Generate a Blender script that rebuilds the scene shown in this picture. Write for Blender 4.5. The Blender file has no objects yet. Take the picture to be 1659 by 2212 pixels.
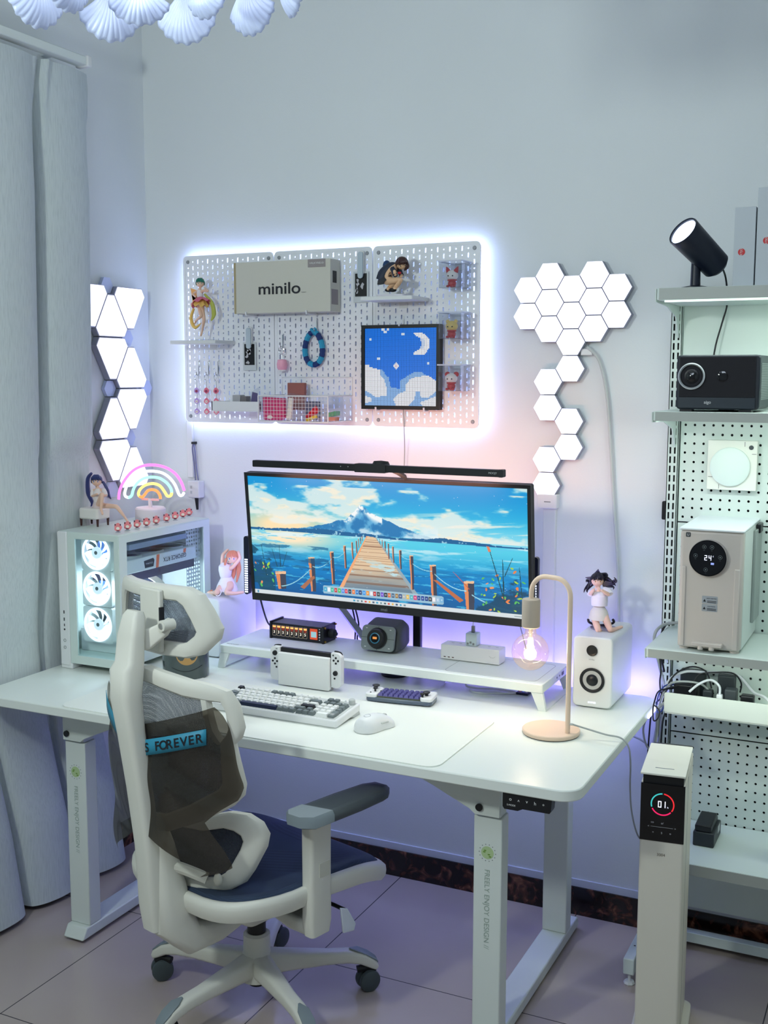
import bpy, bmesh, math, random
import numpy as np
from mathutils import Matrix, Vector, Euler
random.seed(7); np.random.seed(7)
PI = math.pi
SC = bpy.context.scene
COL = SC.collection
# ---------------------------------------------------------------- camera
W_, H_ = 1659, 2212
CAM = (2.4934, -3.2543, 1.6595); YAW, PIT, ROL, FPX = .45, .1215, .0015, 2434.76
cd = bpy.data.cameras.new('camera'); cam = bpy.data.objects.new('camera', cd); COL.objects.link(cam)
sy_, cy_ = math.sin(YAW), math.cos(YAW); sp_, cp_ = math.sin(PIT), math.cos(PIT)
Fv = Vector((-sy_*cp_, cy_*cp_, -sp_)); Rv = Vector((cy_, sy_, 0)); Uv = Rv.cross(Fv)
R2 = Rv*math.cos(ROL) + Uv*math.sin(ROL); U2 = Uv*math.cos(ROL) - Rv*math.sin(ROL)
cam.matrix_world = Matrix(((R2.x, U2.x, -Fv.x, CAM[0]), (R2.y, U2.y, -Fv.y, CAM[1]), (R2.z, U2.z, -Fv.z, CAM[2]), (0, 0, 0, 1)))
cd.sensor_fit = 'VERTICAL'; cd.sensor_height = 24; cd.lens = 24*FPX/H_; cd.clip_start = .05
SC.camera = cam
# ---------------------------------------------------------------- world, lights, exposure
SC.view_settings.view_transform = 'Standard'; SC.view_settings.look = 'None'
SC.view_settings.exposure = 0.0; SC.view_settings.gamma = 1; SC.view_settings.use_curve_mapping = False
wd = bpy.data.worlds.new('world'); SC.world = wd; wd.use_nodes = True
wd.node_tree.nodes['Background'].inputs[0].default_value = (.42, .58, .85, 1)
wd.node_tree.nodes['Background'].inputs[1].default_value = .11
def light(name, kind, loc, power, col, size=.1, rot=None, look=None, sy=None, spread=None):
    l = bpy.data.lights.new(name, kind); l.energy = power; l.color = col
    if kind == 'AREA':
        l.size = size
        if sy: l.shape = 'RECTANGLE'; l.size_y = sy
        if spread: l.spread = math.radians(spread)
    elif kind == 'POINT': l.shadow_soft_size = size
    elif kind == 'SPOT': l.shadow_soft_size = size; l.spot_size = math.radians(sy or 60); l.spot_blend = .6
    o = bpy.data.objects.new(name, l); COL.objects.link(o); o.location = loc
    if look is not None: o.rotation_euler = (Vector(look) - Vector(loc)).to_track_quat('-Z', 'Y').to_euler()
    return o
COOL = (.74, .90, 1.0)
light('ceiling_light', 'AREA', (1.9, -2.6, 2.95), 25, (.74, .86, 1.0), 1.2, look=(1.5, -.9, .6))
light('room_light', 'AREA', (.75, -2.7, 2.1), 17, (.90, 1.0, .95), .16, look=(1.7, -.3, 1.1))
# ---------------------------------------------------------------- helpers
OFF = {}
def tag(o, label=None, cat=None, group=None, kind=None):
    if label: o['label'] = label
    if cat: o['category'] = cat
    if group: o['group'] = group
    if kind: o['kind'] = kind
    return o
def thing(name, label, cat, loc=(0, 0, 0), rotz=0, group=None, local=False, rot=None):
    """Empty at the thing's base; parts are given in world coordinates unless local."""
    o = bpy.data.objects.new(name, None); COL.objects.link(o); o.empty_display_size = .05
    o.location = loc; o.rotation_euler = rot if rot else (0, 0, rotz)
    OFF[o.name] = (0, 0, 0) if local else tuple(loc)
    return tag(o, label, cat, group)
class MB:
    def __init__(s): s.v = []; s.f = []; s.c = None
    def add(s, vs, fs):
        n = len(s.v); s.v += [tuple(p) for p in vs]; s.f += [tuple(i+n for i in f) for f in fs]; return s
    def box(s, x0, x1, y0, y1, z0, z1):
        return s.add([(x0, y0, z0), (x1, y0, z0), (x1, y1, z0), (x0, y1, z0), (x0, y0, z1), (x1, y0, z1), (x1, y1, z1), (x0, y1, z1)],
                     [(0, 3, 2, 1), (4, 5, 6, 7), (0, 1, 5, 4), (1, 2, 6, 5), (2, 3, 7, 6), (3, 0, 4, 7)])
    def cbox(s, c, d): return s.box(c[0]-d[0]/2, c[0]+d[0]/2, c[1]-d[1]/2, c[1]+d[1]/2, c[2]-d[2]/2, c[2]+d[2]/2)
    def prism(s, pts, ax, a, b):
        n = len(pts)
        def P(p, t): return (t, p[0], p[1]) if ax == 'x' else (p[0], t, p[1]) if ax == 'y' else (p[0], p[1], t)
        vs = [P(p, a) for p in pts] + [P(p, b) for p in pts]
        fs = [tuple(range(n))[::-1], tuple(range(n, 2*n))] + [(i, (i+1) % n, n+(i+1) % n, n+i) for i in range(n)]
        return s.add(vs, fs)
    def loft(s, secs, cap=True, closed=False):
        n = len(secs[0]); b = len(s.v); m = len(secs)
        for q in secs: s.v += [tuple(p) for p in q]
        for k in range(m if closed else m-1):
            k2 = (k+1) % m
            for i in range(n): s.f.append((b+k*n+i, b+k*n+(i+1) % n, b+k2*n+(i+1) % n, b+k2*n+i))
        if cap and not closed: s.f.append(tuple(b+i for i in range(n))[::-1]); s.f.append(tuple(b+(m-1)*n+i for i in range(n)))
        return s
    def cyl(s, p0, p1, r0, r1=None, n=24):
        r1 = r0 if r1 is None else r1
        p0, p1 = Vector(p0), Vector(p1); d = (p1-p0).normalized()
        u = d.orthogonal().normalized(); w = d.cross(u)
        return s.loft([[p + (u*math.cos(2*PI*i/n)+w*math.sin(2*PI*i/n))*r for i in range(n)] for p, r in ((p0, r0), (p1, r1))])
    def lathe(s, prof, c=(0, 0, 0), d=(0, 0, 1), n=32, cap=True):
        d = Vector(d).normalized(); u = d.orthogonal().normalized(); w = d.cross(u); c = Vector(c)
        return s.loft([[c + d*z + (u*math.cos(2*PI*i/n)+w*math.sin(2*PI*i/n))*max(r, 1e-5) for i in range(n)] for r, z in prof], cap)
    def tube(s, pts, r, n=8, smooth=0, closed=False, flat=1.0, up=None):
        pts = [Vector(p) for p in pts]
        rs = list(r) if hasattr(r, '__len__') else [r]*len(pts)
        if smooth:
            q, rr = [], []; m = len(pts)
            for i in range(m if closed else m-1):
                p0 = pts[(i-1) % m] if closed or i > 0 else pts[0]; p1 = pts[i]; p2 = pts[(i+1) % m]
                p3 = pts[(i+2) % m] if closed or i+2 < m else pts[-1]
                for k in range(smooth):
                    t = k/smooth
                    q.append(.5*((2*p1)+(p2-p0)*t+(2*p0-5*p1+4*p2-p3)*t*t+(3*p1-p0-3*p2+p3)*t**3)); rr.append(rs[i]*(1-t)+rs[(i+1) % m]*t)
            if not closed: q.append(pts[-1]); rr.append(rs[-1])
            pts, rs = q, rr
        m = len(pts); secs = []; prev = None
        for i in range(m):
            a = pts[(i-1) % m] if closed or i > 0 else pts[0]; b = pts[(i+1) % m] if closed or i < m-1 else pts[-1]
            t = (b-a).normalized()
            if up is not None:
                w = t.cross(Vector(up)).normalized(); u = w.cross(t)
            else:
                if prev is None: u = t.orthogonal().normalized()
                else: u = (prev - t*prev.dot(t)).normalized()
                w = t.cross(u)
            prev = u
            secs.append([pts[i] + (u*math.cos(2*PI*k/n+PI/n)*flat + w*math.sin(2*PI*k/n+PI/n))*rs[i] for k in range(n)])
        return s.loft(secs, closed=closed)
    def sph(s, c, r, nu=16, nv=10, z0=-1, z1=1):
        r = r if hasattr(r, '__len__') else (r, r, r)
        secs = []
        for j in range(nv+1):
            a = math.asin(z0) + (math.asin(z1)-math.asin(z0))*j/nv
            secs.append([(c[0]+r[0]*max(math.cos(a), 1e-4)*math.cos(2*PI*i/nu), c[1]+r[1]*max(math.cos(a), 1e-4)*math.sin(2*PI*i/nu), c[2]+r[2]*math.sin(a)) for i in range(nu)])
        return s.loft(secs)
    def rrect(s, x0, x1, z0, z1, r, ax, a, b): return s.prism(rr(x0, x1, z0, z1, r), ax, a, b)
    def frame(s, outer, inner, ax, a, b):
        n = len(outer); P = lambda p, t: (t, p[0], p[1]) if ax == 'x' else (p[0], t, p[1]) if ax == 'y' else (p[0], p[1], t)
        vs = [P(p, a) for p in outer]+[P(p, a) for p in inner]+[P(p, b) for p in outer]+[P(p, b) for p in inner]; fs = []
        for i in range(n):
            j = (i+1) % n
            fs += [(i, j, n+j, n+i), (2*n+i, 3*n+i, 3*n+j, 2*n+j), (i, 2*n+i, 2*n+j, j), (n+i, n+j, 3*n+j, 3*n+i)]
        return s.add(vs, fs)
    def grid(s, fn, nu, nv):
        b = len(s.v)
        s.v += [tuple(fn(i/nu, j/nv)) for j in range(nv+1) for i in range(nu+1)]
        s.f += [(b+j*(nu+1)+i, b+j*(nu+1)+i+1, b+(j+1)*(nu+1)+i+1, b+(j+1)*(nu+1)+i) for j in range(nv) for i in range(nu)]
        return s
    def xf(s, M, start=0):
        for i in range(start, len(s.v)): s.v[i] = tuple(M @ Vector(s.v[i]))
        return s
def rr(x0, x1, z0, z1, r, n=5):
    o = []
    for cx, cz, a in ((x1-r, z1-r, 0), (x0+r, z1-r, 90), (x0+r, z0+r, 180), (x1-r, z0+r, 270)):
        for k in range(n+1):
            t = math.radians(a+90*k/n); o.append((cx+r*math.cos(t), cz+r*math.sin(t)))
    return o
def obj(name, mb, m, parent=None, bev=0, seg=2, solid=0, sub=0, ang=35, label=None, flat=False):
    me = bpy.data.meshes.new(name)
    vs = np.array(mb.v, float)
    if parent is not None: off = OFF.get(parent.name, (0, 0, 0))
    else: off = (float((vs[:, 0].min()+vs[:, 0].max())/2), float((vs[:, 1].min()+vs[:, 1].max())/2), float(vs[:, 2].min()))
    vs = vs - np.array(off)
    me.from_pydata(vs.tolist(), [], mb.f); me.update()
    bm = bmesh.new(); bm.from_mesh(me); bmesh.ops.recalc_face_normals(bm, faces=bm.faces); bm.to_mesh(me); bm.free()
    if not flat:
        me.polygons.foreach_set('use_smooth', [True]*len(me.polygons))
        me.set_sharp_from_angle(angle=math.radians(ang))
    me.materials.append(m)
    o = bpy.data.objects.new(name, me); COL.objects.link(o)
    if parent is None: o.location = off
    else: o.parent = parent
    OFF[o.name] = off
    if bev: b = o.modifiers.new('bevel', 'BEVEL'); b.width = bev; b.segments = seg; b.limit_method = 'ANGLE'; b.angle_limit = math.radians(40); b.harden_normals = False
    if solid: b = o.modifiers.new('solid', 'SOLIDIFY'); b.thickness = solid; b.offset = 0
    if sub: b = o.modifiers.new('sub', 'SUBSURF'); b.levels = sub; b.render_levels = sub
    if label: o['label'] = label
    return o
def one(name, mb, m, label, cat, group=None, **k):
    return tag(obj(name, mb, m, None, **k), label, cat, group)
def dup(root, name=None, loc=None, rotz=None, label=None):
    r = root.copy(); COL.objects.link(r)
    if name: r.name = name
    if loc is not None: r.location = loc
    if rotz is not None: r.rotation_euler = (0, 0, rotz)
    if label: r['label'] = label
    for ch in root.children:
        c = ch.copy(); COL.objects.link(c); c.parent = r
        for g in ch.children:
            d = g.copy(); COL.objects.link(d); d.parent = c
    return r
FONTS = []
def text(parent, name, s, c, right, up, h, m, th=.0004, stretch=1.0, bold=0, label=None):
    cu = bpy.data.curves.new(name, 'FONT'); cu.body = s; cu.size = 1; cu.align_x = 'CENTER'; cu.align_y = 'CENTER'; cu.extrude = 0; cu.offset = bold
    to = bpy.data.objects.new('tmp', cu); COL.objects.link(to); bpy.context.view_layer.update()
    me = bpy.data.meshes.new_from_object(to.evaluated_get(bpy.context.evaluated_depsgraph_get()))
    bpy.data.objects.remove(to)
    v = np.array([tuple(p.co) for p in me.vertices]); fs = [tuple(p.vertices) for p in me.polygons]
    if not len(v): return None
    cx = (v[:, 0].min()+v[:, 0].max())/2; cz = (v[:, 1].min()+v[:, 1].max())/2; k = h/.7
    c, right, up = Vector(c), Vector(right).normalized(), Vector(up).normalized(); nrm = right.cross(up)
    mb = MB(); mb.add([c + right*((a[0]-cx)*k*stretch) + up*((a[1]-cz)*k) + nrm*th for a in v], fs)
    return obj(name, mb, m, parent, label=label, flat=True)
# ---------------------------------------------------------------- materials
def S(c):  # sRGB 0-255 -> linear
    return tuple(((x/255)/12.92 if x/255 <= .04045 else ((x/255+.055)/1.055)**2.4) for x in c)
MATS = {}
def M(name, col=None, rough=.5, metal=0, emi=None, es=0, alpha=1, trans=0, noise=None, bump=None, ior=1.45, sheen=0, coat=0):
    if name in MATS: return MATS[name]
    m = bpy.data.materials.new(name); m.use_nodes = True; nt = m.node_tree; b = nt.nodes['Principled BSDF']
    c = S(col) if col else (.8, .8, .8)
    b.inputs['Base Color'].default_value = (*c, 1); b.inputs['Roughness'].default_value = rough; b.inputs['Metallic'].default_value = metal
    b.inputs['IOR'].default_value = ior; b.inputs['Coat Weight'].default_value = coat; b.inputs['Sheen Weight'].default_value = sheen
    b.inputs['Transmission Weight'].default_value = trans; b.inputs['Alpha'].default_value = alpha
    if emi: b.inputs['Emission Color'].default_value = (*S(emi), 1); b.inputs['Emission Strength'].default_value = es
    tc = nt.nodes.new('ShaderNodeTexCoord')
    if noise:  # (scale, amount)
        n = nt.nodes.new('ShaderNodeTexNoise'); n.inputs['Scale'].default_value = noise[0]; n.inputs['Detail'].default_value = 4
        nt.links.new(tc.outputs['Object'], n.inputs['Vector'])
        r = nt.nodes.new('ShaderNodeValToRGB'); r.color_ramp.elements[0].position = .3; r.color_ramp.elements[1].position = .7
        r.color_ramp.elements[0].color = (*[x*(1-noise[1]) for x in c], 1); r.color_ramp.elements[1].color = (*[min(1, x*(1+noise[1])) for x in c], 1)
        nt.links.new(n.outputs['Fac'], r.inputs['Fac']); nt.links.new(r.outputs['Color'], b.inputs['Base Color'])
    if bump:  # (scale, strength)
        n2 = nt.nodes.new('ShaderNodeTexNoise'); n2.inputs['Scale'].default_value = bump[0]; n2.inputs['Detail'].default_value = 3
        nt.links.new(tc.outputs['Object'], n2.inputs['Vector'])
        bp = nt.nodes.new('ShaderNodeBump'); bp.inputs['Strength'].default_value = bump[1]; bp.inputs['Distance'].default_value = .002
        nt.links.new(n2.outputs['Fac'], bp.inputs['Height']); nt.links.new(bp.outputs['Normal'], b.inputs['Normal'])
    MATS[name] = m; return m
def clear_mat(name, tint=(255, 255, 255), refl=.08, rough=.02, clear=.9):
    """thin clear sheet: see-through with a reflection, tinted"""
    m = bpy.data.materials.new(name); m.use_nodes = True; nt = m.node_tree; nt.nodes.clear()
    o = nt.nodes.new('ShaderNodeOutputMaterial'); t = nt.nodes.new('ShaderNodeBsdfTransparent'); g = nt.nodes.new('ShaderNodeBsdfGlossy'); mx = nt.nodes.new('ShaderNodeMixShader')
    d = nt.nodes.new('ShaderNodeBsdfDiffuse'); d.inputs['Color'].default_value = (*S(tint), 1); m2 = nt.nodes.new('ShaderNodeMixShader')
    t.inputs['Color'].default_value = (*S(tint), 1); g.inputs['Roughness'].default_value = rough
    lw = nt.nodes.new('ShaderNodeLayerWeight'); lw.inputs['Blend'].default_value = .5; pw = nt.nodes.new('ShaderNodeMath'); pw.operation = 'POWER'; pw.inputs[1].default_value = 4; nt.links.new(lw.outputs['Facing'], pw.inputs[0])
    mr = nt.nodes.new('ShaderNodeMapRange'); mr.inputs['To Min'].default_value = refl; mr.inputs['To Max'].default_value = .55
    nt.links.new(pw.outputs[0], mr.inputs['Value']); nt.links.new(mr.outputs['Result'], mx.inputs['Fac'])
    m2.inputs['Fac'].default_value = clear
    nt.links.new(d.outputs[0], m2.inputs[1]); nt.links.new(t.outputs[0], m2.inputs[2])
    nt.links.new(m2.outputs[0], mx.inputs[1]); nt.links.new(g.outputs[0], mx.inputs[2]); nt.links.new(mx.outputs[0], o.inputs['Surface'])
    MATS[name] = m; return m
def emis(name, col, st): 
    return M(name, (20, 20, 20), .5, emi=col, es=st)
def fabric(name, col, dens=900, holes=.0, rough=.9):
    """woven mesh cloth: fine square weave, holes = open share"""
    m = bpy.data.materials.new(name); m.use_nodes = True; nt = m.node_tree; b = nt.nodes['Principled BSDF']; b.inputs['Roughness'].default_value = rough
    tc = nt.nodes.new('ShaderNodeTexCoord'); wv = []
    for k, ax in enumerate(('Z', 'X')):
        w = nt.nodes.new('ShaderNodeTexWave'); w.bands_direction = ax; w.inputs['Scale'].default_value = dens/20; w.inputs['Distortion'].default_value = .3
        nt.links.new(tc.outputs['Object'], w.inputs['Vector']); wv.append(w)
    mu = nt.nodes.new('ShaderNodeMath'); mu.operation = 'MAXIMUM'
    nt.links.new(wv[0].outputs['Fac'], mu.inputs[0]); nt.links.new(wv[1].outputs['Fac'], mu.inputs[1])
    r = nt.nodes.new('ShaderNodeValToRGB'); c = S(col)
    r.color_ramp.elements[0].color = (*[x*.5 for x in c], 1); r.color_ramp.elements[1].color = (*c, 1)
    nt.links.new(mu.outputs[0], r.inputs['Fac']); nt.links.new(r.outputs['Color'], b.inputs['Base Color'])
    if holes:
        mr = nt.nodes.new('ShaderNodeMapRange'); mr.inputs['From Min'].default_value = .55; mr.inputs['From Max'].default_value = .98; mr.inputs['To Min'].default_value = 1-holes; mr.inputs['To Max'].default_value = 1
        nt.links.new(mu.outputs[0], mr.inputs['Value']); nt.links.new(mr.outputs['Result'], b.inputs['Alpha'])
    MATS[name] = m; return m
WALL = M('wall_paint', (226, 231, 232), .85, bump=(180, .15), noise=(2.2, .012))
WHITE = M('white_plastic', (226, 228, 228), .38)
WMET = M('white_powder_metal', (222, 230, 226), .42, bump=(900, .08))
DESKW = M('white_laminate', (226, 232, 226), .33, bump=(600, .05))
BLACK = M('black_plastic', (18, 20, 24), .38)
MBLK = M('matt_black', (24, 26, 30), .6)
DGREY = M('dark_grey_plastic', (62, 68, 72), .5)
MGREY = M('mid_grey_plastic', (120, 128, 132), .5)
LGREY = M('light_grey_plastic', (188, 192, 190), .45)
CHROME = M('chrome', (210, 212, 215), .15, 1)
GOLD = M('brass', (200, 160, 70), .3, 1)
SKIN = M('figure_skin', (236, 196, 172), .5)
ACRYL = clear_mat('clear_acrylic', (246, 248, 252), .05, clear=.985)
GLASS = clear_mat('clear_glass', (240, 248, 248), .02, clear=1.0)
CABW = M('white_cable', (214, 218, 222), .5); CABB = M('black_cable', (16, 18, 24), .5); CABG = M('grey_cable', (160, 166, 164), .5)
INKB = M('black_print', (28, 30, 36), .5); INKG = M('grey_print', (130, 136, 138), .5)
# ---------------------------------------------------------------- the room
def floor_mat():
    m = bpy.data.materials.new('floor_tile'); m.use_nodes = True; nt = m.node_tree; b = nt.nodes['Principled BSDF']
    tc = nt.nodes.new('ShaderNodeTexCoord'); sp = nt.nodes.new('ShaderNodeSeparateXYZ'); nt.links.new(tc.outputs['Object'], sp.inputs[0])
    def line(out, off):
        a = nt.nodes.new('ShaderNodeMath'); a.operation = 'ADD'; a.inputs[1].default_value = off+60
        d = nt.nodes.new('ShaderNodeMath'); d.operation = 'MODULO'; d.inputs[1].default_value = .6
        e = nt.nodes.new('ShaderNodeMath'); e.operation = 'SUBTRACT'; e.inputs[1].default_value = .3
        f = nt.nodes.new('ShaderNodeMath'); f.operation = 'ABSOLUTE'
        g = nt.nodes.new('ShaderNodeMath'); g.operation = 'LESS_THAN'; g.inputs[1].default_value = .0016
        nt.links.new(out, a.inputs[0]); nt.links.new(a.outputs[0], d.inputs[0]); nt.links.new(d.outputs[0], e.inputs[0]); nt.links.new(e.outputs[0], f.inputs[0]); nt.links.new(f.outputs[0], g.inputs[0])
        return g.outputs[0]
    mx = nt.nodes.new('ShaderNodeMath'); mx.operation = 'MAXIMUM'
    nt.links.new(line(sp.outputs[0], FX), mx.inputs[0]); nt.links.new(line(sp.outputs[1], FY), mx.inputs[1])
    n = nt.nodes.new('ShaderNodeTexNoise'); n.inputs['Scale'].default_value = 3; n.inputs['Detail'].default_value = 5; nt.links.new(tc.outputs['Object'], n.inputs['Vector'])
    r = nt.nodes.new('ShaderNodeValToRGB'); r.color_ramp.elements[0].color = (*S((172, 158, 152)), 1); r.color_ramp.elements[1].color = (*S((188, 176, 168)), 1)
    nt.links.new(n.outputs['Fac'], r.inputs['Fac'])
    mc = nt.nodes.new('ShaderNodeMix'); mc.data_type = 'RGBA'; mc.inputs['B'].default_value = (*S((70, 66, 70)), 1)
    nt.links.new(mx.outputs[0], mc.inputs['Factor']); nt.links.new(r.outputs['Color'], mc.inputs['A']); nt.links.new(mc.outputs['Result'], b.inputs['Base Color'])
    b.inputs['Roughness'].default_value = .16
    return m
RX0, RX1, RY0, RY1, RZ = 0, 3.7, -4.4, 0, 3.05
fb = MB().box(RX0, RX1, RY0, RY1, -.05, 0)
# object origin of the floor is its box centre at the bottom; tile joints run at x = .39 + .6k and y = -.6k
FX = ((RX0+RX1)/2 - .39 + .3) % .6; FY = ((RY0+RY1)/2 + .6 + .3) % .6
tag(obj('floor', fb, floor_mat(), flat=True), kind='structure')
tag(obj('ceiling', MB().box(RX0, RX1, RY0, RY1, RZ, RZ+.05), WALL, flat=True), kind='structure')
tag(obj('wall_back', MB().box(RX0-.05, RX1+.05, 0, .08, 0, RZ), WALL, flat=True), kind='structure')
tag(obj('wall_left', MB().box(-.08, 0, RY0, 0, 0, RZ), WALL, flat=True), kind='structure')
tag(obj('wall_right', MB().box(RX1, RX1+.08, RY0, 0, 0, RZ), WALL, flat=True), kind='structure')
tag(obj('wall_front', MB().box(RX0-.05, RX1+.05, RY0-.08, RY0, 0, RZ), WALL, flat=True), kind='structure')
def marble():
    m = bpy.data.materials.new('dark_brown_marble'); m.use_nodes = True; nt = m.node_tree; b = nt.nodes['Principled BSDF']
    tc = nt.nodes.new('ShaderNodeTexCoord'); n = nt.nodes.new('ShaderNodeTexNoise'); n.inputs['Scale'].default_value = 16; n.inputs['Detail'].default_value = 8; n.inputs['Distortion'].default_value = 1.6
    nt.links.new(tc.outputs['Object'], n.inputs['Vector'])
    r = nt.nodes.new('ShaderNodeValToRGB'); cr = r.color_ramp; cr.elements[0].position = .5; cr.elements[0].color = (*S((22, 12, 12)), 1)
    cr.elements[1].position = .72; cr.elements[1].color = (*S((150, 100, 78)), 1); e = cr.elements.new(.6); e.color = (*S((84, 46, 36)), 1)
    nt.links.new(n.outputs['Fac'], r.inputs['Fac']); nt.links.new(r.outputs['Color'], b.inputs['Base Color']); b.inputs['Roughness'].default_value = .2
    return m
MARB = marble()
tag(obj('baseboard_back', MB().box(0, RX1, -.012, 0, 0, .089), MARB, flat=True), kind='structure')
tag(obj('baseboard_left', MB().box(0, .012, RY0, -.012, 0, .089), MARB, flat=True), kind='structure')
tag(obj('trim_1', MB().box(0, RX1, -.006, 0, .089, .112), M('trim_paint', (214, 220, 232), .6), flat=True), kind='structure')
# cable ducts and sockets on the back wall
t = thing('cable_duct', 'narrow white vertical cable duct on the wall below the left end of the pegboard', 'cable duct', (.174, -.005, 1.30))
obj('cover', MB().box(.162, .186, -.012, 0, 1.30, 1.50), WHITE, t, bev=.002)
t = thing('cable_duct', 'wide white vertical cable duct on the wall behind the right end of the monitor', 'cable duct', (1.48, -.01, .745))
obj('cover', MB().box(1.462, 1.50, -.02, 0, .70, 1.262), WHITE, t, bev=.002)
t = thing('junction_box', 'white rectangular wall box under the lowest hexagon light', 'wall box', (1.478, -.02, 1.262))
obj('box_body', MB().box(1.447, 1.507, -.032, 0, 1.262, 1.305), WHITE, t, bev=.003)
obj('mark', MB().box(1.468, 1.488, -.0325, -.032, 1.281, 1.284), INKG, t)
t = thing('wall_socket', 'white power socket block on the wall right of the neon rainbow lamp', 'wall socket', (.205, -.02, 1.225))
obj('socket_body', MB().box(.178, .226, -.035, 0, 1.232, 1.292), WHITE, t, bev=.004)
obj('plug', MB().cyl((.205, -.02, 1.232), (.208, -.02, 1.19), .007, .004), BLACK, t)
obj('switch', MB().box(.190, .197, -.0365, -.035, 1.265, 1.275), LGREY, t); obj('switch', MB().box(.190, .197, -.0365, -.035, 1.247, 1.257), LGREY, t)
one('plug_cord', MB().tube([(.196, -.012, 1.292), (.193, -.012, 1.34), (.187, -.014, 1.40), (.192, -.014, 1.418), (.197, -.014, 1.40), (.201, -.012, 1.34), (.208, -.012, 1.292)], .0024, smooth=6), M('lilac_grey_cable', (120, 124, 160), .5), 'thin looped cord above the power socket beside the left cable duct', 'cable')
one('cable_clip', MB().box(.187, .197, -.02, 0, 1.418, 1.426), BLACK, 'tiny black cable clip on the wall holding the looped cord', 'clip')
one('power_cable', MB().tube([(1.585, -.02, 1.74), (1.62, -.012, 1.70), (1.645, -.012, 1.60), (1.66, -.012, 1.45), (1.672, -.012, 1.30), (1.69, -.012, 1.1), (1.70, -.012, .9), (1.705, -.012, .76)], .0045, smooth=6), M('offwhite_cable', (196, 202, 200), .5), 'long white cord hanging down the wall from the hexagon lights', 'cable')
one('cable_joint', MB().box(1.565, 1.60, -.018, 0, 1.715, 1.735), WHITE, 'small white connector at the top of the cord behind the hexagon lights', 'connector', bev=.003)
# ---------------------------------------------------------------- desk
DZ = .745
t = thing('standing_desk', 'long white height-adjustable standing desk with rounded corners', 'desk', (.95, -.5, 0))
dk = t
obj('desktop', MB().rrect(.055, 1.84, -.922, -.094, .05, 'z', .718, DZ), DESKW, t, bev=.003)
LEGM = M('desk_leg_enamel', (216, 224, 220), .4)
def column(x, y, logo):
    lo = obj('leg', MB().box(x-.036, x+.036, y-.025, y+.025, .045, .60), LEGM, t, bev=.003)
    obj('inner_tube', MB().box(x-.031, x+.031, y-.021, y+.021, .60, .70), LEGM, lo, bev=.002)
    if logo:
        obj('emblem', MB().lathe([(.016, 0), (.016, .0004)], (x, y-.0252, .51), (0, -1, 0)), M('pale_green_print', (176, 200, 150), .5), lo)
        ring = MB(); 
        for k in range(14):
            a = 2*PI*k/14; ring.cbox((x+.021*math.cos(a), y-.0255, .51+.021*math.sin(a)), (.002, .0006, .002))
        obj('emblem_ring', ring, INKG, lo)
        gl = MB()
        for (dx, dz) in ((-.006, .005), (.004, -.004), (.007, -.009), (-.008, .001)): gl.cbox((x+dx, y-.0257, .51+dz), (.006, .0004, .003))
        obj('emblem_leaf', gl, M('green_print', (110, 150, 60), .5), lo)
        text(lo, 'lettering', 'FREELY ENJOY DESIGN //', (x-.002, y-.0252, .365), (0, 0, -1), (1, 0, 0), .013, M('faded_green_print', (150, 168, 158), .5))
        obj('bolt', MB().cyl((x-.018, y-.036, .626), (x-.018, y-.041, .626), .009), BLACK, lo)
for x, s in ((.31, 1), (1.585, -1)):
    column(x, -.77, True); column(x, -.205, False)
    obj('foot', MB().prism([(-.83, .012), (-.81, .045), (-.11, .045), (-.09, .012)], 'x', x-.037, x+.037), LEGM, t, bev=.004)
    for y in (-.79, -.13): obj('foot_pad', MB().cyl((x, y, 0), (x, y, .013), .018), BLACK, t)
    obj('bracket', MB().box(x-.04, x+.04, -.86, -.14, .70, .718), LEGM, t, bev=.002)
    a, b_, c_ = (x-.033*s, x+.22*s, x-.033*s)
    obj('brace', MB().prism([(a, .717), (x+.27*s, .717), (x+.045*s, .618), (x+.03*s, .606), (a, .606)], 'y', -.806, -.799), LEGM, t, bev=.001)
obj('cross_bar', MB().box(.34, 1.555, -.56, -.50, .67, .70), LEGM, t, bev=.003)
t2 = thing('desk_control_panel', 'small black desk height control panel with white symbols under the front right edge', 'control panel', (1.72, -.9, .70))
obj('housing', MB().prism([(1.664, .717), (1.780, .717), (1.778, .69), (1.775, .684), (1.712, .684), (1.700, .678), (1.668, .678), (1.664, .684)], 'y', -.915, -.885), BLACK, t2, bev=.001)
for i, s in enumerate(('o', '^', 'v', 'h', '*')):
    text(t2, 'symbol', s, (1.683+.0195*i, -.9152, .703), (1, 0, 0), (0, 0, 1), .008, WHITE)
text(t2, 'symbol', 'S-MODE', (1.685, -.9152, .690), (1, 0, 0), (0, 0, 1), .004, WHITE)
mat_pts = rr(.36, 1.50, -.915, -.50, .035)
one('desk_mat', MB().prism(mat_pts, 'z', DZ, DZ+.003), M('cream_white_mat', (232, 236, 228), .5, bump=(500, .1)), 'large off-white desk mat with rounded corners under the keyboard and mouse', 'desk mat')
DM = DZ+.003
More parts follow.
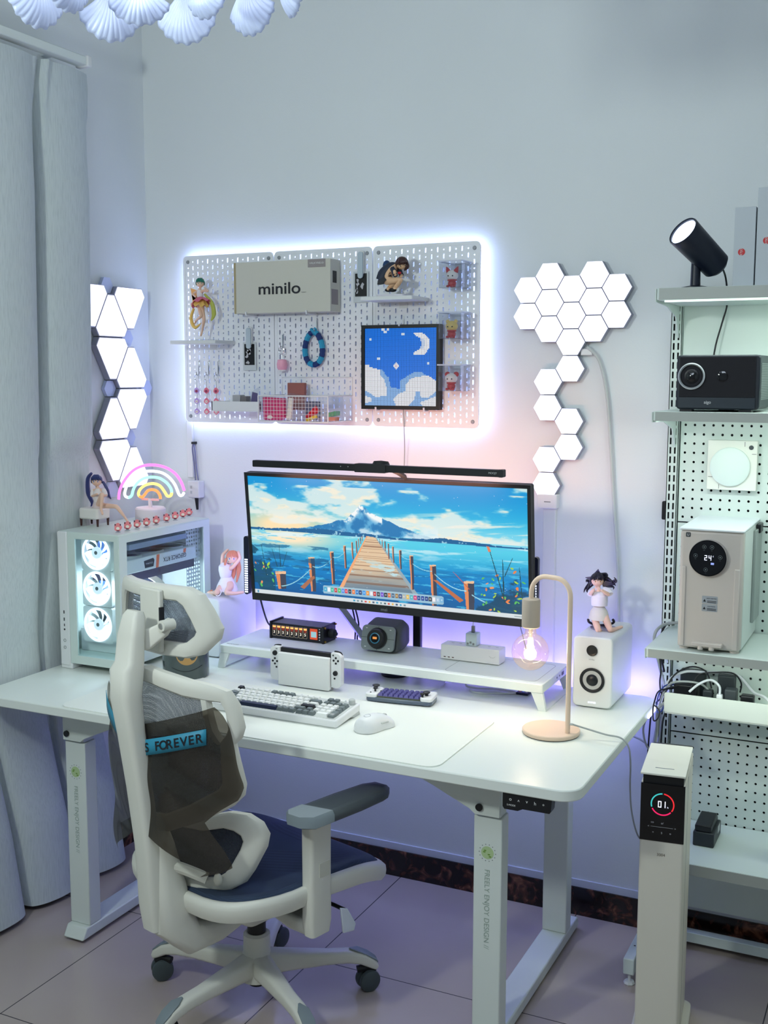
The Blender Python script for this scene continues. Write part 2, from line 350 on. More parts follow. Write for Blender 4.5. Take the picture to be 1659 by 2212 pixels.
# strip light behind the desk edge
VIO = (150, 130, 255)
def strip(name, label, mb, col, st): 
    return one(name, mb, emis('glow_'+name+str(len(MATS)), col, st), label, 'led strip')
strip('led_strip', 'violet glowing led strip along the back edge of the desk', MB().box(.36, 1.80, -.088, -.080, .722, .734), (130, 110, 255), 8)
strip('led_strip', 'bright white-blue glowing led strip on the back right edge of the desk', MB().box(1.8405, 1.8445, -.24, -.13, .724, .734), (200, 205, 255), 3)
light('desk_backlight', 'AREA', (1.1, -.075, .73), 2.3, (.34, .26, 1.0), 1.45, look=(1.1, 0.0, .80), sy=.02)
light('desk_backlight_down', 'AREA', (1.0, -.10, .70), 2.1, (.36, .46, 1.0), 1.4, look=(1.0, 0.0, .35), sy=.02)
light('desk_backlight_corner', 'POINT', (1.86, -.12, .76), .10, (.50, .52, 1.0), .02)
# ---------------------------------------------------------------- curtain, rail
def curtain_mat():
    m = bpy.data.materials.new('linen_curtain'); m.use_nodes = True; nt = m.node_tree; b = nt.nodes['Principled BSDF']; b.inputs['Roughness'].default_value = .95
    tc = nt.nodes.new('ShaderNodeTexCoord'); mp = nt.nodes.new('ShaderNodeMapping'); mp.inputs['Scale'].default_value = (260, 260, 14)
    n = nt.nodes.new('ShaderNodeTexNoise'); n.inputs['Scale'].default_value = 1.6; n.inputs['Detail'].default_value = 6
    nt.links.new(tc.outputs['Object'], mp.inputs[0]); nt.links.new(mp.outputs[0], n.inputs['Vector'])
    r = nt.nodes.new('ShaderNodeValToRGB'); r.color_ramp.elements[0].position = .28; r.color_ramp.elements[1].position = .55
    r.color_ramp.elements[0].color = (*S((184, 194, 196)), 1); r.color_ramp.elements[1].color = (*S((200, 209, 210)), 1)
    nt.links.new(n.outputs['Fac'], r.inputs['Fac']); nt.links.new(r.outputs['Color'], b.inputs['Base Color'])
    bp = nt.nodes.new('ShaderNodeBump'); bp.inputs['Strength'].default_value = .12; bp.inputs['Distance'].default_value = .001
    nt.links.new(n.outputs['Fac'], bp.inputs['Height']); nt.links.new(bp.outputs['Normal'], b.inputs['Normal'])
    return m
def curtain_pt(u, v):
    z = .02 + v*2.555
    edge = -.40 + .10*max(0, 1-z/.9)**1.3
    L = 2.95
    s = u*L/.235 + .10*math.sin(1.3*z)*(1-v)
    pin = max(0, min(1, (z-2.2)/.38))
    amp = .036*(1-.7*pin)*(1+.3*math.sin(math.floor(s)*2.1+1))
    base = .050+.05*max(0, (z-1.0)/1.6)
    if z < 1.2: k = min(1, max(0, abs(z-.73)-.10)/.35); amp *= .30+.70*k; base = .024+.026*k+(.03*(1-z/.6) if z < .6 else 0)
    f = s-math.floor(s)
    # broad rounded fold, then a narrow valley
    w = math.sin(PI*min(1, f/.78))**.7 if f < .78 else -.9*math.sin(PI*(f-.78)/.22)
    w -= .35
    x = base+amp*w*1.25
    if pin > 0: x += pin*(.022*math.exp(-((f-.80)/.05)**2)-.012*math.exp(-((f-.88)/.03)**2)+.018*math.exp(-((f-.95)/.04)**2))
    y = edge-u*L+.02*math.sin(2*PI*f)*(1-pin)
    if f > .78: y += .012*math.sin(PI*(f-.78)/.22)*(1-pin)
    if y > -.66 and .74 < z < 1.46: x = min(x, .052+max(0, (z-1.40))*.5)
    return (max(.006, x), y, z)
one('curtain', MB().grid(curtain_pt, 420, 60), curtain_mat(), 'floor-length pale grey-blue linen curtain with pinch pleats covering the left wall', 'curtain', ang=180)
t = thing('curtain_rail', 'white curtain rail running along the left wall above the grey curtain', 'curtain rail', (.10, -1.9, 2.58))
obj('rail', MB().box(.085, .125, -3.4, -.43, 2.592, 2.618), WMET, t, bev=.003)
obj('end_cap', MB().box(.080, .130, -.436, -.415, 2.588, 2.622), WHITE, t, bev=.004)
obj('bracket', MB().box(0, .09, -.50, -.47, 2.618, 2.624), WMET, t); obj('bracket', MB().box(0, .09, -1.6, -1.57, 2.618, 2.624), WMET, t)
# ---------------------------------------------------------------- chandelier
FROST = M('frosted_scalloped_glass', (196, 208, 232), .4, trans=.4, emi=(190, 205, 240), es=.10)
far_ = Vector((0, 0, 0)); d0_ = Fv + R2*((292-W_/2)/FPX) - U2*((90-H_/2)/FPX); far_ = Vector(CAM)+d0_*((2.25-CAM[2])/d0_[2]); dh_ = Vector((far_.x-CAM[0], far_.y-CAM[1], 0)).normalized()
CX, CY, CZ = round(far_.x-dh_.x*.25, 3), round(far_.y-dh_.y*.25, 3), 2.32
A0_ = math.atan2(dh_.x, -dh_.y)
t = thing('chandelier', 'chandelier of frosted scalloped glass shells hanging at the top left', 'chandelier', (CX, CY, 2.22))
obj('hub', MB().lathe([(.02, .60), (.05, .5), (.05, .1), (.03, 0)], (CX, CY, 2.4)), CHROME, t)
obj('rod', MB().cyl((CX, CY, 2.7), (CX, CY, 3.05), .012), CHROME, t)
def shell(a, r, z0, h, w, tilt):
    """scalloped fan-shaped glass leaf facing outward"""
    mb = MB(); nu, nv = 26, 12
    def fn(u, v):
        th = (u-.5)*2.5; rib = math.cos((u-.5)*2*PI*13)*.0016*v
        sc = 1+.022*math.cos((u-.5)*2*PI*7)*max(0, v-.6)/.4
        rr_ = (.10+.90*v**.85)*sc; lat = math.sin(th)*w*rr_*(.62+.38*v)
        pz = -h*rr_*(math.cos(th)*.62+.38)
        dep = .024*math.sin(v*PI*.85)*math.cos(th)+rib
        return (lat, dep, pz)
    mb.grid(fn, nu*2, nv)
    Mx = Matrix.Translation((CX, CY, 0)) @ Matrix.Rotation(a, 4, 'Z') @ Matrix.Translation((0, -r, z0)) @ Matrix.Rotation(tilt, 4, 'X')
    mb.xf(Mx); o = obj('glass_shell', mb, FROST, t, solid=.003, ang=80)
    return o
for tier, (n, r, z0, h, w, off) in enumerate(((12, .25, 2.348, .098, .058, -9.5), (12, .31, 2.455, .085, .060, 5.5), (7, .14, 2.33, .08, .055, 3), (14, .37, 2.52, .10, .064, 0))):
    for k in range(n):
        a = A0_+2*PI*k/n+math.radians(-off)
        sh = shell(a, r, z0, h, w, -.25)
        if tier < 2:
            c = Matrix.Translation((CX, CY, 0)) @ Matrix.Rotation(a, 4, 'Z') @ Vector((0, -r-.006, z0-.012))
            obj('pin', MB().sph(c, .006, 10, 6), CHROME, sh)
for z, r in ((2.36, .27), (2.46, .31), (2.53, .37)):
    obj('ring', MB().tube([(CX+r*math.cos(2*PI*k/40), CY+r*math.sin(2*PI*k/40), z) for k in range(40)], .004, closed=True, n=6), CHROME, t)
light('chandelier_bulb', 'POINT', (CX, CY, 2.42), 5, (.92, .97, 1.0), .08)
# ---------------------------------------------------------------- triangle wall lights (left wall)
def orth(s): return s
PANEL = emis('panel_glow', (228, 232, 255), 1.9)
PEDGE = M('panel_edge', (160, 162, 176), .5)
PBLUE = M('panel_corner', (196, 206, 236), .4)
ys = {'A': (-.2335, 1.951), 'B': (-.037, 1.951), 'X': (-.43, 1.951), 'C': (-.331, 1.781), 'D': (-.134, 1.781), 'E': (-.2325, 1.611), 'F': (-.036, 1.611), 'G': (-.1345, 1.441), 'H': (-.331, 1.441), 'I': (-.2325, 1.271), 'J': (-.036, 1.271)}
tris = [('XAC', 'highest and farthest left, half behind the curtain'), ('ACD', 'pointing up in the top row, between two others'), ('ABD', 'top right, nearest the room corner'),
        ('CDE', 'pointing down, second row from the top, beside the curtain'), ('DEF', 'pointing up beside the room corner'), ('EFG', 'pointing down beside the room corner'),
        ('EGH', 'pointing up, lower half of the column, beside the curtain'), ('HGI', 'pointing down, lowest by the curtain, above the seated figurine'), ('GIJ', 'lowest, partly behind the neon rainbow')]
for k, (nm, where) in enumerate(tris):
    P = [Vector(ys[c]) for c in nm]; ce = (P[0]+P[1]+P[2])/3
    t = thing('triangle_light', 'glowing white triangle wall light, '+where, 'wall light', (.005, ce.x, min(p.y for p in P)), group='triangle lights on the left wall')
    def trunc(P, sh, cut):
        o = []
        for i in range(3):
            p, a, b = P[i], P[i-1], P[(i+1) % 3]
            o += [p+(a-p)*cut, p+(b-p)*cut]
        return [tuple(ce+(q-ce)*sh) for q in o]
    obj('diffuser', MB().prism(trunc(P, .930, .16), 'x', .0275, .030), emis('triangle_glow', (226, 230, 255), 2.1), t)
    obj('back_shell', MB().prism(trunc(P, .975, .16), 'x', .004, .0275), PEDGE, t)
for nm in 'ADEFGI':
    y, z = ys[nm]
    one('panel_connector', MB().prism([(y+.030*math.cos(2*PI*k/6), z+.030*math.sin(2*PI*k/6)) for k in range(6)], 'x', .001, .014), PBLUE, 'small blue-lit hexagonal joint between the triangle lights, '+{'A': 'topmost', 'D': 'second from the top, on the right', 'E': 'halfway down on the left', 'F': 'halfway down by the room corner', 'G': 'second from the bottom', 'I': 'lowest, above the rainbow lamp'}[nm], 'light connector', 'joints of the triangle lights')
# ---------------------------------------------------------------- hexagon wall lights
cols = {0: [.5, 1.5], 1: [0, 1, 2, 4, 5, 7, 8], 2: [.5, 1.5, 2.5, 3.5, 5.5, 6.5], 3: [0, 1, 2], 4: [.5, 1.5]}
cname = ['leftmost column', 'second column from the left', 'middle column', 'fourth column from the left', 'rightmost column']
orda = ['topmost', 'second from the top', 'third from the top', 'fourth from the top', 'fifth from the top', 'sixth from the top', 'seventh from the top']
HP = .0766; HS = HP/math.sqrt(3)
for c, rows in cols.items():
    for i, r in enumerate(rows):
        x = 1.405+.0664*c; z = 1.945-r*HP
        t = thing('hexagon_light', 'glowing white hexagon wall light, %s in the %s' % (orda[i] if len(rows) > 2 or i == 0 else 'lower one', cname[c]), 'wall light', (x, -.006, z-.037), group='hexagon lights on the back wall')
        hx = lambda s: [(x+s*math.cos(PI*k/3), z+s*math.sin(PI*k/3)) for k in range(6)]
        obj('diffuser', MB().prism(hx(HS*.955), 'y', -.030, -.027), PANEL, t)
        obj('back_shell', MB().prism(hx(HS*.975), 'y', -.027, 0), PEDGE, t)
# ---------------------------------------------------------------- skadis style pegboard
PEGM = M('pegboard_enamel', (236, 239, 244), .5)
def slots(mb, x0, z0, nx, nz, p, y0, y1, fn):
    """perforated sheet cells, each a square with an 8-gon hole; fn(i, j) -> (half width, half height) or None for solid"""
    for i in range(nx):
        for j in range(nz):
            cx = x0+(i+.5)*p; cz = z0+(j+.5)*p; h = p/2; q = fn(i, j)
            if q is None: 
                mb.add([(cx-h, y0, cz-h), (cx+h, y0, cz-h), (cx+h, y0, cz+h), (cx-h, y0, cz+h), (cx-h, y1, cz-h), (cx+h, y1, cz-h), (cx+h, y1, cz+h), (cx-h, y1, cz+h)], [(0, 1, 2, 3), (7, 6, 5, 4)]); continue
            w, g = q; k = w*.414
            O = [(-h, -h), (0, -h), (h, -h), (h, 0), (h, h), (0, h), (-h, h), (-h, 0)]
            I = [(-w, -g+w-k), (-k, -g), (k, -g), (w, -g+w-k), (w, g-w+k), (k, g), (-k, g), (-w, g-w+k)]
            # outer 8 aligned with inner 8 by angle
            O = [(-h, -h), (-h/3, -h), (h/3, -h), (h, -h), (h, h), (h/3, h), (-h/3, h), (-h, h)]
            vs = [(cx+a, y0, cz+b) for a, b in O]+[(cx+a, y0, cz+b) for a, b in I]+[(cx+a, y1, cz+b) for a, b in O]+[(cx+a, y1, cz+b) for a, b in I]
            fs = []
            for a in range(8):
                b = (a+1) % 8
                fs += [(a, b, 8+b, 8+a), (16+a, 24+a, 24+b, 16+b), (8+a, 8+b, 24+b, 24+a)]
            mb.add(vs, fs)
PX0, PZ0, PW, PH = .178, 1.496, .36, .56
for k, lab in enumerate(('left panel of the white perforated pegboard, against the butterfly figurine shelf', 'middle panel of the white perforated pegboard, behind the cream box', 'right panel of the white perforated pegboard, behind the pixel display')):
    x0 = PX0+k*PW
    t = thing('pegboard', lab, 'pegboard', (x0+PW/2, -.03, PZ0), group='perforated pegboard panels')
    mb = MB(); m_ = .01
    def fn(i, j):
        if (i in (0, 17-1) and j in (0, 26)): return None
        return (.0024, .0075) if (i+j) % 2 == 0 else (.0024, .0024)
    slots(mb, x0+m_, PZ0+m_, 17, 27, .02, -.035, -.031, fn)
    obj('perforated_sheet', mb, PEGM, t, ang=30, flat=True)
    oo = rr(x0+.001, x0+PW-.001, PZ0, PZ0+PH, .016)
    def sq(n=24):  # inner square sampled to match the rounded outline
        X0, X1, Z0, Z1 = x0+m_, x0+m_+.34, PZ0+m_, PZ0+m_+.54
        o = []
        for (cx, cz) in ((X1, Z1), (X0, Z1), (X0, Z0), (X1, Z0)): o += [(cx, cz)]*6
        return o
    obj('rim', MB().frame(oo, sq(), 'y', -.036, -.029), PEGM, t, ang=30)
    for cx in (x0+.02, x0+PW-.02):
        for cz in (PZ0+.02, PZ0+PH-.02):
            obj('screw_cap', MB().lathe([(.0, .004), (.005, .0035), (.0065, 0)], (cx, -.035, cz), (0, -1, 0), n=16), M('grey_cap', (150, 154, 160), .4), t)
            obj('spacer', MB().cyl((cx, -.031, cz), (cx, 0, cz), .006), WHITE, t)
ST = (178, 194, 255)
for lab, b in (('white glowing led strip behind the top edge of the pegboard', (PX0+.004, PX0+1.076, -.024, -.016, PZ0+PH-.012, PZ0+PH-.004)),
               ('white glowing led strip behind the bottom edge of the pegboard', (PX0+.004, PX0+1.076, -.024, -.016, PZ0+.004, PZ0+.012)),
               ('white glowing led strip behind the left edge of the pegboard', (PX0+.004, PX0+.012, -.024, -.016, PZ0+.014, PZ0+PH-.014)),
               ('white glowing led strip behind the right edge of the pegboard', (PX0+1.068, PX0+1.076, -.024, -.016, PZ0+.014, PZ0+PH-.014))):
    one('led_strip', MB().box(*b), emis('peg_strip', ST, 13), lab, 'led strip', 'led strips behind the pegboard')
# --- things on the pegboard
PG = -.036
t = thing('cardboard_box', 'cream cardboard keyboard box lettered minilo on the pegboard', 'box', (.61, -.10, 1.853))
CRM = M('cream_card', (206, 204, 192), .6)
obj('carton', MB().box(.430, .785, -.105, -.040, 1.855, 2.018), CRM, t, bev=.001)
obj('left_fold', MB().box(.4285, .436, -.1055, -.04, 1.855, 2.018), M('kraft_edge', (170, 156, 120), .7), t)
obj('corner_label', MB().box(.705, .768, -.1058, -.105, 1.993, 2.018), M('taupe_label', (150, 142, 142), .6), t)
text(t, 'label_lettering', 'VALKYRIE-01', (.7365, -.106, 2.006), (1, 0, 0), (0, 0, 1), .006, WHITE, stretch=1.1)
text(t, 'lettering', 'minilo', (.600, -.1055, 1.932), (1, 0, 0), (0, 0, 1), .036, INKB, stretch=1.25, bold=.012)
text(t, 'small_lettering', 'Keyboard', (.690, -.1055, 1.917), (1, 0, 0), (0, 0, 1), .003, INKB)
obj('side_label', MB().box(.785, .7856, -.098, -.055, 1.878, 1.925), M('taupe_label', (150, 142, 142), .6), t)
for k in range(9): pass
sb = MB()
for k in range(9): sb.box(.785, .7856, -.09+.003*k, -.0885+.003*k, 1.945, 1.982)
obj('side_print', sb, INKB, t)
def hook(x, y0, z, lab, up=.01):
    t = thing('shelf_hook', lab, 'hook', (x, y0, z), group='small white pegboard hooks')
    obj('wire', MB().tube([(x, PG+.004, z+.03), (x, PG-.004, z), (x, y0, z), (x, y0-.002, z+up)], .003, n=6), WHITE, t); return t
hook(.475, -.108, 1.850, 'white hook under the left end of the minilo box'); hook(.70, -.108, 1.850, 'white hook under the right end of the minilo box')
def shelf(name, x0, x1, y0, z, lab, m=WHITE, th=.012, lip=0):
    t = thing(name, lab, 'shelf', ((x0+x1)/2, y0/2, z-th), group='small pegboard shelves')
    obj('board', MB().box(x0, x1, y0, PG, z-th, z), m, t, bev=.002)
    if lip:
        obj('lip', MB().box(x0, x1, y0, y0+.003, z, z+lip), m, t); obj('side', MB().box(x0, x0+.003, y0, PG, z, z+lip), m, t); obj('side', MB().box(x1-.003, x1, y0, PG, z, z+lip), m, t)
    obj('clip', MB().box((x0+x1)/2-.015, (x0+x1)/2+.015, PG, PG+.012, z-.03, z), m, t, bev=.002)
    return t
shelf('pegboard_shelf', .205, .385, -.155, 1.770, 'small white shelf holding the dancing figurine at the pegboard left edge')
shelf('pegboard_shelf', .918, 1.090, -.160, 1.893, 'small white shelf holding the crouching figurine')
shelf('pegboard_tray', .357, .545, -.14, 1.541, 'long low white tray on the pegboard left of the wire basket', lip=.030, th=.003)
# LED matrix
def cell_mesh(name, arr, x0, z0, p, y, parent, st=1.0, gap=.12, w=None, h=None, M4=None):
    """picture made of coloured cells on a screen (one quad per cell), arr[row from the top][col] linear rgb"""
    Hn, Wn = arr.shape[:2]; pw = p if w is None else w/Wn; ph = p if h is None else h/Hn
    ii, jj = np.meshgrid(np.arange(Wn), np.arange(Hn)); ii = ii.ravel(); jj = jj.ravel(); n = ii.size
    V = np.zeros((n*4, 3)); gx, gz = pw*gap/2, ph*gap/2
    xa = x0+ii*pw+gx; xb = x0+(ii+1)*pw-gx; zt = z0+(Hn-jj)*ph-gz; zb = z0+(Hn-jj-1)*ph+gz
    for k, (X, Z) in enumerate(((xa, zb), (xb, zb), (xb, zt), (xa, zt))): V[k::4, 0] = X; V[k::4, 2] = Z
    V[:, 1] = y
    if M4 is not None: V = (np.c_[V, np.ones(len(V))] @ np.array(M4).T)[:, :3]
    off = OFF.get(parent.name, (0, 0, 0)); V = V-np.array(off)
    me = bpy.data.meshes.new(name); me.vertices.add(n*4); me.vertices.foreach_set('co', V.ravel())
    me.loops.add(n*4); me.loops.foreach_set('vertex_index', np.arange(n*4, dtype=np.int32))
    me.polygons.add(n); me.polygons.foreach_set('loop_start', np.arange(n, dtype=np.int32)*4)
    me.update(calc_edges=True)
    ca = me.color_attributes.new('picture', 'FLOAT_COLOR', 'CORNER'); C4 = np.ones((n, 4, 4), np.float32); C4[:, :, :3] = arr[jj, ii][:, None, :]
    ca.data.foreach_set('color', C4.ravel())
    m = bpy.data.materials.new(name+'_picture'); m.use_nodes = True; nt = m.node_tree; b = nt.nodes['Principled BSDF']
    at = nt.nodes.new('ShaderNodeAttribute'); at.attribute_name = 'picture'
    b.inputs['Base Color'].default_value = (.01, .01, .012, 1); b.inputs['Roughness'].default_value = .35
    nt.links.new(at.outputs['Color'], b.inputs['Emission Color']); b.inputs['Emission Strength'].default_value = st
    me.materials.append(m); o = bpy.data.objects.new(name, me); COL.objects.link(o); o.parent = parent; OFF[o.name] = off
    return o
def poly_mask(P, X, Y):
    r = np.zeros(X.shape, bool); n = len(P)
    for i in range(n):
        x1, y1 = P[i]; x2, y2 = P[(i+1) % n]
        if y1 == y2: continue
        c = ((y1 > Y) != (y2 > Y)) & (X < (x2-x1)*(Y-y1)/(y2-y1)+x1); r ^= c
    return r
N = 64
X, Y = np.meshgrid(280+(np.arange(N)+.5)*722/N, 985+(np.arange(N)+.5)*812/N)
A = np.zeros((N, N, 3)); A[:] = S((30, 120, 232)); A += (np.linspace(-.02, .03, N)[:, None, None])
A[poly_mask([(775, 1033), (862, 1033), (935, 1100), (940, 1180), (890, 1262), (775, 1262), (775, 1240), (840, 1200), (860, 1150), (840, 1090), (775, 1050)], X, Y)] = S((238, 240, 248))
A[poly_mask([(840, 1100), (880, 1100), (895, 1150), (870, 1200), (840, 1200), (862, 1150)], X, Y)] = S((200, 214, 240))
for P in ([(430, 1415), (460, 1415), (500, 1480), (525, 1500), (545, 1600), (635, 1620), (640, 1530), (690, 1500), (780, 1445), (860, 1445), (1010, 1560), (1010, 1800), (280, 1800), (280, 1400)],):
    A[poly_mask(P, X, Y)] = S((140, 184, 236))
for P in ([(280, 1365), (325, 1365), (330, 1390), (435, 1420), (440, 1480), (480, 1520), (500, 1600), (500, 1690), (400, 1710), (280, 1640)],
          [(280, 1690), (345, 1720), (345, 1760), (280, 1770)],
          [(570, 1730), (620, 1670), (700, 1640), (700, 1570), (740, 1520), (800, 1490), (930, 1480), (980, 1520), (1010, 1540), (1010, 1640), (920, 1710), (840, 1700), (840, 1640), (800, 1640), (790, 1720), (720, 1800), (600, 1800)],
          [(840, 1760), (1010, 1690), (1010, 1800), (870, 1800)]):
    A[poly_mask(P, X, Y)] = S((236, 238, 246))
for (x, y, s) in ((335, 1100, 13), (670, 1048, 13), (422, 1300, 13), (922, 1355, 13), (465, 995, 13), (515, 995, 13), (490, 1020, 13)):
    A[(abs(X-x) < s) & (abs(Y-y) < s)] = S((220, 232, 250))
A[(abs(X-600)+abs(Y-1378) < 36)] = S((240, 240, 250)); A[(abs(X-600)+abs(Y-1378) < 10)] = S((240, 190, 200))
t = thing('pixel_display', 'square black framed led pixel display showing a moon and clouds', 'display', (1.007, -.05, 1.55))
obj('housing', MB().box(.873, 1.140, -.062, PG-.002, 1.551, 1.812), MBLK, t, bev=.002)
obj('bezel', MB().frame([(1.140, 1.812), (.873, 1.812), (.873, 1.551), (1.140, 1.551)], [(1.129, 1.802), (.884, 1.802), (.884, 1.562), (1.129, 1.562)], 'y', -.066, -.062), BLACK, t)
cell_mesh('screen', A, .885, 1.5625, 0, -.0635, t, 1.15, gap=.2, w=.243, h=.239)
hook(.925, -.068, 1.548, 'small white clip under the left side of the pixel display'); hook(1.09, -.068, 1.548, 'small white clip under the right side of the pixel display')
hook(1.005, -.068, 1.812, 'small white clip over the top of the pixel display', up=-.004)
one('display_cable', MB().tube([(1.012, -.05, 1.555), (1.010, -.04, 1.50), (1.003, -.02, 1.42), (1.0, -.02, 1.30)], .0016, smooth=5), CABG, 'thin grey cable hanging from the pixel display down behind the monitor', 'cable')
# acrylic cups with toys
def cup(z, lab, cat_lab, cols, ears):
    x0, x1, y0, y1 = 1.160, 1.232, -.122, -.046
    t = thing('acrylic_box', lab, 'box', (1.196, -.08, z), group='clear boxes on the pegboard')
    h = .076; w = .002
    b = MB().box(x0, x1, y0, y1, z, z+w).box(x0, x1, y0, y0+w, z, z+h).box(x0, x1, y1-w, y1, z, z+h).box(x0, x0+w, y0, y1, z, z+h).box(x1-w, x1, y0, y1, z, z+h)
    obj('clear_shell', b, ACRYL, t)
    obj('rim', MB().frame([(x1+.003, y1), (x0-.003, y1), (x0-.003, y0-.003), (x1+.003, y0-.003)], [(x1-w, y1-w), (x0+w, y1-w), (x0+w, y0+w), (x1-w, y0+w)], 'z', z+h, z+h+.004), M('pale_edge', (196, 202, 222), .3), t)
    obj('hanger', MB().box(1.18, 1.21, y1, PG+.002, z+h-.02, z+h), WHITE, t)
    c0, c1, c2 = cols; cx, cy, zz = 1.190, -.092, z+w
    f = thing('toy_figure', cat_lab, 'toy', (cx, cy, zz), group='small round-headed toys in clear boxes')
    obj('body', MB().sph((cx, cy, zz+.012), (.013, .011, .012)), c0, f)
    hd = obj('head', MB().sph((cx, cy, zz+.036), (.019, .016, .016)), c1, f)
    obj('scarf', MB().tube([(cx+.012*math.cos(a), cy+.010*math.sin(a), zz+.022) for a in np.linspace(0, 2*PI, 12, endpoint=False)], .003, closed=True, n=6), c0, f)
    for s in (-1, 1):
        obj('foot', MB().sph((cx+s*.009, cy-.009, zz+.004), (.006, .008, .004), 10, 6), c0, f)
        if ears == 'tall': obj('ear', MB().lathe([(.008, 0), (.006, .008), (.001, .018)], (cx+s*.011, cy, zz+.046), (s*.5, 0, 1), n=10), c0, f)
        elif ears == 'round': obj('ear', MB().sph((cx+s*.013, cy, zz+.05), .006, 10, 6), c2, f)
        else: obj('ear', MB().sph((cx+s*.014, cy+.004, zz+.048), (.009, .006, .008), 10, 6), c0, f)
        obj('eye', MB().sph((cx+s*.007, cy-.0148, zz+.034), .0022, 8, 5), BLACK, hd)
    return t
RED = M('toy_red', (190, 36, 44), .4); YEL = M('toy_yellow', (232, 200, 110), .4); CRW = M('toy_cream', (240, 232, 220), .4)
cup(1.914, 'clear acrylic box at the pegboard top right holding a red-eared toy', 'small red and cream toy with pointed red ears in the topmost clear box', (RED, CRW, RED), 'tall')
cup(1.765, 'clear acrylic box halfway down the pegboard right side holding a yellow toy', 'small yellow toy with red feet and tiny round ears in the middle clear box', (RED, YEL, YEL), 'round')
cup(1.610, 'clear acrylic box low on the pegboard right side holding a red and white toy', 'small red and white toy with a red cap in the lowest clear box', (RED, CRW, RED), 'flop')
# photo clips
def clip_photo(x0, x1, z0, z1, zc, lab, lab2, seed):
    rs = random.Random(seed)
    t = thing('instant_photo', lab, 'photo', ((x0+x1)/2, PG-.004, z0), group='instant photos on the pegboard')
    obj('card', MB().box(x0, x1, PG-.005, PG-.003, z0, z1), M('photo_card', (206, 212, 216), .4), t)
    im = obj('picture', MB().box(x0+.006, x1-.006, PG-.0058, PG-.005, z0+.018, z1-.006), BLACK, t)
    mb = MB()
    for k in range(5):
        a, b = rs.uniform(x0+.012, x1-.018), rs.uniform(z0+.022, z1-.025); mb.prism([(a+rs.uniform(.001, .010)*math.cos(q), b+rs.uniform(.002, .012)*math.sin(q)) for q in np.linspace(0, 2*PI, 7, endpoint=False)], 'y', PG-.0062, PG-.0058)
    obj('pale_shape', mb, M('photo_light', (190, 190, 196), .5), im)
    t = thing('clip', lab2, 'clip', ((x0+x1)/2, PG-.01, zc), group='white clips holding photos')
    c = (x0+x1)/2+.002
    obj('jaw', MB().rrect(c-.009, c+.009, z1-.022, zc, .008, 'y', PG-.016, PG-.010), M('pale_blue_plastic', (186, 200, 210), .4), t, bev=.001)
    obj('back_jaw', MB().rrect(c-.007, c+.011, z1-.01, zc+.004, .008, 'y', PG-.009, PG-.006), WHITE, t, bev=.001)
clip_photo(.418, .469, 1.672, 1.765, 1.812, 'instant photo with a dark picture, hanging under the minilo box', 'white clip holding the photo under the minilo box', 3)
clip_photo(.833, .886, 1.885, 1.980, 2.040, 'instant photo with a black picture, right of the minilo box', 'white clip holding the photo right of the minilo box', 8)
# keychains
def long_hook(x, z0, z1, lab):
    t = thing('long_hook', lab, 'hook', (x, PG-.01, z0), group='long pegboard hooks')
    obj('wire', MB().tube([(x, PG+.002, z1), (x, PG-.004, z1-.003), (x, PG-.004, z0+.006), (x, PG-.010, z0), (x, PG-.020, z0+.002), (x, PG-.022, z0+.012)], .0022, n=6), CHROME, t)
PINK = M('pink_acrylic', (226, 120, 140), .35); MAG = M('magenta_acrylic', (150, 60, 90), .4); LIL = M('lilac_acrylic', (190, 160, 215), .35)
for k, (x, pc) in enumerate(((.239, LIL), (.279, PINK), (.318, PINK))):
    long_hook(x, 1.655, 1.705, 'thin chrome hook carrying the %s charm chain at the pegboard lower left' % ('leftmost', 'middle', 'rightmost')[k])
    t = thing('charm_chain', 'hanging chain of three %s charms, %s of the three chains' % (('lilac', 'pink', 'pink')[k], ('leftmost', 'middle', 'rightmost')[k]), 'keychain', (x, PG-.02, 1.53), group='charm chains at the pegboard lower left')
    yk = PG-.018
    obj('ring', MB().tube([(x+.008*math.cos(a), yk, 1.648+.010*math.sin(a)) for a in np.linspace(0, 2*PI, 16, endpoint=False)], .0011, closed=True, n=6), CHROME, t)
    obj('link_chain', MB().tube([(x, yk, 1.64), (x+.001, yk, 1.60), (x, yk, 1.54)], .001, n=6), CHROME, t)
    for q in range(3):
        zc = 1.604-q*.035
        c = obj('charm', MB().prism([(x+.0105*math.cos(a)*(1+.12*math.cos(3*a+1)), zc+.0095*math.sin(a)*(1+.15*math.cos(4*a))) for a in np.linspace(0, 2*PI, 18, endpoint=False)], 'y', yk-.003, yk-.001), pc, t)
        obj('face_print', MB().prism([(x+.0055*math.cos(a), zc-.002+.0045*math.sin(a)) for a in np.linspace(0, 2*PI, 12, endpoint=False)], 'y', yk-.0036, yk-.003), CRW if q else MAG, c)
        obj('dark_print', MB().box(x-.004, x+.004, yk-.0038, yk-.0034, zc-.003, zc-.0015), MAG, c)
long_hook(.572, 1.742, 1.79, 'thin hook holding the pink drum-shaped keychain'); long_hook(.700, 1.792, 1.835, 'thin hook holding the braided blue loop')
t = thing('keychain', 'keychain with a pink drum-shaped charm below a chrome ring', 'keychain', (.578, PG-.02, 1.672))
obj('ring', MB().tube([(.574+.010*math.cos(a), PG-.018, 1.737+.013*math.sin(a)) for a in np.linspace(0, 2*PI, 18, endpoint=False)], .0012, closed=True, n=6), CHROME, t)
obj('chain', MB().tube([(.576, PG-.018, 1.724), (.577, PG-.018, 1.705)], .0016, n=6), CHROME, t)
obj('charm', MB().lathe([(.012, 0), (.0165, .008), (.0175, .02), (.0145, .034), (.006, .036)], (.578, PG-.02, 1.672)), M('soft_pink', (236, 168, 190), .4), t)
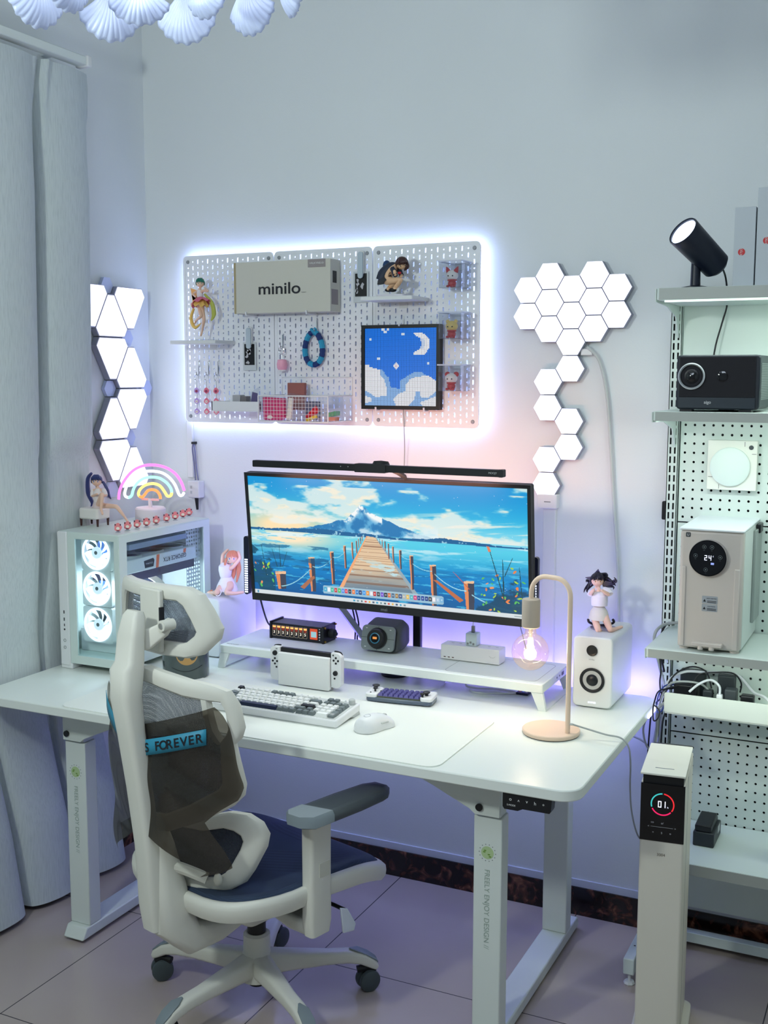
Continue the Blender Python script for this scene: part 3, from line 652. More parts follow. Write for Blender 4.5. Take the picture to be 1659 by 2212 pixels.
obj('white_foot', MB().lathe([(.012, -.003), (.013, .002)], (.578, PG-.02, 1.672)), WHITE, t)
t = thing('braided_loop', 'oval loop braided in two blues hanging on the pegboard', 'lanyard', (.693, PG-.02, 1.688))
loop = [(.693+.032*math.sin(a)*(1-.12*math.cos(a)), PG-.014, 1.742+.052*math.cos(a)) for a in np.linspace(0, 2*PI, 48, endpoint=False)]
LB, DB = M('cyan_braid', (40, 150, 190), .6), M('navy_braid', (20, 50, 110), .6)
for k in range(12):
    seg = loop[k*4:k*4+5] if k < 11 else loop[44:48]+loop[:1]
    obj('braid_segment', MB().tube(seg, [.0085, .0098, .0085, .0098, .0085], n=8), (LB, DB)[k % 2], t)
obj('knot', MB().tube([(.685, PG-.014, 1.803), (.693, PG-.02, 1.795), (.702, PG-.014, 1.806)], .006, n=8), LB, t)
# wire basket
bx0, bx1, by0, by1, bz0, bz1 = .575, .826, -.20, PG, 1.512, 1.592
t = thing('wire_basket', 'wide white wire basket with clear walls, low on the middle pegboard', 'basket', (.70, -.12, bz0))
fr = MB()
for z in (bz0, bz1): fr.tube([(bx0, by1, z+(.06 if z == bz1 else 0)*0), (bx0, by0, z), (bx1, by0, z), (bx1, by1, z)], .0022, closed=True, n=6)
for x in (bx0, bx1): fr.tube([(x, by0, bz0), (x, by0, bz1)], .0022, n=6)
obj('rim_wire', fr, WHITE, t)
g = MB()
for i in range(1, 22): x = bx0+(bx1-bx0)*i/22; g.tube([(x, by0, bz0), (x, by0, bz1)], .0006, n=4)
for i in range(1, 7): z = bz0+(bz1-bz0)*i/7; g.tube([(bx0, by0, z), (bx1, by0, z)], .0006, n=4)
obj('front_grid', g, WHITE, t)
obj('back_frame', MB().tube([(bx0-.01, by1, bz1), (bx0-.01, by1, 1.65), (bx1, by1, 1.65), (bx1, by1, bz1)], .002, n=6), WHITE, t)
obj('clear_wall', MB().box(bx1-.002, bx1, by0, by1, bz0, bz1).box(bx0, bx0+.002, by0, by1, bz0, bz1).box(bx0, bx1, by0, by1, bz0, bz0+.002), ACRYL, t)
obj('divider', MB().box(.790, .792, by0+.004, by1, bz0, bz1), ACRYL, t)
def small(name, lab, cat, b, m, r=0, bev=.002, group=None):
    mb = MB().box(*b)
    if r:
        c = Vector(((b[0]+b[1])/2, (b[2]+b[3])/2, (b[4]+b[5])/2)); mb.xf(Matrix.Translation(c) @ Matrix.Rotation(r, 4, 'Y') @ Matrix.Translation(-c))
    return one(name, mb, m, lab, cat, group, bev=bev)
HP_ = M('hot_pink', (214, 66, 120), .45)
t = thing('pink_pouch', 'hot pink pouch with faint lettering in the left part of the wire basket', 'pouch', (.62, -.18, bz0+.003))
obj('pouch_body', MB().prism([(.588, bz0+.003), (.650, bz0+.003), (.664, bz0+.012), (.664, bz1-.008), (.585, bz1-.004)], 'y', -.192, -.170), HP_, t, bev=.004)
obj('white_patch', MB().prism([(.613+.010*math.cos(a), bz0+.013+.006*math.sin(a)) for a in np.linspace(0, 2*PI, 16, endpoint=False)], 'y', -.1928, -.192), CRW, t)
obj('button', MB().cyl((.628, -.193, bz0+.036), (.628, -.192, bz0+.036), .003), INKG, t)
small('brown_card', 'small brown card box standing at the back of the wire basket', 'box', (.608, .672, -.075, -.06, 1.545, 1.632), M('brown_card', (150, 92, 84), .6))
small('wrist_band', 'white printed band in the middle of the wire basket', 'band', (.672, .688, -.185, -.175, bz0+.004, bz1-.006), CRW, .12)
small('clear_sleeve', 'crumpled clear plastic sleeve in the middle of the wire basket', 'sleeve', (.662, .72, -.17, -.15, bz0+.004, bz1+.006), ACRYL, .1)
small('red_packet', 'bright red packet leaning in the wire basket', 'packet', (.725, .775, -.165, -.155, bz0+.015, bz0+.036), M('packet_red', (208, 24, 46), .4), -.75)
small('striped_packet', 'yellow striped packet under the red one in the wire basket', 'packet', (.735, .775, -.18, -.172, bz0+.006, bz0+.016), M('packet_yellow', (228, 190, 60), .4), -.35)
small('grey_box', 'dark grey slim box behind the packets in the wire basket', 'box', (.698, .745, -.12, -.10, bz0+.004, bz0+.062), M('slate_box', (110, 108, 128), .5))
t = thing('toy_block', 'small green and orange toy block in the right part of the wire basket', 'toy', (.81, -.12, bz0+.003))
obj('orange_base', MB().box(.796, .818, -.14, -.11, bz0+.003, bz0+.014), M('toy_orange', (240, 120, 40), .4), t); 
gb = MB()
for k in range(3): gb.cbox((.799+.009*k, -.125, bz0+.022+.002*k), (.008, .03, .014))
obj('green_top', gb, M('toy_green', (40, 170, 90), .4), t, bev=.001)
small('sugar_cube_box', 'small grey-white box at the left of the white tray', 'box', (.425, .455, -.12, -.09, 1.543, 1.592), M('grey_white_card', (176, 176, 180), .5))
small('sugar_cube_box', 'small dark-sided box next to the acrylic stand on the white tray', 'box', (.457, .478, -.12, -.09, 1.543, 1.588), M('taupe_card', (120, 116, 120), .5))
t = thing('acrylic_charm', 'clear acrylic charm with a dark purple print leaning on the white tray', 'charm', (.502, -.11, 1.543))
obj('clear_plate', MB().prism([(.482, 1.548), (.524, 1.543), (.526, 1.62), (.49, 1.60)], 'y', -.112, -.109), ACRYL, t)
obj('print', MB().prism([(.488, 1.552), (.520, 1.552), (.518, 1.598), (.498, 1.602)], 'y', -.1125, -.112), M('purple_print', (96, 88, 130), .5), t)
# ---------------------------------------------------------------- sight-line helper: the world point that a measured image point has on a given plane
def U(u, v, ax, val):
    d = Fv + R2*((u-W_/2)/FPX) - U2*((v-H_/2)/FPX); i = 'xyz'.index(ax)
    return Vector(CAM) + d*((val-CAM[i])/d[i])
# ---------------------------------------------------------------- computer case
PCX0, PCX1, PCY0, PCY1, PCZ0, PCZ1 = .082, .318, -.585, -.11, .765, 1.178
CASE = M('mint_white_case', (206, 220, 214), .4)
t = thing('desktop_computer', 'white tower computer with glass panels and three glowing fans', 'computer', (.2, -.35, DZ))
pc = t
obj('top_panel', MB().box(PCX0, PCX1, PCY0, PCY1, PCZ1-.022, PCZ1), CASE, t, bev=.003)
obj('bottom_panel', MB().box(PCX0, PCX1, PCY0, PCY1, PCZ0, PCZ0+.024), CASE, t, bev=.003)
lp = obj('front_strip', MB().box(PCX0, PCX0+.039, PCY0-.004, PCY0+.03, PCZ0-.01, PCZ1-.001), WHITE, t, bev=.004)
for z, h, w in ((.955, .010, .003), (.932, .010, .003), (.914, .008, .0025)): obj('port', MB().box(.103-w, .103+w*.2, PCY0-.0046, PCY0-.004, z-h/2-.03, z+h/2-.03), INKB, lp)
obj('port', MB().cyl((.102, PCY0-.0046, .870), (.102, PCY0-.004, .870), .003), INKB, lp)
for z in (.835, .813): obj('button_ring', MB().tube([(.102+.0045*math.cos(a), PCY0-.0045, z+.0045*math.sin(a)) for a in np.linspace(0, 2*PI, 14, endpoint=False)], .0007, closed=True, n=5), INKG, lp)
obj('left_panel', MB().box(PCX0, PCX0+.006, PCY0+.03, PCY1, PCZ0, PCZ1-.01), CASE, t)
fo = [(PCX1, PCZ1-.004), (PCX0+.040, PCZ1-.004), (PCX0+.040, PCZ0), (PCX1, PCZ0)]
fi = [(PCX1-.017, PCZ1-.020), (PCX0+.068, PCZ1-.020), (PCX0+.068, PCZ0+.026), (PCX1-.017, PCZ0+.026)]
obj('front_frame', MB().frame(fo, fi, 'y', PCY0-.002, PCY0+.004), CASE, t)
obj('front_glass', MB().box(PCX0+.060, PCX1-.012, PCY0, PCY0+.003, PCZ0+.02, PCZ1-.014), GLASS, t)
so = [(PCY1, PCZ1-.004), (PCY0, PCZ1-.004), (PCY0, PCZ0), (PCY1, PCZ0)]
si = [(PCY1-.035, PCZ1-.026), (PCY0+.036, PCZ1-.026), (PCY0+.036, PCZ0+.10), (PCY1-.035, PCZ0+.10)]
obj('side_frame', MB().frame(so, si, 'x', PCX1-.003, PCX1+.0015), CASE, t)
obj('side_glass', MB().box(PCX1-.004, PCX1-.002, PCY0+.03, PCY1-.03, PCZ0+.09, PCZ1-.02), GLASS, t)
obj('foot', MB().box(PCX0, PCX0+.045, PCY0-.002, PCY0+.05, DZ, PCZ0-.001), WHITE, t, bev=.003); obj('foot', MB().box(PCX1-.05, PCX1, PCY0, PCY0+.05, DZ, PCZ0-.001), WHITE, t, bev=.003)
obj('foot', MB().box(PCX0, PCX1, PCY1-.06, PCY1-.01, DZ, PCZ0-.001), WHITE, t, bev=.003)
rp = MB(); slots(rp, PCY1-.085, PCZ0+.125, 6, 20, .013, 0, .002, lambda i, j: (.0042, .0042) if (i+j) % 2 else (.003, .003))
rp.v = [(PCX1-.035-y*.2, x, z) for x, y, z in rp.v]
obj('perforated_inner_panel', rp, WHITE, t, flat=True)
obj('inner_back', MB().box(PCX0+.008, PCX1-.012, PCY1-.008, PCY1, PCZ0, PCZ1-.02), WHITE, t)
obj('motherboard', MB().box(PCX0+.045, PCX0+.049, PCY0+.16, PCY1-.02, PCZ0+.09, PCZ1-.04), M('slate_board', (72, 76, 96), .5), t)
for k in range(5):
    sl = obj('slot_cover', MB().box(PCX0+.10, PCX1-.03, PCY1-.016, PCY1-.009, PCZ1-.045-.021*k, PCZ1-.030-.021*k), WHITE, t)
obj('power_supply_cover', MB().box(PCX0+.02, PCX1-.014, PCY0+.07, PCY1-.02, PCZ0+.024, PCZ0+.095), WHITE, t, bev=.002)
for k, z in enumerate((1.112, 1.000, .886)):
    f = obj('fan_frame', MB().frame(rr(.143, .257, z-.056, z+.056, .008, 8), [(.2+.0515*math.cos(2*PI*(i+.5)/36+0), z+.0515*math.sin(2*PI*(i+.5)/36)) for i in range(36)], 'y', -.548, -.525), WHITE, t)
    obj('glow_ring', MB().tube([(.2+.050*math.cos(a), -.549, z+.050*math.sin(a)) for a in np.linspace(0, 2*PI, 40, endpoint=False)], .0035, closed=True, n=8), emis('fan_ring', (220, 236, 255), 3.0), f)
    bl = MB()
    for q in range(9):
        a0 = 2*PI*q/9
        bl.grid(lambda u, v, a0=a0: (.2+(.017+.031*v)*math.cos(a0+.55*u+.45*v), -.545+.012*u, z+(.017+.031*v)*math.sin(a0+.55*u+.45*v)), 4, 6)
    obj('fan_blades', bl, emis('fan_blade', (214, 232, 255), 2.0), f, solid=.0012)
    obj('fan_hub', MB().lathe([(.018, 0), (.018, .006), (.014, .008)], (.2, -.541, z), (0, -1, 0)), emis('fan_hub', (206, 228, 250), 1.3), f)
    obj('hub_badge', MB().cyl((.2, -.5495, z), (.2, -.549, z), .006), MGREY, f)
# pump tubes, grille right of the fans
gr = MB()
for k in range(9): gr.tube([(.262+.004*(k % 2), -.52, 1.135-.04*k), (.295, -.52, 1.118-.04*k)], .0008, n=4); gr.tube([(.295, -.52, 1.135-.04*k), (.262, -.52, 1.118-.04*k)], .0008, n=4)
obj('wire_grille', gr, INKB, t)
for k in range(3): obj('coolant_tube', MB().tube([(.235, -.47, .97-.016*k), (.27, -.50, .985-.018*k), (.30, -.46, .96-.018*k)], .006, smooth=5), WHITE, t)
g = obj('graphics_card', MB().box(.155, .302, -.535, -.165, 1.047, 1.090), WHITE, t, bev=.003)
obj('cooler', MB().box(.16, .296, -.52, -.17, 1.020, 1.047), M('cooler_dark', (64, 58, 78), .5), g)
for y in (-.44, -.33, -.225): obj('card_fan', MB().lathe([(.030, 0), (.042, .004), (.046, .002), (.046, 0)], (.235, y, 1.090)), LGREY, g)
text(g, 'lettering', 'GEFORCE RTX', (.3027, -.285, 1.068), (0, -1, 0), (0, 0, -1), .014, INKB, stretch=.95, bold=.01)
gl = g.children[-1] if g.children else None
obj('orange_stripe', MB().prism([(-.385, 1.048), (-.372, 1.048), (-.365, 1.089), (-.380, 1.089)], 'x', .302, .3025), M('orange_print', (238, 120, 80), .5), g)
obj('orange_stripe', MB().prism([(-.238, 1.076), (-.225, 1.076), (-.222, 1.089), (-.236, 1.089)], 'x', .302, .3027), MATS['orange_print'], g)
obj('badge', MB().prism([(-.44, 1.055), (-.398, 1.055), (-.392, 1.075), (-.398, 1.082), (-.445, 1.078)], 'x', .302, .3026), INKB, g)
text(g, 'badge_lettering', 'COLORFUL', (.3029, -.42, 1.068), (0, -1, 0), (0, 0, -1), .005, WHITE)
obj('memory_strip', MB().box(.17, .175, -.50, -.485, .96, 1.14), emis('memory_glow', (90, 150, 255), 1.2), t); obj('memory_strip', MB().box(.185, .19, -.50, -.485, .96, 1.14), emis('memory_glow', (90, 150, 255), 1.2), t)
obj('upper_board', MB().box(.16, .29, -.50, -.20, 1.118, 1.135), M('upper_board', (160, 170, 196), .5), t)
cb = MB()
for k in range(6): cb.tube([(.25, -.38+.006*k, 1.02), (.285, -.37+.006*k, 1.0), (.28, -.33+.006*k, .96), (.25, -.32+.005*k, .93)], .0026, smooth=4, n=6)
obj('sleeved_wires', cb, CRW, t)
light('computer_light', 'POINT', (.24, -.36, .985), 2.4, (.72, .86, 1.0), .03)
light('computer_light_front', 'POINT', (.285, -.50, 1.0), .5, (.78, .90, 1.0), .02)
# ---------------------------------------------------------------- neon rainbow
RC = (.178, -.245)
t = thing('neon_lamp', 'neon rainbow table lamp on a round white base on top of the computer case', 'lamp', (RC[0], RC[1], PCZ1))
obj('base', MB().lathe([(.048, 0), (.050, .003), (.050, .038), (.046, .043), (0, .043)], (RC[0], RC[1], PCZ1), n=40), M('white_base', (226, 220, 226), .5), t)
obj('stem', MB().box(RC[0]-.005, RC[0]+.005, RC[1]-.004, RC[1]+.004, 1.221, 1.250), WHITE, t)
obj('bar', MB().box(RC[0]-.034, RC[0]+.034, RC[1]-.003, RC[1]+.003, 1.243, 1.250), M('pinkish_bar', (240, 200, 196), .5), t)
def R_(px, py): return U(150+px/6.144, 990+py/6.144, 'y', -.255)
segs = [('neon_tube', [(655, 545), (665, 440), (720, 310), (830, 175), (960, 105), (1110, 88), (1270, 120), (1400, 200), (1480, 310), (1525, 430)], (255, 110, 200), 'pink'),
        ('neon_tube', [(1520, 455), (1495, 490), (1455, 480), (1400, 350), (1320, 250), (1220, 190), (1100, 170), (980, 180), (870, 230), (780, 330), (735, 450), (745, 505), (785, 522)], (225, 240, 255), 'white'),
        ('neon_tube', [(785, 522), (825, 495), (850, 410), (900, 330), (980, 270), (1080, 250), (1190, 262), (1290, 325), (1345, 400), (1358, 455)], (140, 255, 190), 'green'),
        ('neon_tube', [(1358, 455), (1345, 495), (1300, 500), (1260, 440), (1200, 365), (1110, 335), (1010, 355), (940, 410), (915, 470), (930, 505)], (255, 214, 110), 'yellow'),
        ('neon_tube', [(930, 505), (965, 515), (1000, 480), (1040, 430), (1100, 415), (1160, 435), (1200, 490), (1208, 540)], (255, 130, 70), 'orange')]
for n_, pts, c, cn in segs:
    obj(n_, MB().tube([R_(*p) for p in pts], .0046, smooth=5, n=10), emis('neon_'+cn, c, 2.2), t, label='%s neon tube' % cn)
light('rainbow_glow', 'POINT', (.2, -.29, 1.30), .12, (1.0, .6, .8), .05)
# ---------------------------------------------------------------- speakers
def speaker(x0, x1, y0, y1, z1, lab):
    t = thing('speaker', lab, 'speaker', ((x0+x1)/2, (y0+y1)/2, DZ), group='white bookshelf speakers')
    obj('cabinet', MB().rrect(x0, x1, DZ+.003, z1, .014, 'y', y0, y1), M('speaker_white', (224, 228, 226), .32), t, bev=.004)
    cx = (x0+x1)/2; w = x1-x0
    obj('tweeter', MB().lathe([(.014, 0), (.0155, .0012), (.012, .001), (.006, -.002)], (cx-.002, y0-.0005, z1-.038), (0, -1, 0)), BLACK, t)
    wf = obj('woofer', MB().lathe([(.034, 0), (.035, .002), (.031, .003), (.026, 0)], (cx, y0-.0005, z1-.121), (0, -1, 0), cap=False), MBLK, t)
    obj('cone', MB().lathe([(.0265, 0), (.024, .0005), (.016, -.001)], (cx, y0-.0008, z1-.121), (0, -1, 0)), LGREY, wf)
    obj('dust_cap', MB().lathe([(.0165, 0), (.014, .004), (.008, .007), (.0, .008)], (cx, y0-.001, z1-.121), (0, -1, 0)), BLACK, wf)
    text(t, 'lettering', 'EDIFIER', (cx+.001, y0-.0006, z1-.184), (1, 0, 0), (0, 0, 1), .0048, emis('logo_glow', (240, 244, 255), 1.4), bold=.03)
    text(t, 'small_mark', 'Hi-Res', (cx-.002, y0-.0006, z1-.063), (1, 0, 0), (0, 0, 1), .004, INKG)
speaker(1.640, 1.750, -.283, -.055, .946, 'white speaker on the right end of the desk, under the black-haired figurine')
speaker(.352, .466, -.275, -.055, .940, 'white speaker on the left beside the computer case, under the orange-haired figurine')
# ---------------------------------------------------------------- riser shelf
RZT = .82
t = thing('monitor_riser', 'long white desk riser shelf with tapered legs', 'desk riser', (1.06, -.25, DZ))
obj('shelf_top', MB().rrect(.530, 1.582, -.372, -.122, .006, 'z', RZT-.025, RZT), WMET, t, bev=.002)
for s, x in ((1, .530), (-1, 1.582)):
    lg = obj('leg', MB().prism([(x, RZT-.025), (x+s*.034, RZT-.025), (x+s*.012, DZ), (x-s*.010, DZ)], 'y', -.370, -.358), WMET, t, bev=.001)
    lg = obj('leg', MB().prism([(x, RZT-.025), (x+s*.034, RZT-.025), (x+s*.012, DZ), (x-s*.010, DZ)], 'y', -.136, -.124), WMET, t, bev=.001)
    obj('side_rail', MB().box(min(x-s*.010, x+s*.008), max(x-s*.010, x+s*.008), -.358, -.136, DZ, DZ+.004), WMET, t)
obj('inlay_line', MB().frame(rr(1.28, 1.555, -.352, -.150, .02), rr(1.2808, 1.5542, -.3512, -.1508, .02), 'z', RZT, RZT+.0003), INKG, t)
text(t, 'lettering', 'ROCKER', (.566, -.350, RZT+.0002), (1, 0, 0), (0, 1, 0), .008, INKG)
pt = MB()
for y in (-.24, -.215): pt.cyl((1.582, y, RZT-.012), (1.5826, y, RZT-.012), .003, n=12)
pt.box(1.582, 1.5826, -.195, -.175, RZT-.017, RZT-.007)
obj('port', pt, INKB, t)
# nixie style clock
t = thing('tube_clock', 'black desk clock with a row of eight glowing orange glass tubes', 'clock', (.72, -.188, RZT))
obj('case', MB().box(.630, .815, -.224, -.150, RZT+.002, RZT+.052), BLACK, t, bev=.0015)
for x in (.624, .815): obj('end_plate', MB().box(x, x+.007, -.227, -.148, RZT, RZT+.056), BLACK, t, bev=.001)
for dy in (-.223, -.152):
    for dz in (.006, .050): obj('brass_screw', MB().cyl((.822, dy+.003, RZT+dz), (.826, dy+.003, RZT+dz), .0032, n=10), GOLD, t)
for k in range(8):
    x = .641+.0162*k
    w = obj('tube_window', MB().frame(rr(x-.0072, x+.0072, RZT+.010, RZT+.045, .002, 2), rr(x-.0062, x+.0062, RZT+.011, RZT+.044, .002, 2), 'y', -.2252, -.224), M('pale_gold_line', (176, 160, 128), .5), t)
    obj('glow', MB().box(x-.005, x+.005, -.2250, -.2242, RZT+.037, RZT+.042), emis('tube_glow', (255, 150, 80), 2.5), w)
    obj('ember', MB().box(x-.004, x+.004, -.2249, -.2242, RZT+.029, RZT+.037), emis('tube_ember', (150, 50, 24), .8), w)
    text(w, 'digit', '3' if k != 7 else '5', (x, -.2256, RZT+.0225), (1, 0, 0), (0, 0, 1), .009, emis('digit_glow', (255, 244, 225), 1.6))
sc = obj('small_screen', MB().box(.772, .798, -.2256, -.224, RZT+.011, RZT+.045), emis('screen_orange', (222, 84, 44), .9), t)
obj('screen_panel', MB().box(.776, .795, -.2262, -.2256, RZT+.018, RZT+.036), emis('screen_pale', (160, 210, 220), .9), sc)
for k in range(5): obj('button', MB().cyl((.806, -.2255, RZT+.045-.0085*k), (.806, -.224, RZT+.045-.0085*k), .0016 if k in (0, 4) else .0024, n=10), WHITE, t)
obj('side_knob', MB().lathe([(.014, 0), (.016, .006), (.014, .018), (.006, .02), (.005, .026)], (.824, -.19, RZT+.028), (1, 0, 0), n=20), MBLK, t)
one('clock_cord', MB().tube([(.485, -.06, .91), (.52, -.09, .865), (.56, -.13, .842), (.60, -.165, .842), (.626, -.18, .846)], .003, smooth=6), CABB, 'black cord running from behind the left speaker to the tube clock', 'cable')
# knob controller
t = thing('knob_controller', 'dark grey desk controller with a large round dial on its sloping face', 'controller', (1.025, -.20, RZT))
body = MB()
def kb(u):  # sections from the front face back
    pass
fz, bz = .088, .060
secs = []
for (y0, y1_, xs, zt, k) in ((-.245, -.228, .052, .075, .4), (-.238, -.214, .057, .082, 1), (-.20, -.18, .056, .090, 1), (-.15, -.14, .046, .074, 1), (-.135, -.130, .040, .060, .6)):
    sec = []
    for (px, pz) in rr(-xs, xs, 0, zt, .018, 4):
        f = pz/zt; sec.append((1.028+px*1.16*(1-.10*f), y0+(y1_-y0)*f, RZT+.004+pz))
    secs.append(sec)
body.loft(secs); obj('body', body, DGREY, t, bev=.003)
fc = Vector((1.022, -.2475, RZT+.045)); fn_ = Vector((0, -.98, .22)).normalized(); fup = Vector((0, .22, .98)).normalized(); fr_ = Vector((1, 0, 0))
pl = MB()
pl.loft([[fc+fn_*d+fr_*a+fup*b for a, b in rr(-.055, .055, -.038, .038, .014, 4)] for d in (-.006, .003)])
fp = obj('face_plate', pl, M('face_grey', (128, 138, 138), .4), t, bev=.001)
for a, b in ((-.040, .028), (.040, .028), (-.040, -.028), (.040, -.028)):
    obj('mark', MB().loft([[fc+fn_*d+fr_*(a+c*.003)+fup*(b+e*.001) for c, e in ((-1, -1), (1, -1), (1, 1), (-1, 1))] for d in (.003, .0034)]), WHITE, fp)
ln = MB()
for a0, a1, b0, b1 in ((-.0005, .0005, .026, .036), (-.0005, .0005, -.036, -.026), (-.055, -.031, -.0005, .0005), (.031, .055, -.0005, .0005)):
    ln.loft([[fc+fn_*d+fr_*a+fup*b for a, b in ((a0, b0), (a1, b0), (a1, b1), (a0, b1))] for d in (.0029, .0033)])
obj('seam', ln, BLACK, fp)
dl = obj('dial', MB().lathe([(.031, .003), (.032, .008), (.029, .010), (.028, .020), (.025, .024), (.016, .024)], fc, fn_, n=40), BLACK, t)
obj('dial_ring', MB().lathe([(.0165, .0242), (.0150, .0246), (.0135, .0246)], fc, fn_, n=40, cap=False), M('teal_ring', (40, 90, 110), .3, emi=(40, 110, 140), es=.4), dl)
obj('dial_screen', MB().lathe([(.0135, .0244), (0, .0244)], fc, fn_, n=30), BLACK, dl)
obj('dial_logo', MB().loft([[fc+fn_*d+fr_*a+fup*b for a, b in rr(-.007, .007, -.003, .004, .002, 2)] for d in (.0245, .0248)]), emis('orange_logo', (230, 150, 70), 1.0), dl)
# power strip box with charger
t = thing('power_strip', 'white cuboid power strip with three small ports on the riser', 'power strip', (1.314, -.205, RZT))
obj('housing', MB().box(1.222, 1.406, -.234, -.180, RZT+.002, RZT+.046), WHITE, t, bev=.002)
for k in range(3): obj('port', MB().box(1.232+.013*k, 1.2385+.013*k, -.2346, -.234, RZT+.008, RZT+.0105), M('port_dark', (80, 60, 50), .5), t)
obj('smile_mark', MB().tube([(1.375, -.2344, RZT+.026), (1.381, -.2344, RZT+.021), (1.388, -.2344, RZT+.021), (1.394, -.2344, RZT+.026)], .0006, n=5), LGREY, t)
sk = MB()
for x in (1.245, 1.27, 1.36, 1.385): sk.box(x, x+.008, -.205, -.203, RZT+.046, RZT+.0463)
obj('socket_hole', sk, INKG, t)
t = thing('usb_charger', 'pale blue-white wall charger plugged into the top of the power strip', 'charger', (1.312, -.205, RZT+.046))
obj('charger_body', MB().box(1.295, 1.331, -.222, -.188, RZT+.046, RZT+.084), M('pale_ice_plastic', (190, 208, 212), .4), t, bev=.003)
em = MB(); em.box(1.300, 1.306, -.2226, -.222, RZT+.05, RZT+.056); em.box(1.318, 1.324, -.2226, -.222, RZT+.05, RZT+.056); em.box(1.309, 1.315, -.2226, -.222, RZT+.054, RZT+.060)
obj('print', em, INKG, t)
obj('plug', MB().box(1.309, 1.319, -.210, -.202, RZT+.084, RZT+.104), MGREY, t, bev=.001)
one('charger_cable', MB().tube([(1.314, -.206, RZT+.104), (1.314, -.207, RZT+.115), (1.318, -.20, RZT+.15), (1.33, -.17, RZT+.2)], .0016, smooth=4), CABW, 'thin white cable rising from the charger behind the monitor', 'cable')
one('hanging_cable', MB().tube([(1.40, -.12, 1.02), (1.43, -.13, .93), (1.455, -.14, .86), (1.47, -.13, .815)], .0016, smooth=4), CABG, 'thin grey cable slanting down behind the riser right of the power strip', 'cable')
# ---------------------------------------------------------------- monitor
MC = Vector((1.1155, -.418, 1.176)); t = thing('monitor', 'black ultrawide monitor showing a blue lake, pier and mountain picture', 'monitor', MC, rot=(.099, 0, .001), local=True)
MW, MH = .888, .392
obj('housing', MB().rrect(-MW/2, MW/2, -MH/2, MH/2, .006, 'y', .004, .030), MBLK, t, bev=.003)
bl_, bb_, bt_ = .010, .028, .010
obj('bezel', MB().frame([(MW/2, MH/2), (-MW/2, MH/2), (-MW/2, -MH/2), (MW/2, -MH/2)], [(MW/2-bl_, MH/2-bt_), (-MW/2+bl_, MH/2-bt_), (-MW/2+bl_, -MH/2+bb_-.006), (MW/2-bl_, -MH/2+bb_-.006)], 'y', 0, .004), M('bezel_black', (26, 28, 32), .35), t)
text(t, 'brand_lettering', 'msi', (0, -.0006, -MH/2+.010), (1, 0, 0), (0, 0, 1), .009, M('dim_lettering', (110, 112, 118), .5), bold=.02, stretch=1.2)
IW, IH = 660, 280
uu, vv = np.meshgrid((np.arange(IW)+.5)/IW, (np.arange(IH)+.5)/IH)
def nz(u, v, sx, sy, seed, octv=5):
    rs = np.random.RandomState(seed); out = np.zeros(u.shape); amp = 1; tot = 0
    for o in range(octv):
        gx, gy = int(sx*2**o)+2, int(sy*2**o)+2; G = rs.rand(gy+1, gx+1)
        x = np.clip(u, 0, .9999)*(gx-1); y = np.clip(v, 0, .9999)*(gy-1); xi = x.astype(int); yi = y.astype(int); fx = x-xi; fy = y-yi
        fx = fx*fx*(3-2*fx); fy = fy*fy*(3-2*fy)
        out += amp*((G[yi, xi]*(1-fx)+G[yi, xi+1]*fx)*(1-fy)+(G[yi+1, xi]*(1-fx)+G[yi+1, xi+1]*fx)*fy); tot += amp; amp *= .55
    return out/tot
def sstep(a, b, x): t_ = np.clip((x-a)/(b-a), 0, 1); return t_*t_*(3-2*t_)
def mixc(I, c, m): c = np.array(c, float)/255 if max(c) > 1.5 else np.array(c); return I*(1-m[..., None])+c*m[..., None]
HZ = .435
I = np.zeros((IH, IW, 3)); k = np.clip(vv/HZ, 0, 1)
I[:] = np.array((0, 150, 215))/255; I = mixc(I, (70, 200, 232), sstep(.1, 1, k)); 
glow = np.exp(-((uu-.13)**2/.035+(vv-.40)**2/.02)); I = mixc(I, (255, 226, 178), np.clip(glow*1.1, 0, 1))
I = mixc(I, (170, 225, 240), .6*sstep(.55, 1, k)*sstep(.3, .8, uu))
c1 = nz(uu+.0*vv, vv, 7, 8, 11); m1 = sstep(.50, .64, c1 + .20*np.exp(-((uu-.43)**2/.02+(vv-.20)**2/.05)) + .10*np.exp(-((uu-.16)**2/.03+(vv-.22)**2/.02)) - .12*(vv < .06))
I = mixc(I, (236, 240, 232), m1*.85*(vv < HZ)); c2 = nz(uu, vv, 14, 20, 5); I = mixc(I, (252, 236, 208), (sstep(.55, .7, c2)*m1*.7)*(vv < HZ))
st_ = sstep(.5, .66, nz(uu, vv+uu*.25, 4, 26, 9)); I = mixc(I, (240, 238, 226), st_*.8*sstep(.5, .75, uu)*sstep(.12, .3, vv)*(vv < HZ))
# mountain
ridge = np.interp(uu[0], [.15, .22, .28, .33, .37, .40, .425, .45, .475, .50, .54, .58, .63, .68], [.435, .405, .375, .34, .325, .265, .20, .225, .265, .285, .32, .36, .395, .425]) + (nz(uu[:1], uu[:1]*0, 40, 1, 4)[0]-.5)*.02
mt = (vv > ridge[None, :]) & (vv < HZ) & (uu > .15) & (uu < .68)
dpt = vv-ridge[None, :]
mcol = np.ones((IH, IW, 3))*np.array((30, 120, 180))/255; mcol = mixc(mcol, (90, 170, 214), sstep(.45, .62, nz(uu, vv, 30, 10, 21))); mcol = mixc(mcol, (244, 246, 246), np.clip(sstep(.085, .0, dpt)*sstep(.42, .58, nz(uu, vv, 36, 16, 8))*1.5*(abs(uu-.43) < .075), 0, 1))
I = np.where(mt[..., None], mcol, I)
ms = sstep(.46, .62, nz(uu, vv, 12, 8, 31))*sstep(.30, .40, vv)*(vv < HZ)*(uu > .28)*(uu < .7); I = mixc(I, (225, 240, 244), ms*.8)
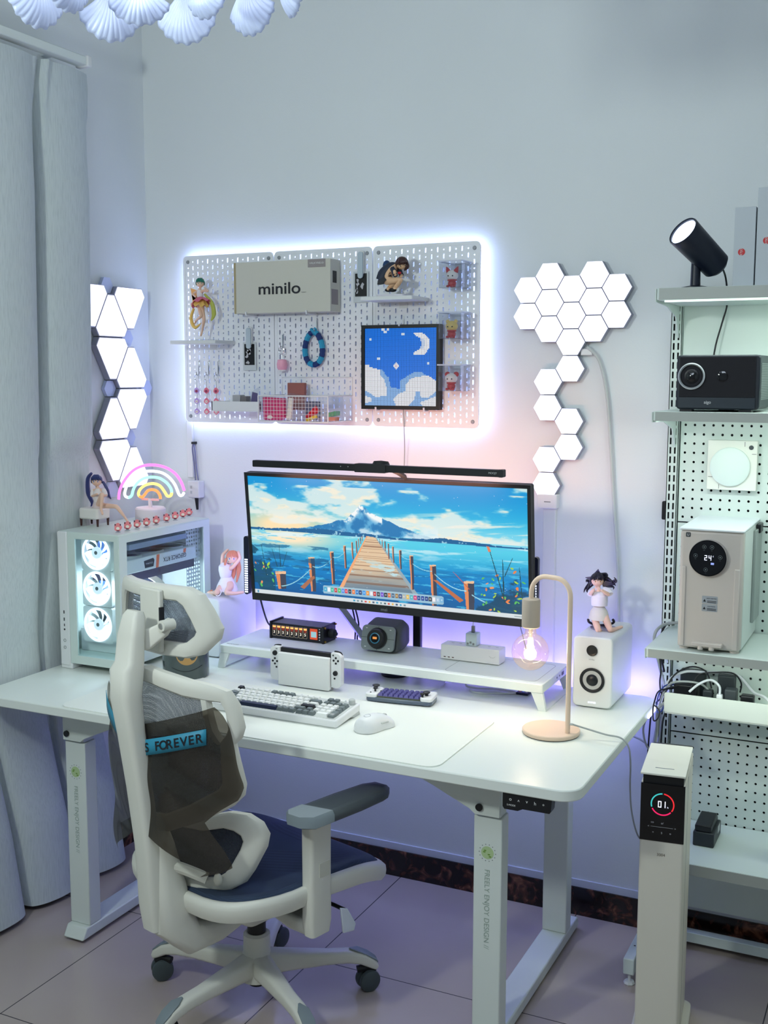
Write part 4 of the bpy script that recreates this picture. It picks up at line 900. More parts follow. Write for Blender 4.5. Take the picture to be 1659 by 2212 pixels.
far = np.interp(uu[0], [0, .1, .2, .28, .36, .46, .56, .66, .72, .78, .9, 1], [.432, .43, .418, .408, .422, .425, .44, .435, .415, .43, .447, .45])+(nz(uu[:1], uu[:1]*0, 60, 1, 3)[0]-.5)*.014
fm = (vv > far[None, :]) & (vv < HZ+.018+.012*uu); I = np.where(fm[..., None], mixc(np.ones((IH, IW, 3))*np.array((18, 96, 150))/255, (150, 200, 220), sstep(.66, .72, nz(uu, vv, 80, 30, 77))), I)
# water
wv = np.clip((vv-HZ-.015)/(1-HZ), 0, 1); wm = vv >= HZ+.014+.012*uu
Wc = np.ones((IH, IW, 3))*np.array((84, 206, 232))/255; Wc = mixc(Wc, (0, 130, 200), sstep(.05, .55, wv)); Wc = mixc(Wc, (2, 84, 150), sstep(.45, 1, wv))
Wc = mixc(Wc, (255, 232, 196), np.clip(1.1*np.exp(-((uu-.15)**2/.03+(vv-.50)**2/.008)), 0, 1))
Wc = mixc(Wc, (222, 242, 246), sstep(.50, .64, nz(uu, vv, 5, 22, 41))*sstep(.55, 0, wv)*.85)
Wc = mixc(Wc, (10, 100, 160), sstep(.54, .66, nz(uu, vv, 8, 40, 43))*.6*sstep(.15, .6, wv)); Wc = mixc(Wc, (90, 200, 235), sstep(.60, .68, nz(uu, vv, 20, 60, 44))*.7)
I = np.where(wm[..., None], Wc, I)
def quad(P, c, al=1.0):
    global I
    m_ = poly_mask(P, uu, vv).astype(float)*al; I = mixc(I, c, m_)
def Q(x, y): u_ = (x-75)/1440; return (u_, (y-(157+68*u_))/(608+72*u_)*.975)
# pier
pier = poly_mask([Q(718, 478), Q(765, 486), Q(955, 795), Q(553, 760)], uu, vv)
pv = (vv-.47)/.5; pl_ = np.mod(1/(.06+np.clip(pv, 0, 1))*4.0, 1.0)
pc_ = np.ones((IH, IW, 3))*np.array((226, 196, 160))/255; pc_ = mixc(pc_, (86, 120, 150), sstep(.35, 1.0, pv+.25*(nz(uu, vv, 6, 40, 61)-.5))); pc_ = mixc(pc_, (120, 80, 60), (pl_ < .22)*.55)
pc_ = mixc(pc_, (190, 232, 244), sstep(.60, .68, nz(uu, vv, 16, 30, 66))*.9*sstep(.2, .5, pv))
I = np.where(pier[..., None], pc_, I)
quad([Q(716, 478), Q(722, 478), Q(575, 762), Q(553, 760)], (240, 170, 120)); quad([Q(762, 486), Q(767, 486), Q(975, 795), Q(950, 792)], (150, 170, 180))
def post(x, y0, y1, w, warm=1):
    quad([Q(x-w, y0), Q(x+w, y0+2), Q(x+w*.9, y1), Q(x-w*.6, y1)], (60, 66, 84)); quad([Q(x-w, y0), Q(x-w*.2, y0), Q(x-w*.1, y1), Q(x-w*.6, y1)], (226, 140, 90) if warm else (120, 110, 110)); quad([Q(x-w, y0), Q(x+w, y0), Q(x+w, y0+w*.5), Q(x-w, y0+w*.5)], (236, 190, 150))
def rope(a, b, sag, w, c):
    global I
    (x0, y0), (x1, y1) = a, b; n = 14
    P = [(x0+(x1-x0)*i/n, y0+(y1-y0)*i/n+sag*4*(i/n)*(1-i/n)) for i in range(n+1)]
    for i in range(n): quad([Q(P[i][0], P[i][1]-w), Q(P[i+1][0], P[i+1][1]-w), Q(P[i+1][0], P[i+1][1]+w), Q(P[i][0], P[i][1]+w)], c)
for x, y0, y1, w in ((692, 478, 505, 2), (683, 484, 520, 2.5), (673, 492, 540, 3), (660, 503, 570, 3.5), (638, 510, 600, 5), (597, 528, 650, 7), (525, 560, 735, 11), (411, 590, 775, 18), (232, 665, 760, 30),
                     (785, 490, 520, 2), (797, 497, 535, 2.5), (811, 505, 555, 3), (828, 517, 600, 3.5), (852, 532, 620, 5), (888, 552, 655, 6.5), (944, 580, 765, 10), (1052, 630, 850, 16), (1228, 716, 875, 26), (1455, 840, 905, 24)): post(x, y0, y1, w)
rope((232, 745), (405, 650), 22, 2.5, (150, 215, 230)); rope((415, 640), (522, 600), 20, 2, (150, 215, 230)); rope((528, 590), (597, 560), 14, 1.6, (150, 215, 230))
rope((950, 625), (1045, 665), 10, 2, (150, 215, 230)); rope((1060, 680), (1215, 770), 20, 2.6, (160, 220, 235)); rope((1240, 790), (1450, 880), 14, 3, (160, 220, 235)); rope((890, 580), (940, 600), 8, 1.6, (150, 215, 230))
quad([Q(340, 750), Q(400, 700), Q(420, 690), Q(425, 702), Q(360, 762)], (170, 110, 80)); quad([Q(1050, 710), Q(1070, 712), Q(1200, 820), Q(1180, 832)], (190, 110, 70))
# foliage
pm = sstep(.45, .55, nz(uu, vv, 18, 12, 71)+.35*sstep(.80, 1.0, uu)*sstep(.70, .95, vv)-.18); pm *= (uu > .80)*(vv > .66+.9*abs(uu-.93)); I = mixc(I, (6, 70, 104), np.clip(pm, 0, 1)*.92)
pm = (uu < .085)*(vv > .58+1.6*uu)*sstep(.42, .52, nz(uu, vv, 22, 14, 73)); I = mixc(I, (8, 74, 104), pm*.9)
lp_ = sstep(.55, .6, nz(uu, vv, 10, 30, 75))*(uu < .3)*(vv > .56)*(vv < .85); I = mixc(I, (6, 80, 130), lp_*.6)
rs = random.Random(5)
for k_ in range(46):
    if k_ < 34: x, y = rs.uniform(1270, 1500), rs.uniform(640, 885)
    else: x, y = rs.uniform(85, 190), rs.uniform(600, 740)
    a = rs.uniform(0, 3.1); r1, r2 = rs.uniform(6, 13), rs.uniform(3, 6); c = rs.choice([(236, 130, 60), (170, 210, 60), (90, 190, 90), (240, 150, 90)])
    quad([Q(x+r1*math.cos(q)*math.cos(a)-r2*math.sin(q)*math.sin(a), y+r1*math.cos(q)*math.sin(a)+r2*math.sin(q)*math.cos(a)) for q in np.linspace(0, 2*PI, 9)[:-1]], c)
def stem(x0, y0, x1, y1, w, c=(20, 70, 80)): quad([Q(x0-w, y0), Q(x0+w, y0), Q(x1+w*.5, y1), Q(x1-w*.5, y1)], c)
for a in ((1400, 830, 1330, 545, 3), (1395, 800, 1392, 600, 3), (1400, 690, 1440, 590, 2.5), (1480, 800, 1470, 640, 2.5), (215, 640, 190, 545, 2), (235, 640, 232, 520, 2), (245, 640, 275, 560, 2), (150, 690, 130, 520, 2)): stem(*a)
quad([Q(1316, 528), Q(1330, 532), Q(1338, 556), Q(1326, 560)], (230, 130, 90)); stem(1230, 760, 1150, 665, 3, (190, 90, 70))
sp = np.random.RandomState(3)
for _ in range(70):
    a, b = sp.randint(0, IW), sp.randint(0, IH); I[b, a] = (1, 1, 1)
# bars and icons
tb = vv > .965; I = np.where(tb[..., None], np.array((214, 222, 226))/255, I)
for k_ in range(14): u0 = .385+.0142*k_; quad([(u0, .974), (u0+.007, .974), (u0+.007, .991), (u0, .991)], [(60, 160, 200), (120, 150, 160), (90, 110, 120), (220, 90, 80), (240, 180, 60), (70, 90, 120)][k_ % 6])
quad([(.01, .972), (.016, .972), (.016, .992), (.01, .992)], (80, 150, 190)); quad([(.95, .978), (.985, .978), (.985, .987), (.95, .987)], (150, 165, 172))
quad(rr(.272, .712, .878, .948, .01, 3), (176, 206, 220), .85)
ic = [(60, 170, 210), (235, 240, 245), (60, 190, 160), (200, 60, 60), (70, 190, 90), (90, 140, 230), (220, 60, 80), (30, 40, 60), (230, 120, 60), (40, 120, 200), (30, 50, 110), (60, 150, 230), (240, 150, 50), (230, 230, 235), (200, 50, 50), (60, 60, 70), (110, 70, 200), (40, 40, 44), (220, 110, 60), (70, 100, 130), (160, 120, 60), (60, 80, 130), (180, 180, 170), (230, 190, 90), (80, 180, 190), (210, 60, 120), (30, 60, 140), (30, 60, 150), (20, 50, 130), (60, 60, 70), (235, 235, 240), (170, 200, 230), (120, 180, 220)]
for k_, c in enumerate(ic): u0 = .2755+.01325*k_; quad(rr(u0, u0+.0108, .892, .93, .003, 2), c); quad([(u0+.003, .903), (u0+.0078, .903), (u0+.0078, .918), (u0+.003, .918)], (245, 245, 245), .55)
I = np.clip(I, 0, 1); Il = np.where(I <= .04045, I/12.92, ((I+.055)/1.055)**2.4)
cell_mesh('screen', Il, -MW/2+bl_-.001, -MH/2+bb_-.007, 0, .003, t, 1.0, gap=0, w=MW-2*bl_+.002, h=MH-bt_-bb_+.008)
# light bar
t = thing('monitor_light_bar', 'long black light bar above the top edge of the monitor', 'light bar', (1.137, -.52, 1.399))
obj('bar', MB().rrect(.760, 1.513, 1.3975, 1.4165, .003, 'y', -.530, -.510), BLACK, t, bev=.001)
obj('end_cap', MB().rrect(1.503, 1.516, 1.397, 1.417, .003, 'y', -.5305, -.5095), MBLK, t)
text(t, 'lettering', 'MOOJY', (1.488, -.5304, 1.407), (1, 0, 0), (0, 0, 1), .005, LGREY)
for x in (1.045, 1.068, 1.158, 1.18): obj('touch_mark', MB().cyl((x, -.5304, 1.409), (x, -.530, 1.409), .0013, n=8), LGREY, t)
obj('mount_sleeve', MB().rrect(1.088, 1.182, 1.395, 1.4185, .003, 'y', -.532, -.508), MBLK, t)
obj('counterweight', MB().lathe([(.0, .014), (.020, .012), (.024, .004), (.024, -.008), (.016, -.012)], (1.155, -.503, 1.413), (0, .1, 1), n=28), MBLK, t)
obj('clamp_arm', MB().tube([(1.178, -.500, 1.406), (1.190, -.475, 1.395), (1.204, -.448, 1.378)], .011, n=4, flat=.5), MBLK, t)
light('bar_backlight', 'AREA', (1.137, -.49, 1.39), 1.6, (1.0, .42, .26), .66, look=(1.137, 0, 1.27), sy=.02, spread=130)
light('bar_downlight', 'AREA', (1.137, -.525, 1.392), 2.7, (.97, 1.0, .96), .72, look=(1.137, -.68, .745), sy=.02)
# vertical flow light bars
for x, lab, z0, z1 in ((.637, 'thin vertical light bar left of the monitor, over the left speaker', .990, 1.170), (1.556, 'thin vertical light bar right of the monitor, behind the table lamp', .985, 1.171)):
    t = thing('vertical_light_bar', lab, 'light bar', (x, -.38, z0), group='upright light bars at the monitor sides')
    obj('bar_body', MB().rrect(x-.0085, x+.0085, z0, z1, .008, 'y', -.378, -.362), M('navy_black', (18, 24, 48), .3), t)
    sg = MB()
    for k in range(15): sg.box(x-.0055, x+.0055, -.3792, -.378, z0+.006+.0071*k, z0+.0105+.0071*k)
    obj('led_segments', sg, emis('led_segments', (214, 226, 255), 2.0), t)
    s = 1 if x > 1.0 else -1
    obj('side_glow', MB().box(x-.0097, x-.0085, -.375, -.366, z0+.01, z1-.012), emis('side_glow', (150, 170, 255), 1.3), t)
    obj('holder', MB().tube([(x-s*.004, -.364, z0+.06), (x-s*.05, -.355, z0+.07)], .004), MBLK, t)
    light('flow_light', 'AREA', (x, -.355, (z0+z1)/2), .8 if x < 1 else .3, (.42, .38, 1.0), .16, look=(x+s*.05, 0, 1.1), sy=.01)
# arm
ARM = M('silver_grey_metal', (150, 158, 172), .35, .3)
t = thing('monitor_stand', 'monitor stand with a black pole and a slanting silver arm behind the riser', 'monitor stand', (1.07, -.10, DZ))
obj('clamp_base', MB().lathe([(.040, 0), (.042, .006), (.034, .012), (.030, .045), (.024, .05)], (1.058, -.205, DZ), n=32), M('navy_clamp', (26, 30, 50), .4), t)
obj('pole', MB().box(1.078, 1.104, -.118, -.100, DZ, 1.20), BLACK, t, bev=.003)
obj('lower_arm', MB().tube([(.975, -.108, .750), (.925, -.122, .81), (.852, -.150, .915), (.81, -.17, .975)], .027, n=4, flat=.45), ARM, t)
obj('arm_cable', MB().tube([(.868, -.125, .93), (.876, -.115, .87), (.872, -.11, .82), (.868, -.10, .79)], .0025, smooth=4), CABB, t); obj('arm_cable', MB().tube([(.878, -.125, .93), (.888, -.115, .87), (.880, -.11, .82), (.885, -.10, .79)], .0025, smooth=4), CABB, t)
obj('elbow', MB().cyl((.815, -.175, .965), (.815, -.175, 1.03), .026), ARM, t)
obj('upper_arm', MB().tube([(.82, -.18, 1.02), (.96, -.25, 1.10), (1.10, -.33, 1.16)], .024, n=4, flat=.5), ARM, t)
obj('head_plate', MB().box(1.065, 1.165, -.375, -.365, 1.12, 1.22), MBLK, t, bev=.002)
obj('tilt_head', MB().cyl((1.11, -.33, 1.16), (1.112, -.366, 1.17), .022), MBLK, t)
# ---------------------------------------------------------------- desk items
# keyboard
t = thing('mechanical_keyboard', 'white full-size mechanical keyboard with grey, black and navy keycaps', 'keyboard', (.767, -.760, DM), rot=(math.radians(4.5), 0, 0), local=True)
KW, KD = .385, .140
obj('case', MB().rrect(0, KW, 0, KD, .006, 'z', 0, .021), WHITE, t, bev=.003)
obj('rear_foot', MB().prism([(KD-.005, .002), (KD, -.010), (KD-.03, -.009), (KD-.06, .001)], 'x', .002, KW-.002), LGREY, t)
KWH, KGR, KDK, KNV = M('key_white', (232, 234, 230), .45), M('key_grey', (112, 122, 122), .5), M('key_black', (30, 32, 36), .45), M('key_navy', (30, 42, 70), .45)
obj('key_plate', MB().box(.006, KW-.006, .006, KD-.006, .020, .0215), M('plate_white', (200, 204, 202), .6), t)
def keycap(x, y, w, m, h=.0085, d=.0172):
    w = w*.0187-.0014; cx = x+w/2; cy = y+d/2
    s = [[(cx+a*(w/2-i), cy+b*(d/2-i)+.0005*k, .0215+z) for a, b in ((-1, -1), (1, -1), (1, 1), (-1, 1))] for k, (z, i) in enumerate(((0, 0), (h*.55, .0014), (h, .0026)))]
    obj('keycap', MB().loft(s), m, t)
kx0 = .011; P_ = .0187
def krow(r, defs, x=0, z=0):
    for w, m in defs:
        if m is not None: keycap(kx0+x*P_, .010+r*.0190+(.004 if r == 5 else 0), w, m)
        x += w
w_, g_, d_, n_ = KWH, KGR, KDK, KNV
krow(0, [(1.25, g_)]*3+[(6.25, n_)]+[(1, g_)]*3)
krow(0, [(1, g_)]*3, x=13.2); krow(0, [(2, w_), (1, w_)], x=16.35); 
krow(1, [(2.25, g_)]+[(1, w_)]*10+[(1.75, g_)]); krow(1, [(1, g_)], x=14.2); krow(1, [(1, w_)]*3, x=15.35)
krow(2, [(1.75, g_)]+[(1, w_)]*11+[(2.25, d_)]); krow(2, [(1, w_)]*3+[(1, g_)], x=15.35)
krow(3, [(1.5, g_)]+[(1, w_)]*12+[(1.5, w_)]); krow(3, [(1, w_)]*3+[(1, g_)], x=15.35)
krow(4, [(1, w_)]*13+[(2, g_)]); krow(4, [(1, g_)]*4, x=15.35)
krow(5, [(1, d_), (.6, None)]+[(1, w_)]*4+[(.25, None)]+[(1, g_)]*4+[(.25, None)]+[(1, w_)]*4)
krow(5, [(1, g_)]*2+[(1, w_)], x=15.35)
obj('volume_knob', MB().lathe([(.008, .0215), (.009, .024), (.009, .034), (.007, .036), (0, .036)], (KW-.016, KD-.017, 0), n=24), LGREY, t)
obj('numpad_enter', MB().box(kx0+18.35*P_, kx0+19.3*P_, .010, .010+2*.019-.002, .0215, .030), g_, t, bev=.002)
# mouse
t = thing('computer_mouse', 'white wireless mouse on the desk mat right of the keyboard', 'mouse', (1.239, -.712, DM), rotz=math.radians(-20), local=True)
def mh(q): return .041*max(.10, math.cos((q+.18)*1.12))**.75*(1-.55*max(0, abs(q)-.82)/.18)
def mw(q): return .0325*(1-.12*math.exp(-((q-.15)/.35)**2))*math.sqrt(max(.03, 1-abs(q)**5))
sx = []
for yy in np.linspace(-.060, .060, 25):
    q = yy/.060
    sx.append([(mw(q)*math.copysign(abs(math.cos(a))**.85, math.cos(a)), yy, max(.0012, mh(q)*max(0, math.sin(a))**.8)) for a in np.linspace(0, PI, 25)]+[(-mw(q)*.9, yy, .0006), (mw(q)*.9, yy, .0006)])
obj('shell', MB().loft(sx), WHITE, t, ang=70)
obj('wheel', MB().cyl((-.003, .036, mh(.6)-.003), (.003, .036, mh(.6)-.003), .006), LGREY, t)
obj('button_seam', MB().tube([(0, .06*q, mh(q)-.0003) for q in np.linspace(.15, .92, 10)], .0006, n=5), INKG, t)
obj('logo_ring', MB().tube([(.0085*math.cos(a), -.026+.0085*math.sin(a), mh((-.026+.0085*math.sin(a))/.06)*max(0, math.sqrt(1-(.0085*math.cos(a)/.0325)**2))**.8) for a in np.linspace(0, 2*PI, 24, endpoint=False)], .0006, closed=True, n=6), INKG, t)
obj('side_button', MB().tube([(mw(.1)*.965, -.002, .020), (mw(.35)*.955, .022, .020)], .0022, n=6), LGREY, t)
# mini keyboard
t = thing('mini_keyboard', 'small handheld white keyboard with purple keys and black thumbsticks', 'keyboard', (1.195, -.450, DM), rotz=math.radians(8), local=True)
obj('clear_base', MB().rrect(-.096, .096, -.036, .036, .012, 'z', 0, .012), M('smoky_clear', (120, 136, 156), .2, trans=.5), t, bev=.002)
obj('end_cap', MB().rrect(-.097, -.062, -.037, .037, .010, 'z', .011, .022), WHITE, t, bev=.002); obj('end_cap', MB().rrect(.062, .097, -.037, .037, .010, 'z', .011, .022), WHITE, t, bev=.002)
obj('deck', MB().box(-.062, .062, -.034, .034, .010, .016), M('dark_olive', (70, 76, 60), .5), t)
PUR = M('purple_keys', (74, 70, 134), .45)
for r in range(4):
    for c in range(8):
        x0 = -.0605+.0151*c; y0 = -.032+.0165*r
        obj('keycap', MB().loft([[(x0+i, y0+i, z), (x0+.0138-i, y0+i, z), (x0+.0138-i, y0+.0152-i, z), (x0+i, y0+.0152-i, z)] for z, i in ((.016, 0), (.021, .0016), (.0225, .003))]), PUR, t)
for x, y, s in ((-.082, .018, 1.3), (-.075, -.010, .7), (.075, -.008, 1.25), (.068, -.026, .8)):
    obj('thumbstick', MB().lathe([(.004*s, .022), (.004*s, .027), (.008*s, .030), (.0085*s, .032), (.007*s, .0335), (0, .033)], (x, y, 0), n=20), BLACK, t)
for x in (-.060, -.084): obj('small_button', MB().lathe([(.002, .022), (.002, .0235)], (x, -.004 if x > -.07 else -.024, 0), n=10), BLACK, t)
one('mini_keyboard_cable', MB().tube([(1.185, -.412, DZ+.014), (1.20, -.37, DZ+.01), (1.24, -.30, DZ+.004), (1.22, -.20, DZ+.004), (1.12, -.18, DZ+.004)], .002, smooth=5), CABW, 'thin white cable from the purple-keyed keyboard back under the riser', 'cable')
one('coiled_cable', MB().tube([(1.33, -.27, DZ+.005), (1.36, -.29, DZ+.004), (1.42, -.27, DZ+.004), (1.46, -.24, DZ+.004), (1.40, -.23, DZ+.004), (1.34, -.25, DZ+.005), (1.31, -.25, DZ+.01), (1.30, -.2, DZ+.02)], .003, smooth=5), CABW, 'thick white cable lying in a loop under the riser', 'cable')
# game console on its dock
t = thing('game_console', 'white handheld game console with two white controllers standing in a white dock', 'game console', (.882, -.436, DM))
obj('dock', MB().rrect(.797, .968, DM, DM+.097, .004, 'y', -.462, -.448), M('dock_white', (228, 230, 228), .4), t, bev=.002)
obj('dock_back', MB().box(.797, .968, -.448, -.418, DM, DM+.085), WHITE, t, bev=.003)
obj('screen_body', MB().box(.797, .970, -.446, -.433, DM+.004, .857), BLACK, t, bev=.002)
for s, x0, x1 in ((-1, .765, .797), (1, .970, 1.002)):
    pts = rr(x0, x1, .757, .8595, .0145, 6)
    if s < 0: pts = [(max(p[0], x0) if p[0] < (x0+x1)/2 else x1, p[1]) for p in pts]
    else: pts = [(x0 if p[0] < (x0+x1)/2 else p[0], p[1]) for p in pts]
    j = obj('controller', MB().prism(pts, 'y', -.452, -.432), WHITE, t, bev=.002, label='white %s controller' % ('left' if s < 0 else 'right'))
    cx = (x0+x1)/2
    sy2 = .840 if s < 0 else .801; by = .815 if s < 0 else .838
    obj('thumbstick', MB().lathe([(.0075, 0), (.0072, .004), (.0066, .0055), (0, .005)], (cx-.001*s, -.452, sy2), (0, -1, 0), n=20), BLACK, j)
    for dx, dz in ((0, .008), (0, -.008), (.008, 0), (-.008, 0)): obj('round_button', MB().lathe([(.0033, 0), (.003, .0015), (0, .0018)], (cx+dx*.9, -.452, by+dz), (0, -1, 0), n=12), BLACK, j)
    if s < 0:
        obj('minus_button', MB().box(cx+.004, cx+.009, -.4535, -.452, .852, .8535), BLACK, j); obj('square_button', MB().box(cx+.003, cx+.008, -.4535, -.452, .795, .800), BLACK, j)
    else:
        obj('plus_button', MB().box(cx-.011, cx-.006, -.4535, -.452, .8525, .8540).box(cx-.0092, cx-.0078, -.4535, -.452, .8505, .8560), BLACK, j); obj('round_button', MB().lathe([(.0028, 0), (.0028, .0015)], (cx-.004, -.452, .785), (0, -1, 0), n=12), BLACK, j)
    obj('shoulder_button', MB().tube([(cx+s*.013, -.436, .846), (cx+s*.009, -.436, .857), (cx-s*.002, -.436, .8602), (cx-s*.012, -.436, .8604)], .003, smooth=3, n=6), MBLK, j)
# table lamp
LX, LY = 1.660, -.540
t = thing('table_lamp', 'beige table lamp with a bent tube arm and a bare glass globe bulb', 'lamp', (LX, LY, DZ))
BEI = M('beige_enamel', (222, 198, 176), .45); TAU = M('taupe_socket', (172, 160, 146), .55)
obj('base', MB().lathe([(.072, 0), (.074, .003), (.074, .009), (.072, .011), (0, .011)], (LX, LY, DZ+.002), n=64), BEI, t)
obj('base_pad', MB().lathe([(.071, 0), (.071, .003)], (LX, LY, DZ), n=64), BLACK, t)
px_, py_ = 1.709, -.559; qx, qy = 1.592, -.514; dx, dy = (qx-px_), (qy-py_)
arc = [(px_, py_, .757), (px_, py_, .95), (px_, py_, 1.10)]
for a in np.linspace(0, PI/2, 9): f = .042*(1-math.cos(a)); arc.append((px_+dx*f/.125, py_+dy*f/.125, 1.108+.042*math.sin(a)))
for a in np.linspace(0, PI/2, 9): f = .125-.050*(1-math.sin(a)); arc.append((px_+dx*f/.125, py_+dy*f/.125, 1.100-.0+.050*math.cos(a)))
arc.append((qx, qy, 1.075))
obj('arm', MB().tube(arc, .0063, n=16), BEI, t)
obj('socket', MB().lathe([(.006, 1.087), (.022, 1.085), (.0235, 1.082), (.0235, 1.013), (.021, 1.010), (.0, 1.012)], (qx, qy, 0), n=40), TAU, t)
bulb = [(.014, 1.010), (.0145, .996)]
for a in np.linspace(math.radians(70), -PI/2, 24): bulb.append((.0485*math.cos(a), .946+.0485*math.sin(a)))
gb_ = obj('glass_bulb', MB().lathe(bulb, (qx, qy, 0), n=48, cap=False), clear_mat('bulb_glass', (252, 240, 228), .10, clear=.975), t, ang=80)
obj('filament_support', MB().cyl((qx, qy, 1.01), (qx, qy, .985), .006, .004), M('glass_stem', (240, 240, 235), .2, trans=.6), t)
for k in range(6):
    a = 2*PI*k/6; obj('filament', MB().tube([(qx+.005*math.cos(a), qy+.005*math.sin(a), .982), (qx+.010*math.cos(a), qy+.010*math.sin(a), .930)], .0016, n=8), emis('filament_glow', (255, 224, 170), 12), t)
light('bulb_light', 'POINT', (qx, qy, .955), 1.3, (1.0, .86, .66), .02)
obj('power_nub', MB().cyl((px_+.006, py_, .782), (px_+.013, py_, .782), .003), LGREY, t)
one('lamp_cord', MB().tube([(px_+.013, py_, .782), (1.75, -.545, .772), (1.80, -.535, .76), (1.838, -.53, .755), (1.858, -.53, .735), (1.862, -.52, .69), (1.858, -.50, .62), (1.862, -.49, .55), (1.872, -.46, .48), (1.88, -.40, .44)], .0022, smooth=6), CABG, 'grey cord from the beige lamp arching over the right desk edge and down', 'cable')
# canister and remote
t = thing('storage_jar', 'smoky dark cylindrical jar with a round gold emblem, behind the headrest', 'jar', (.487, -.490, DZ))
obj('jar_body', MB().lathe([(.066, 0), (.070, .004), (.070, .120), (.066, .122), (.066, .118)], (.487, -.490, DZ), n=64), M('smoke_green', (62, 74, 74), .12, coat=.5), t)
obj('lid', MB().lathe([(.067, .118), (.067, .126), (0, .126)], (.487, -.490, DZ), n=64), MBLK, t)
va = math.atan2(CAM[1]+.49, CAM[0]-.487)
em = MB()
for r0, r1 in ((.034, .038),): 
    em.loft([[(.487+(.0705)*math.cos(va+.05+rr_*math.cos(a)/.07), -.49+.0705*math.sin(va+.05+rr_*math.cos(a)/.07), DZ+.083+rr_*math.sin(a)) for a in np.linspace(0, 2*PI, 36, endpoint=False)] for rr_ in (r0, .001)], cap=False)
obj('emblem', em, M('gold_emblem', (176, 138, 84), .4), t)
ar = MB(); ar.tube([(.487+.0708*math.cos(va+q), -.49+.0708*math.sin(va+q), DZ+.040-.010*math.cos(q*2.6)) for q in np.linspace(-.62, .75, 16)], .0006, n=5)
obj('black_line', ar, BLACK, t)
t = thing('remote_control', 'small black remote with coloured buttons lying under the riser at its right end', 'remote', (1.478, -.218, DZ))
obj('remote_body', MB().box(1.462, 1.498, -.245, -.185, DZ, DZ+.007), M('navy_remote', (24, 26, 60), .4), t, bev=.002)
for i, c in enumerate(((230, 80, 110), (90, 140, 240), (230, 230, 240), (230, 80, 110), (90, 140, 240), (230, 230, 240))):
    obj('button', MB().box(1.467+.010*(i % 3), 1.473+.010*(i % 3), -.234+.014*(i//3), -.226+.014*(i//3), DZ+.007, DZ+.0078), M('button_%d' % (i % 3), c, .5), t)
# ---------------------------------------------------------------- figurines
def skin(name, P, E, m, parent, sub=2):
    """one continuous body grown from joints: P name -> (position, radius)"""
    names = list(P); me = bpy.data.meshes.new(name); off = OFF.get(parent.name, (0, 0, 0))
    me.from_pydata([tuple(Vector(P[k][0])-Vector(off)) for k in names], [(names.index(a), names.index(b)) for a, b in E], []); me.update()
    o = bpy.data.objects.new('tmp', me); COL.objects.link(o)
    md = o.modifiers.new('skin', 'SKIN'); sv = me.skin_vertices[0].data
    for i, k in enumerate(names):
        r = P[k][1]; sv[i].radius = (r, r) if not hasattr(r, '__len__') else r
    sv[0].use_root = True; o.modifiers.new('s', 'SUBSURF').levels = sub
    bpy.context.view_layer.update()
    m2 = bpy.data.meshes.new_from_object(o.evaluated_get(bpy.context.evaluated_depsgraph_get())); bpy.data.objects.remove(o)
    m2.polygons.foreach_set('use_smooth', [True]*len(m2.polygons)); m2.materials.clear(); m2.materials.append(m)
    ob = bpy.data.objects.new(name, m2); COL.objects.link(ob); ob.parent = parent; OFF[ob.name] = off; return ob
def face(t, hd, r, d, up, iris, hairm, long=1):
    """eyes, mouth, nose on a head at hd facing d"""
    d = Vector(d).normalized(); up = Vector(up).normalized(); rt = d.cross(up).normalized(); up = rt.cross(d); hd = Vector(hd)
    def dot(name, a, b, ra, rb, m, parent, o=.0): 
        c = hd+rt*a*r+up*b*r+d*math.sqrt(max(.05, 1-(a*a+b*b)))*r*(.96+o)
        return obj(name, MB().loft([[c+(rt*math.cos(q)*ra+up*math.sin(q)*rb)*r*s+d*r*.05*(1-s) for q in np.linspace(0, 2*PI, 12, endpoint=False)] for s in (1, .4)]), m, parent)
    for s in (-1, 1):
        e = dot('eye', s*.38, -.12, .15, .20, CRW, t); dot('iris', s*.38, -.13, .10, .15, iris, e, .05); dot('brow', s*.38, .14, .15, .03, hairm, e, .05)
    dot('mouth', 0, -.55, .10, .03, M('lip', (196, 96, 96), .5), t, .02); dot('nose', 0, -.32, .05, .05, SKIN, t, .08)
def hair(t, hd, r, d, up, m, tails, fringe=True):
    d = Vector(d).normalized(); up = Vector(up).normalized(); rt = d.cross(up).normalized(); up = rt.cross(d); hd = Vector(hd)
    mb = MB(); nu, nv = 20, 12
    def fn(u, v):  # cap leaving the face free
        th = 2*PI*u; ph = PI*.5-v*PI*.62
        f = math.cos(th)  # towards the face
        lim = 1-.42*max(0, f)**.6 if fringe else 1-.55*max(0, f)**.6
        ph = PI*.5-(v*lim)*PI*.66
        return hd+(d*math.cos(th)*math.cos(ph)+rt*math.sin(th)*math.cos(ph)+up*math.sin(ph))*r*(1.10+.03*math.sin(th*9)*v)
    mb.grid(fn, nu*2, nv); h = obj('hair', mb, m, t, solid=r*.10, ang=80)
    for k in range(7):  # fringe locks
        a = -.9+.3*k; p0 = hd+(up*.98+d*.35+rt*a*.35)*r*1.08; p1 = hd+(up*.55+d*.95+rt*a*.75)*r*1.06; p2 = hd+(up*(.08-.10*(k % 2))+d*(1.02-.25*abs(a))+rt*a*.95)*r*1.05
        obj('hair_lock', MB().tube([p0, p1, p2], [r*.20, r*.20, r*.03], n=6, smooth=4), m, h)
    for pts, rad in tails: obj('hair_strand', MB().tube([Vector(p) for p in pts], rad, n=8, smooth=5), m, h)
    return h
HU = Vector((0, 0, 1))
TOC = Vector((.47, -.88, 0))   # towards the room
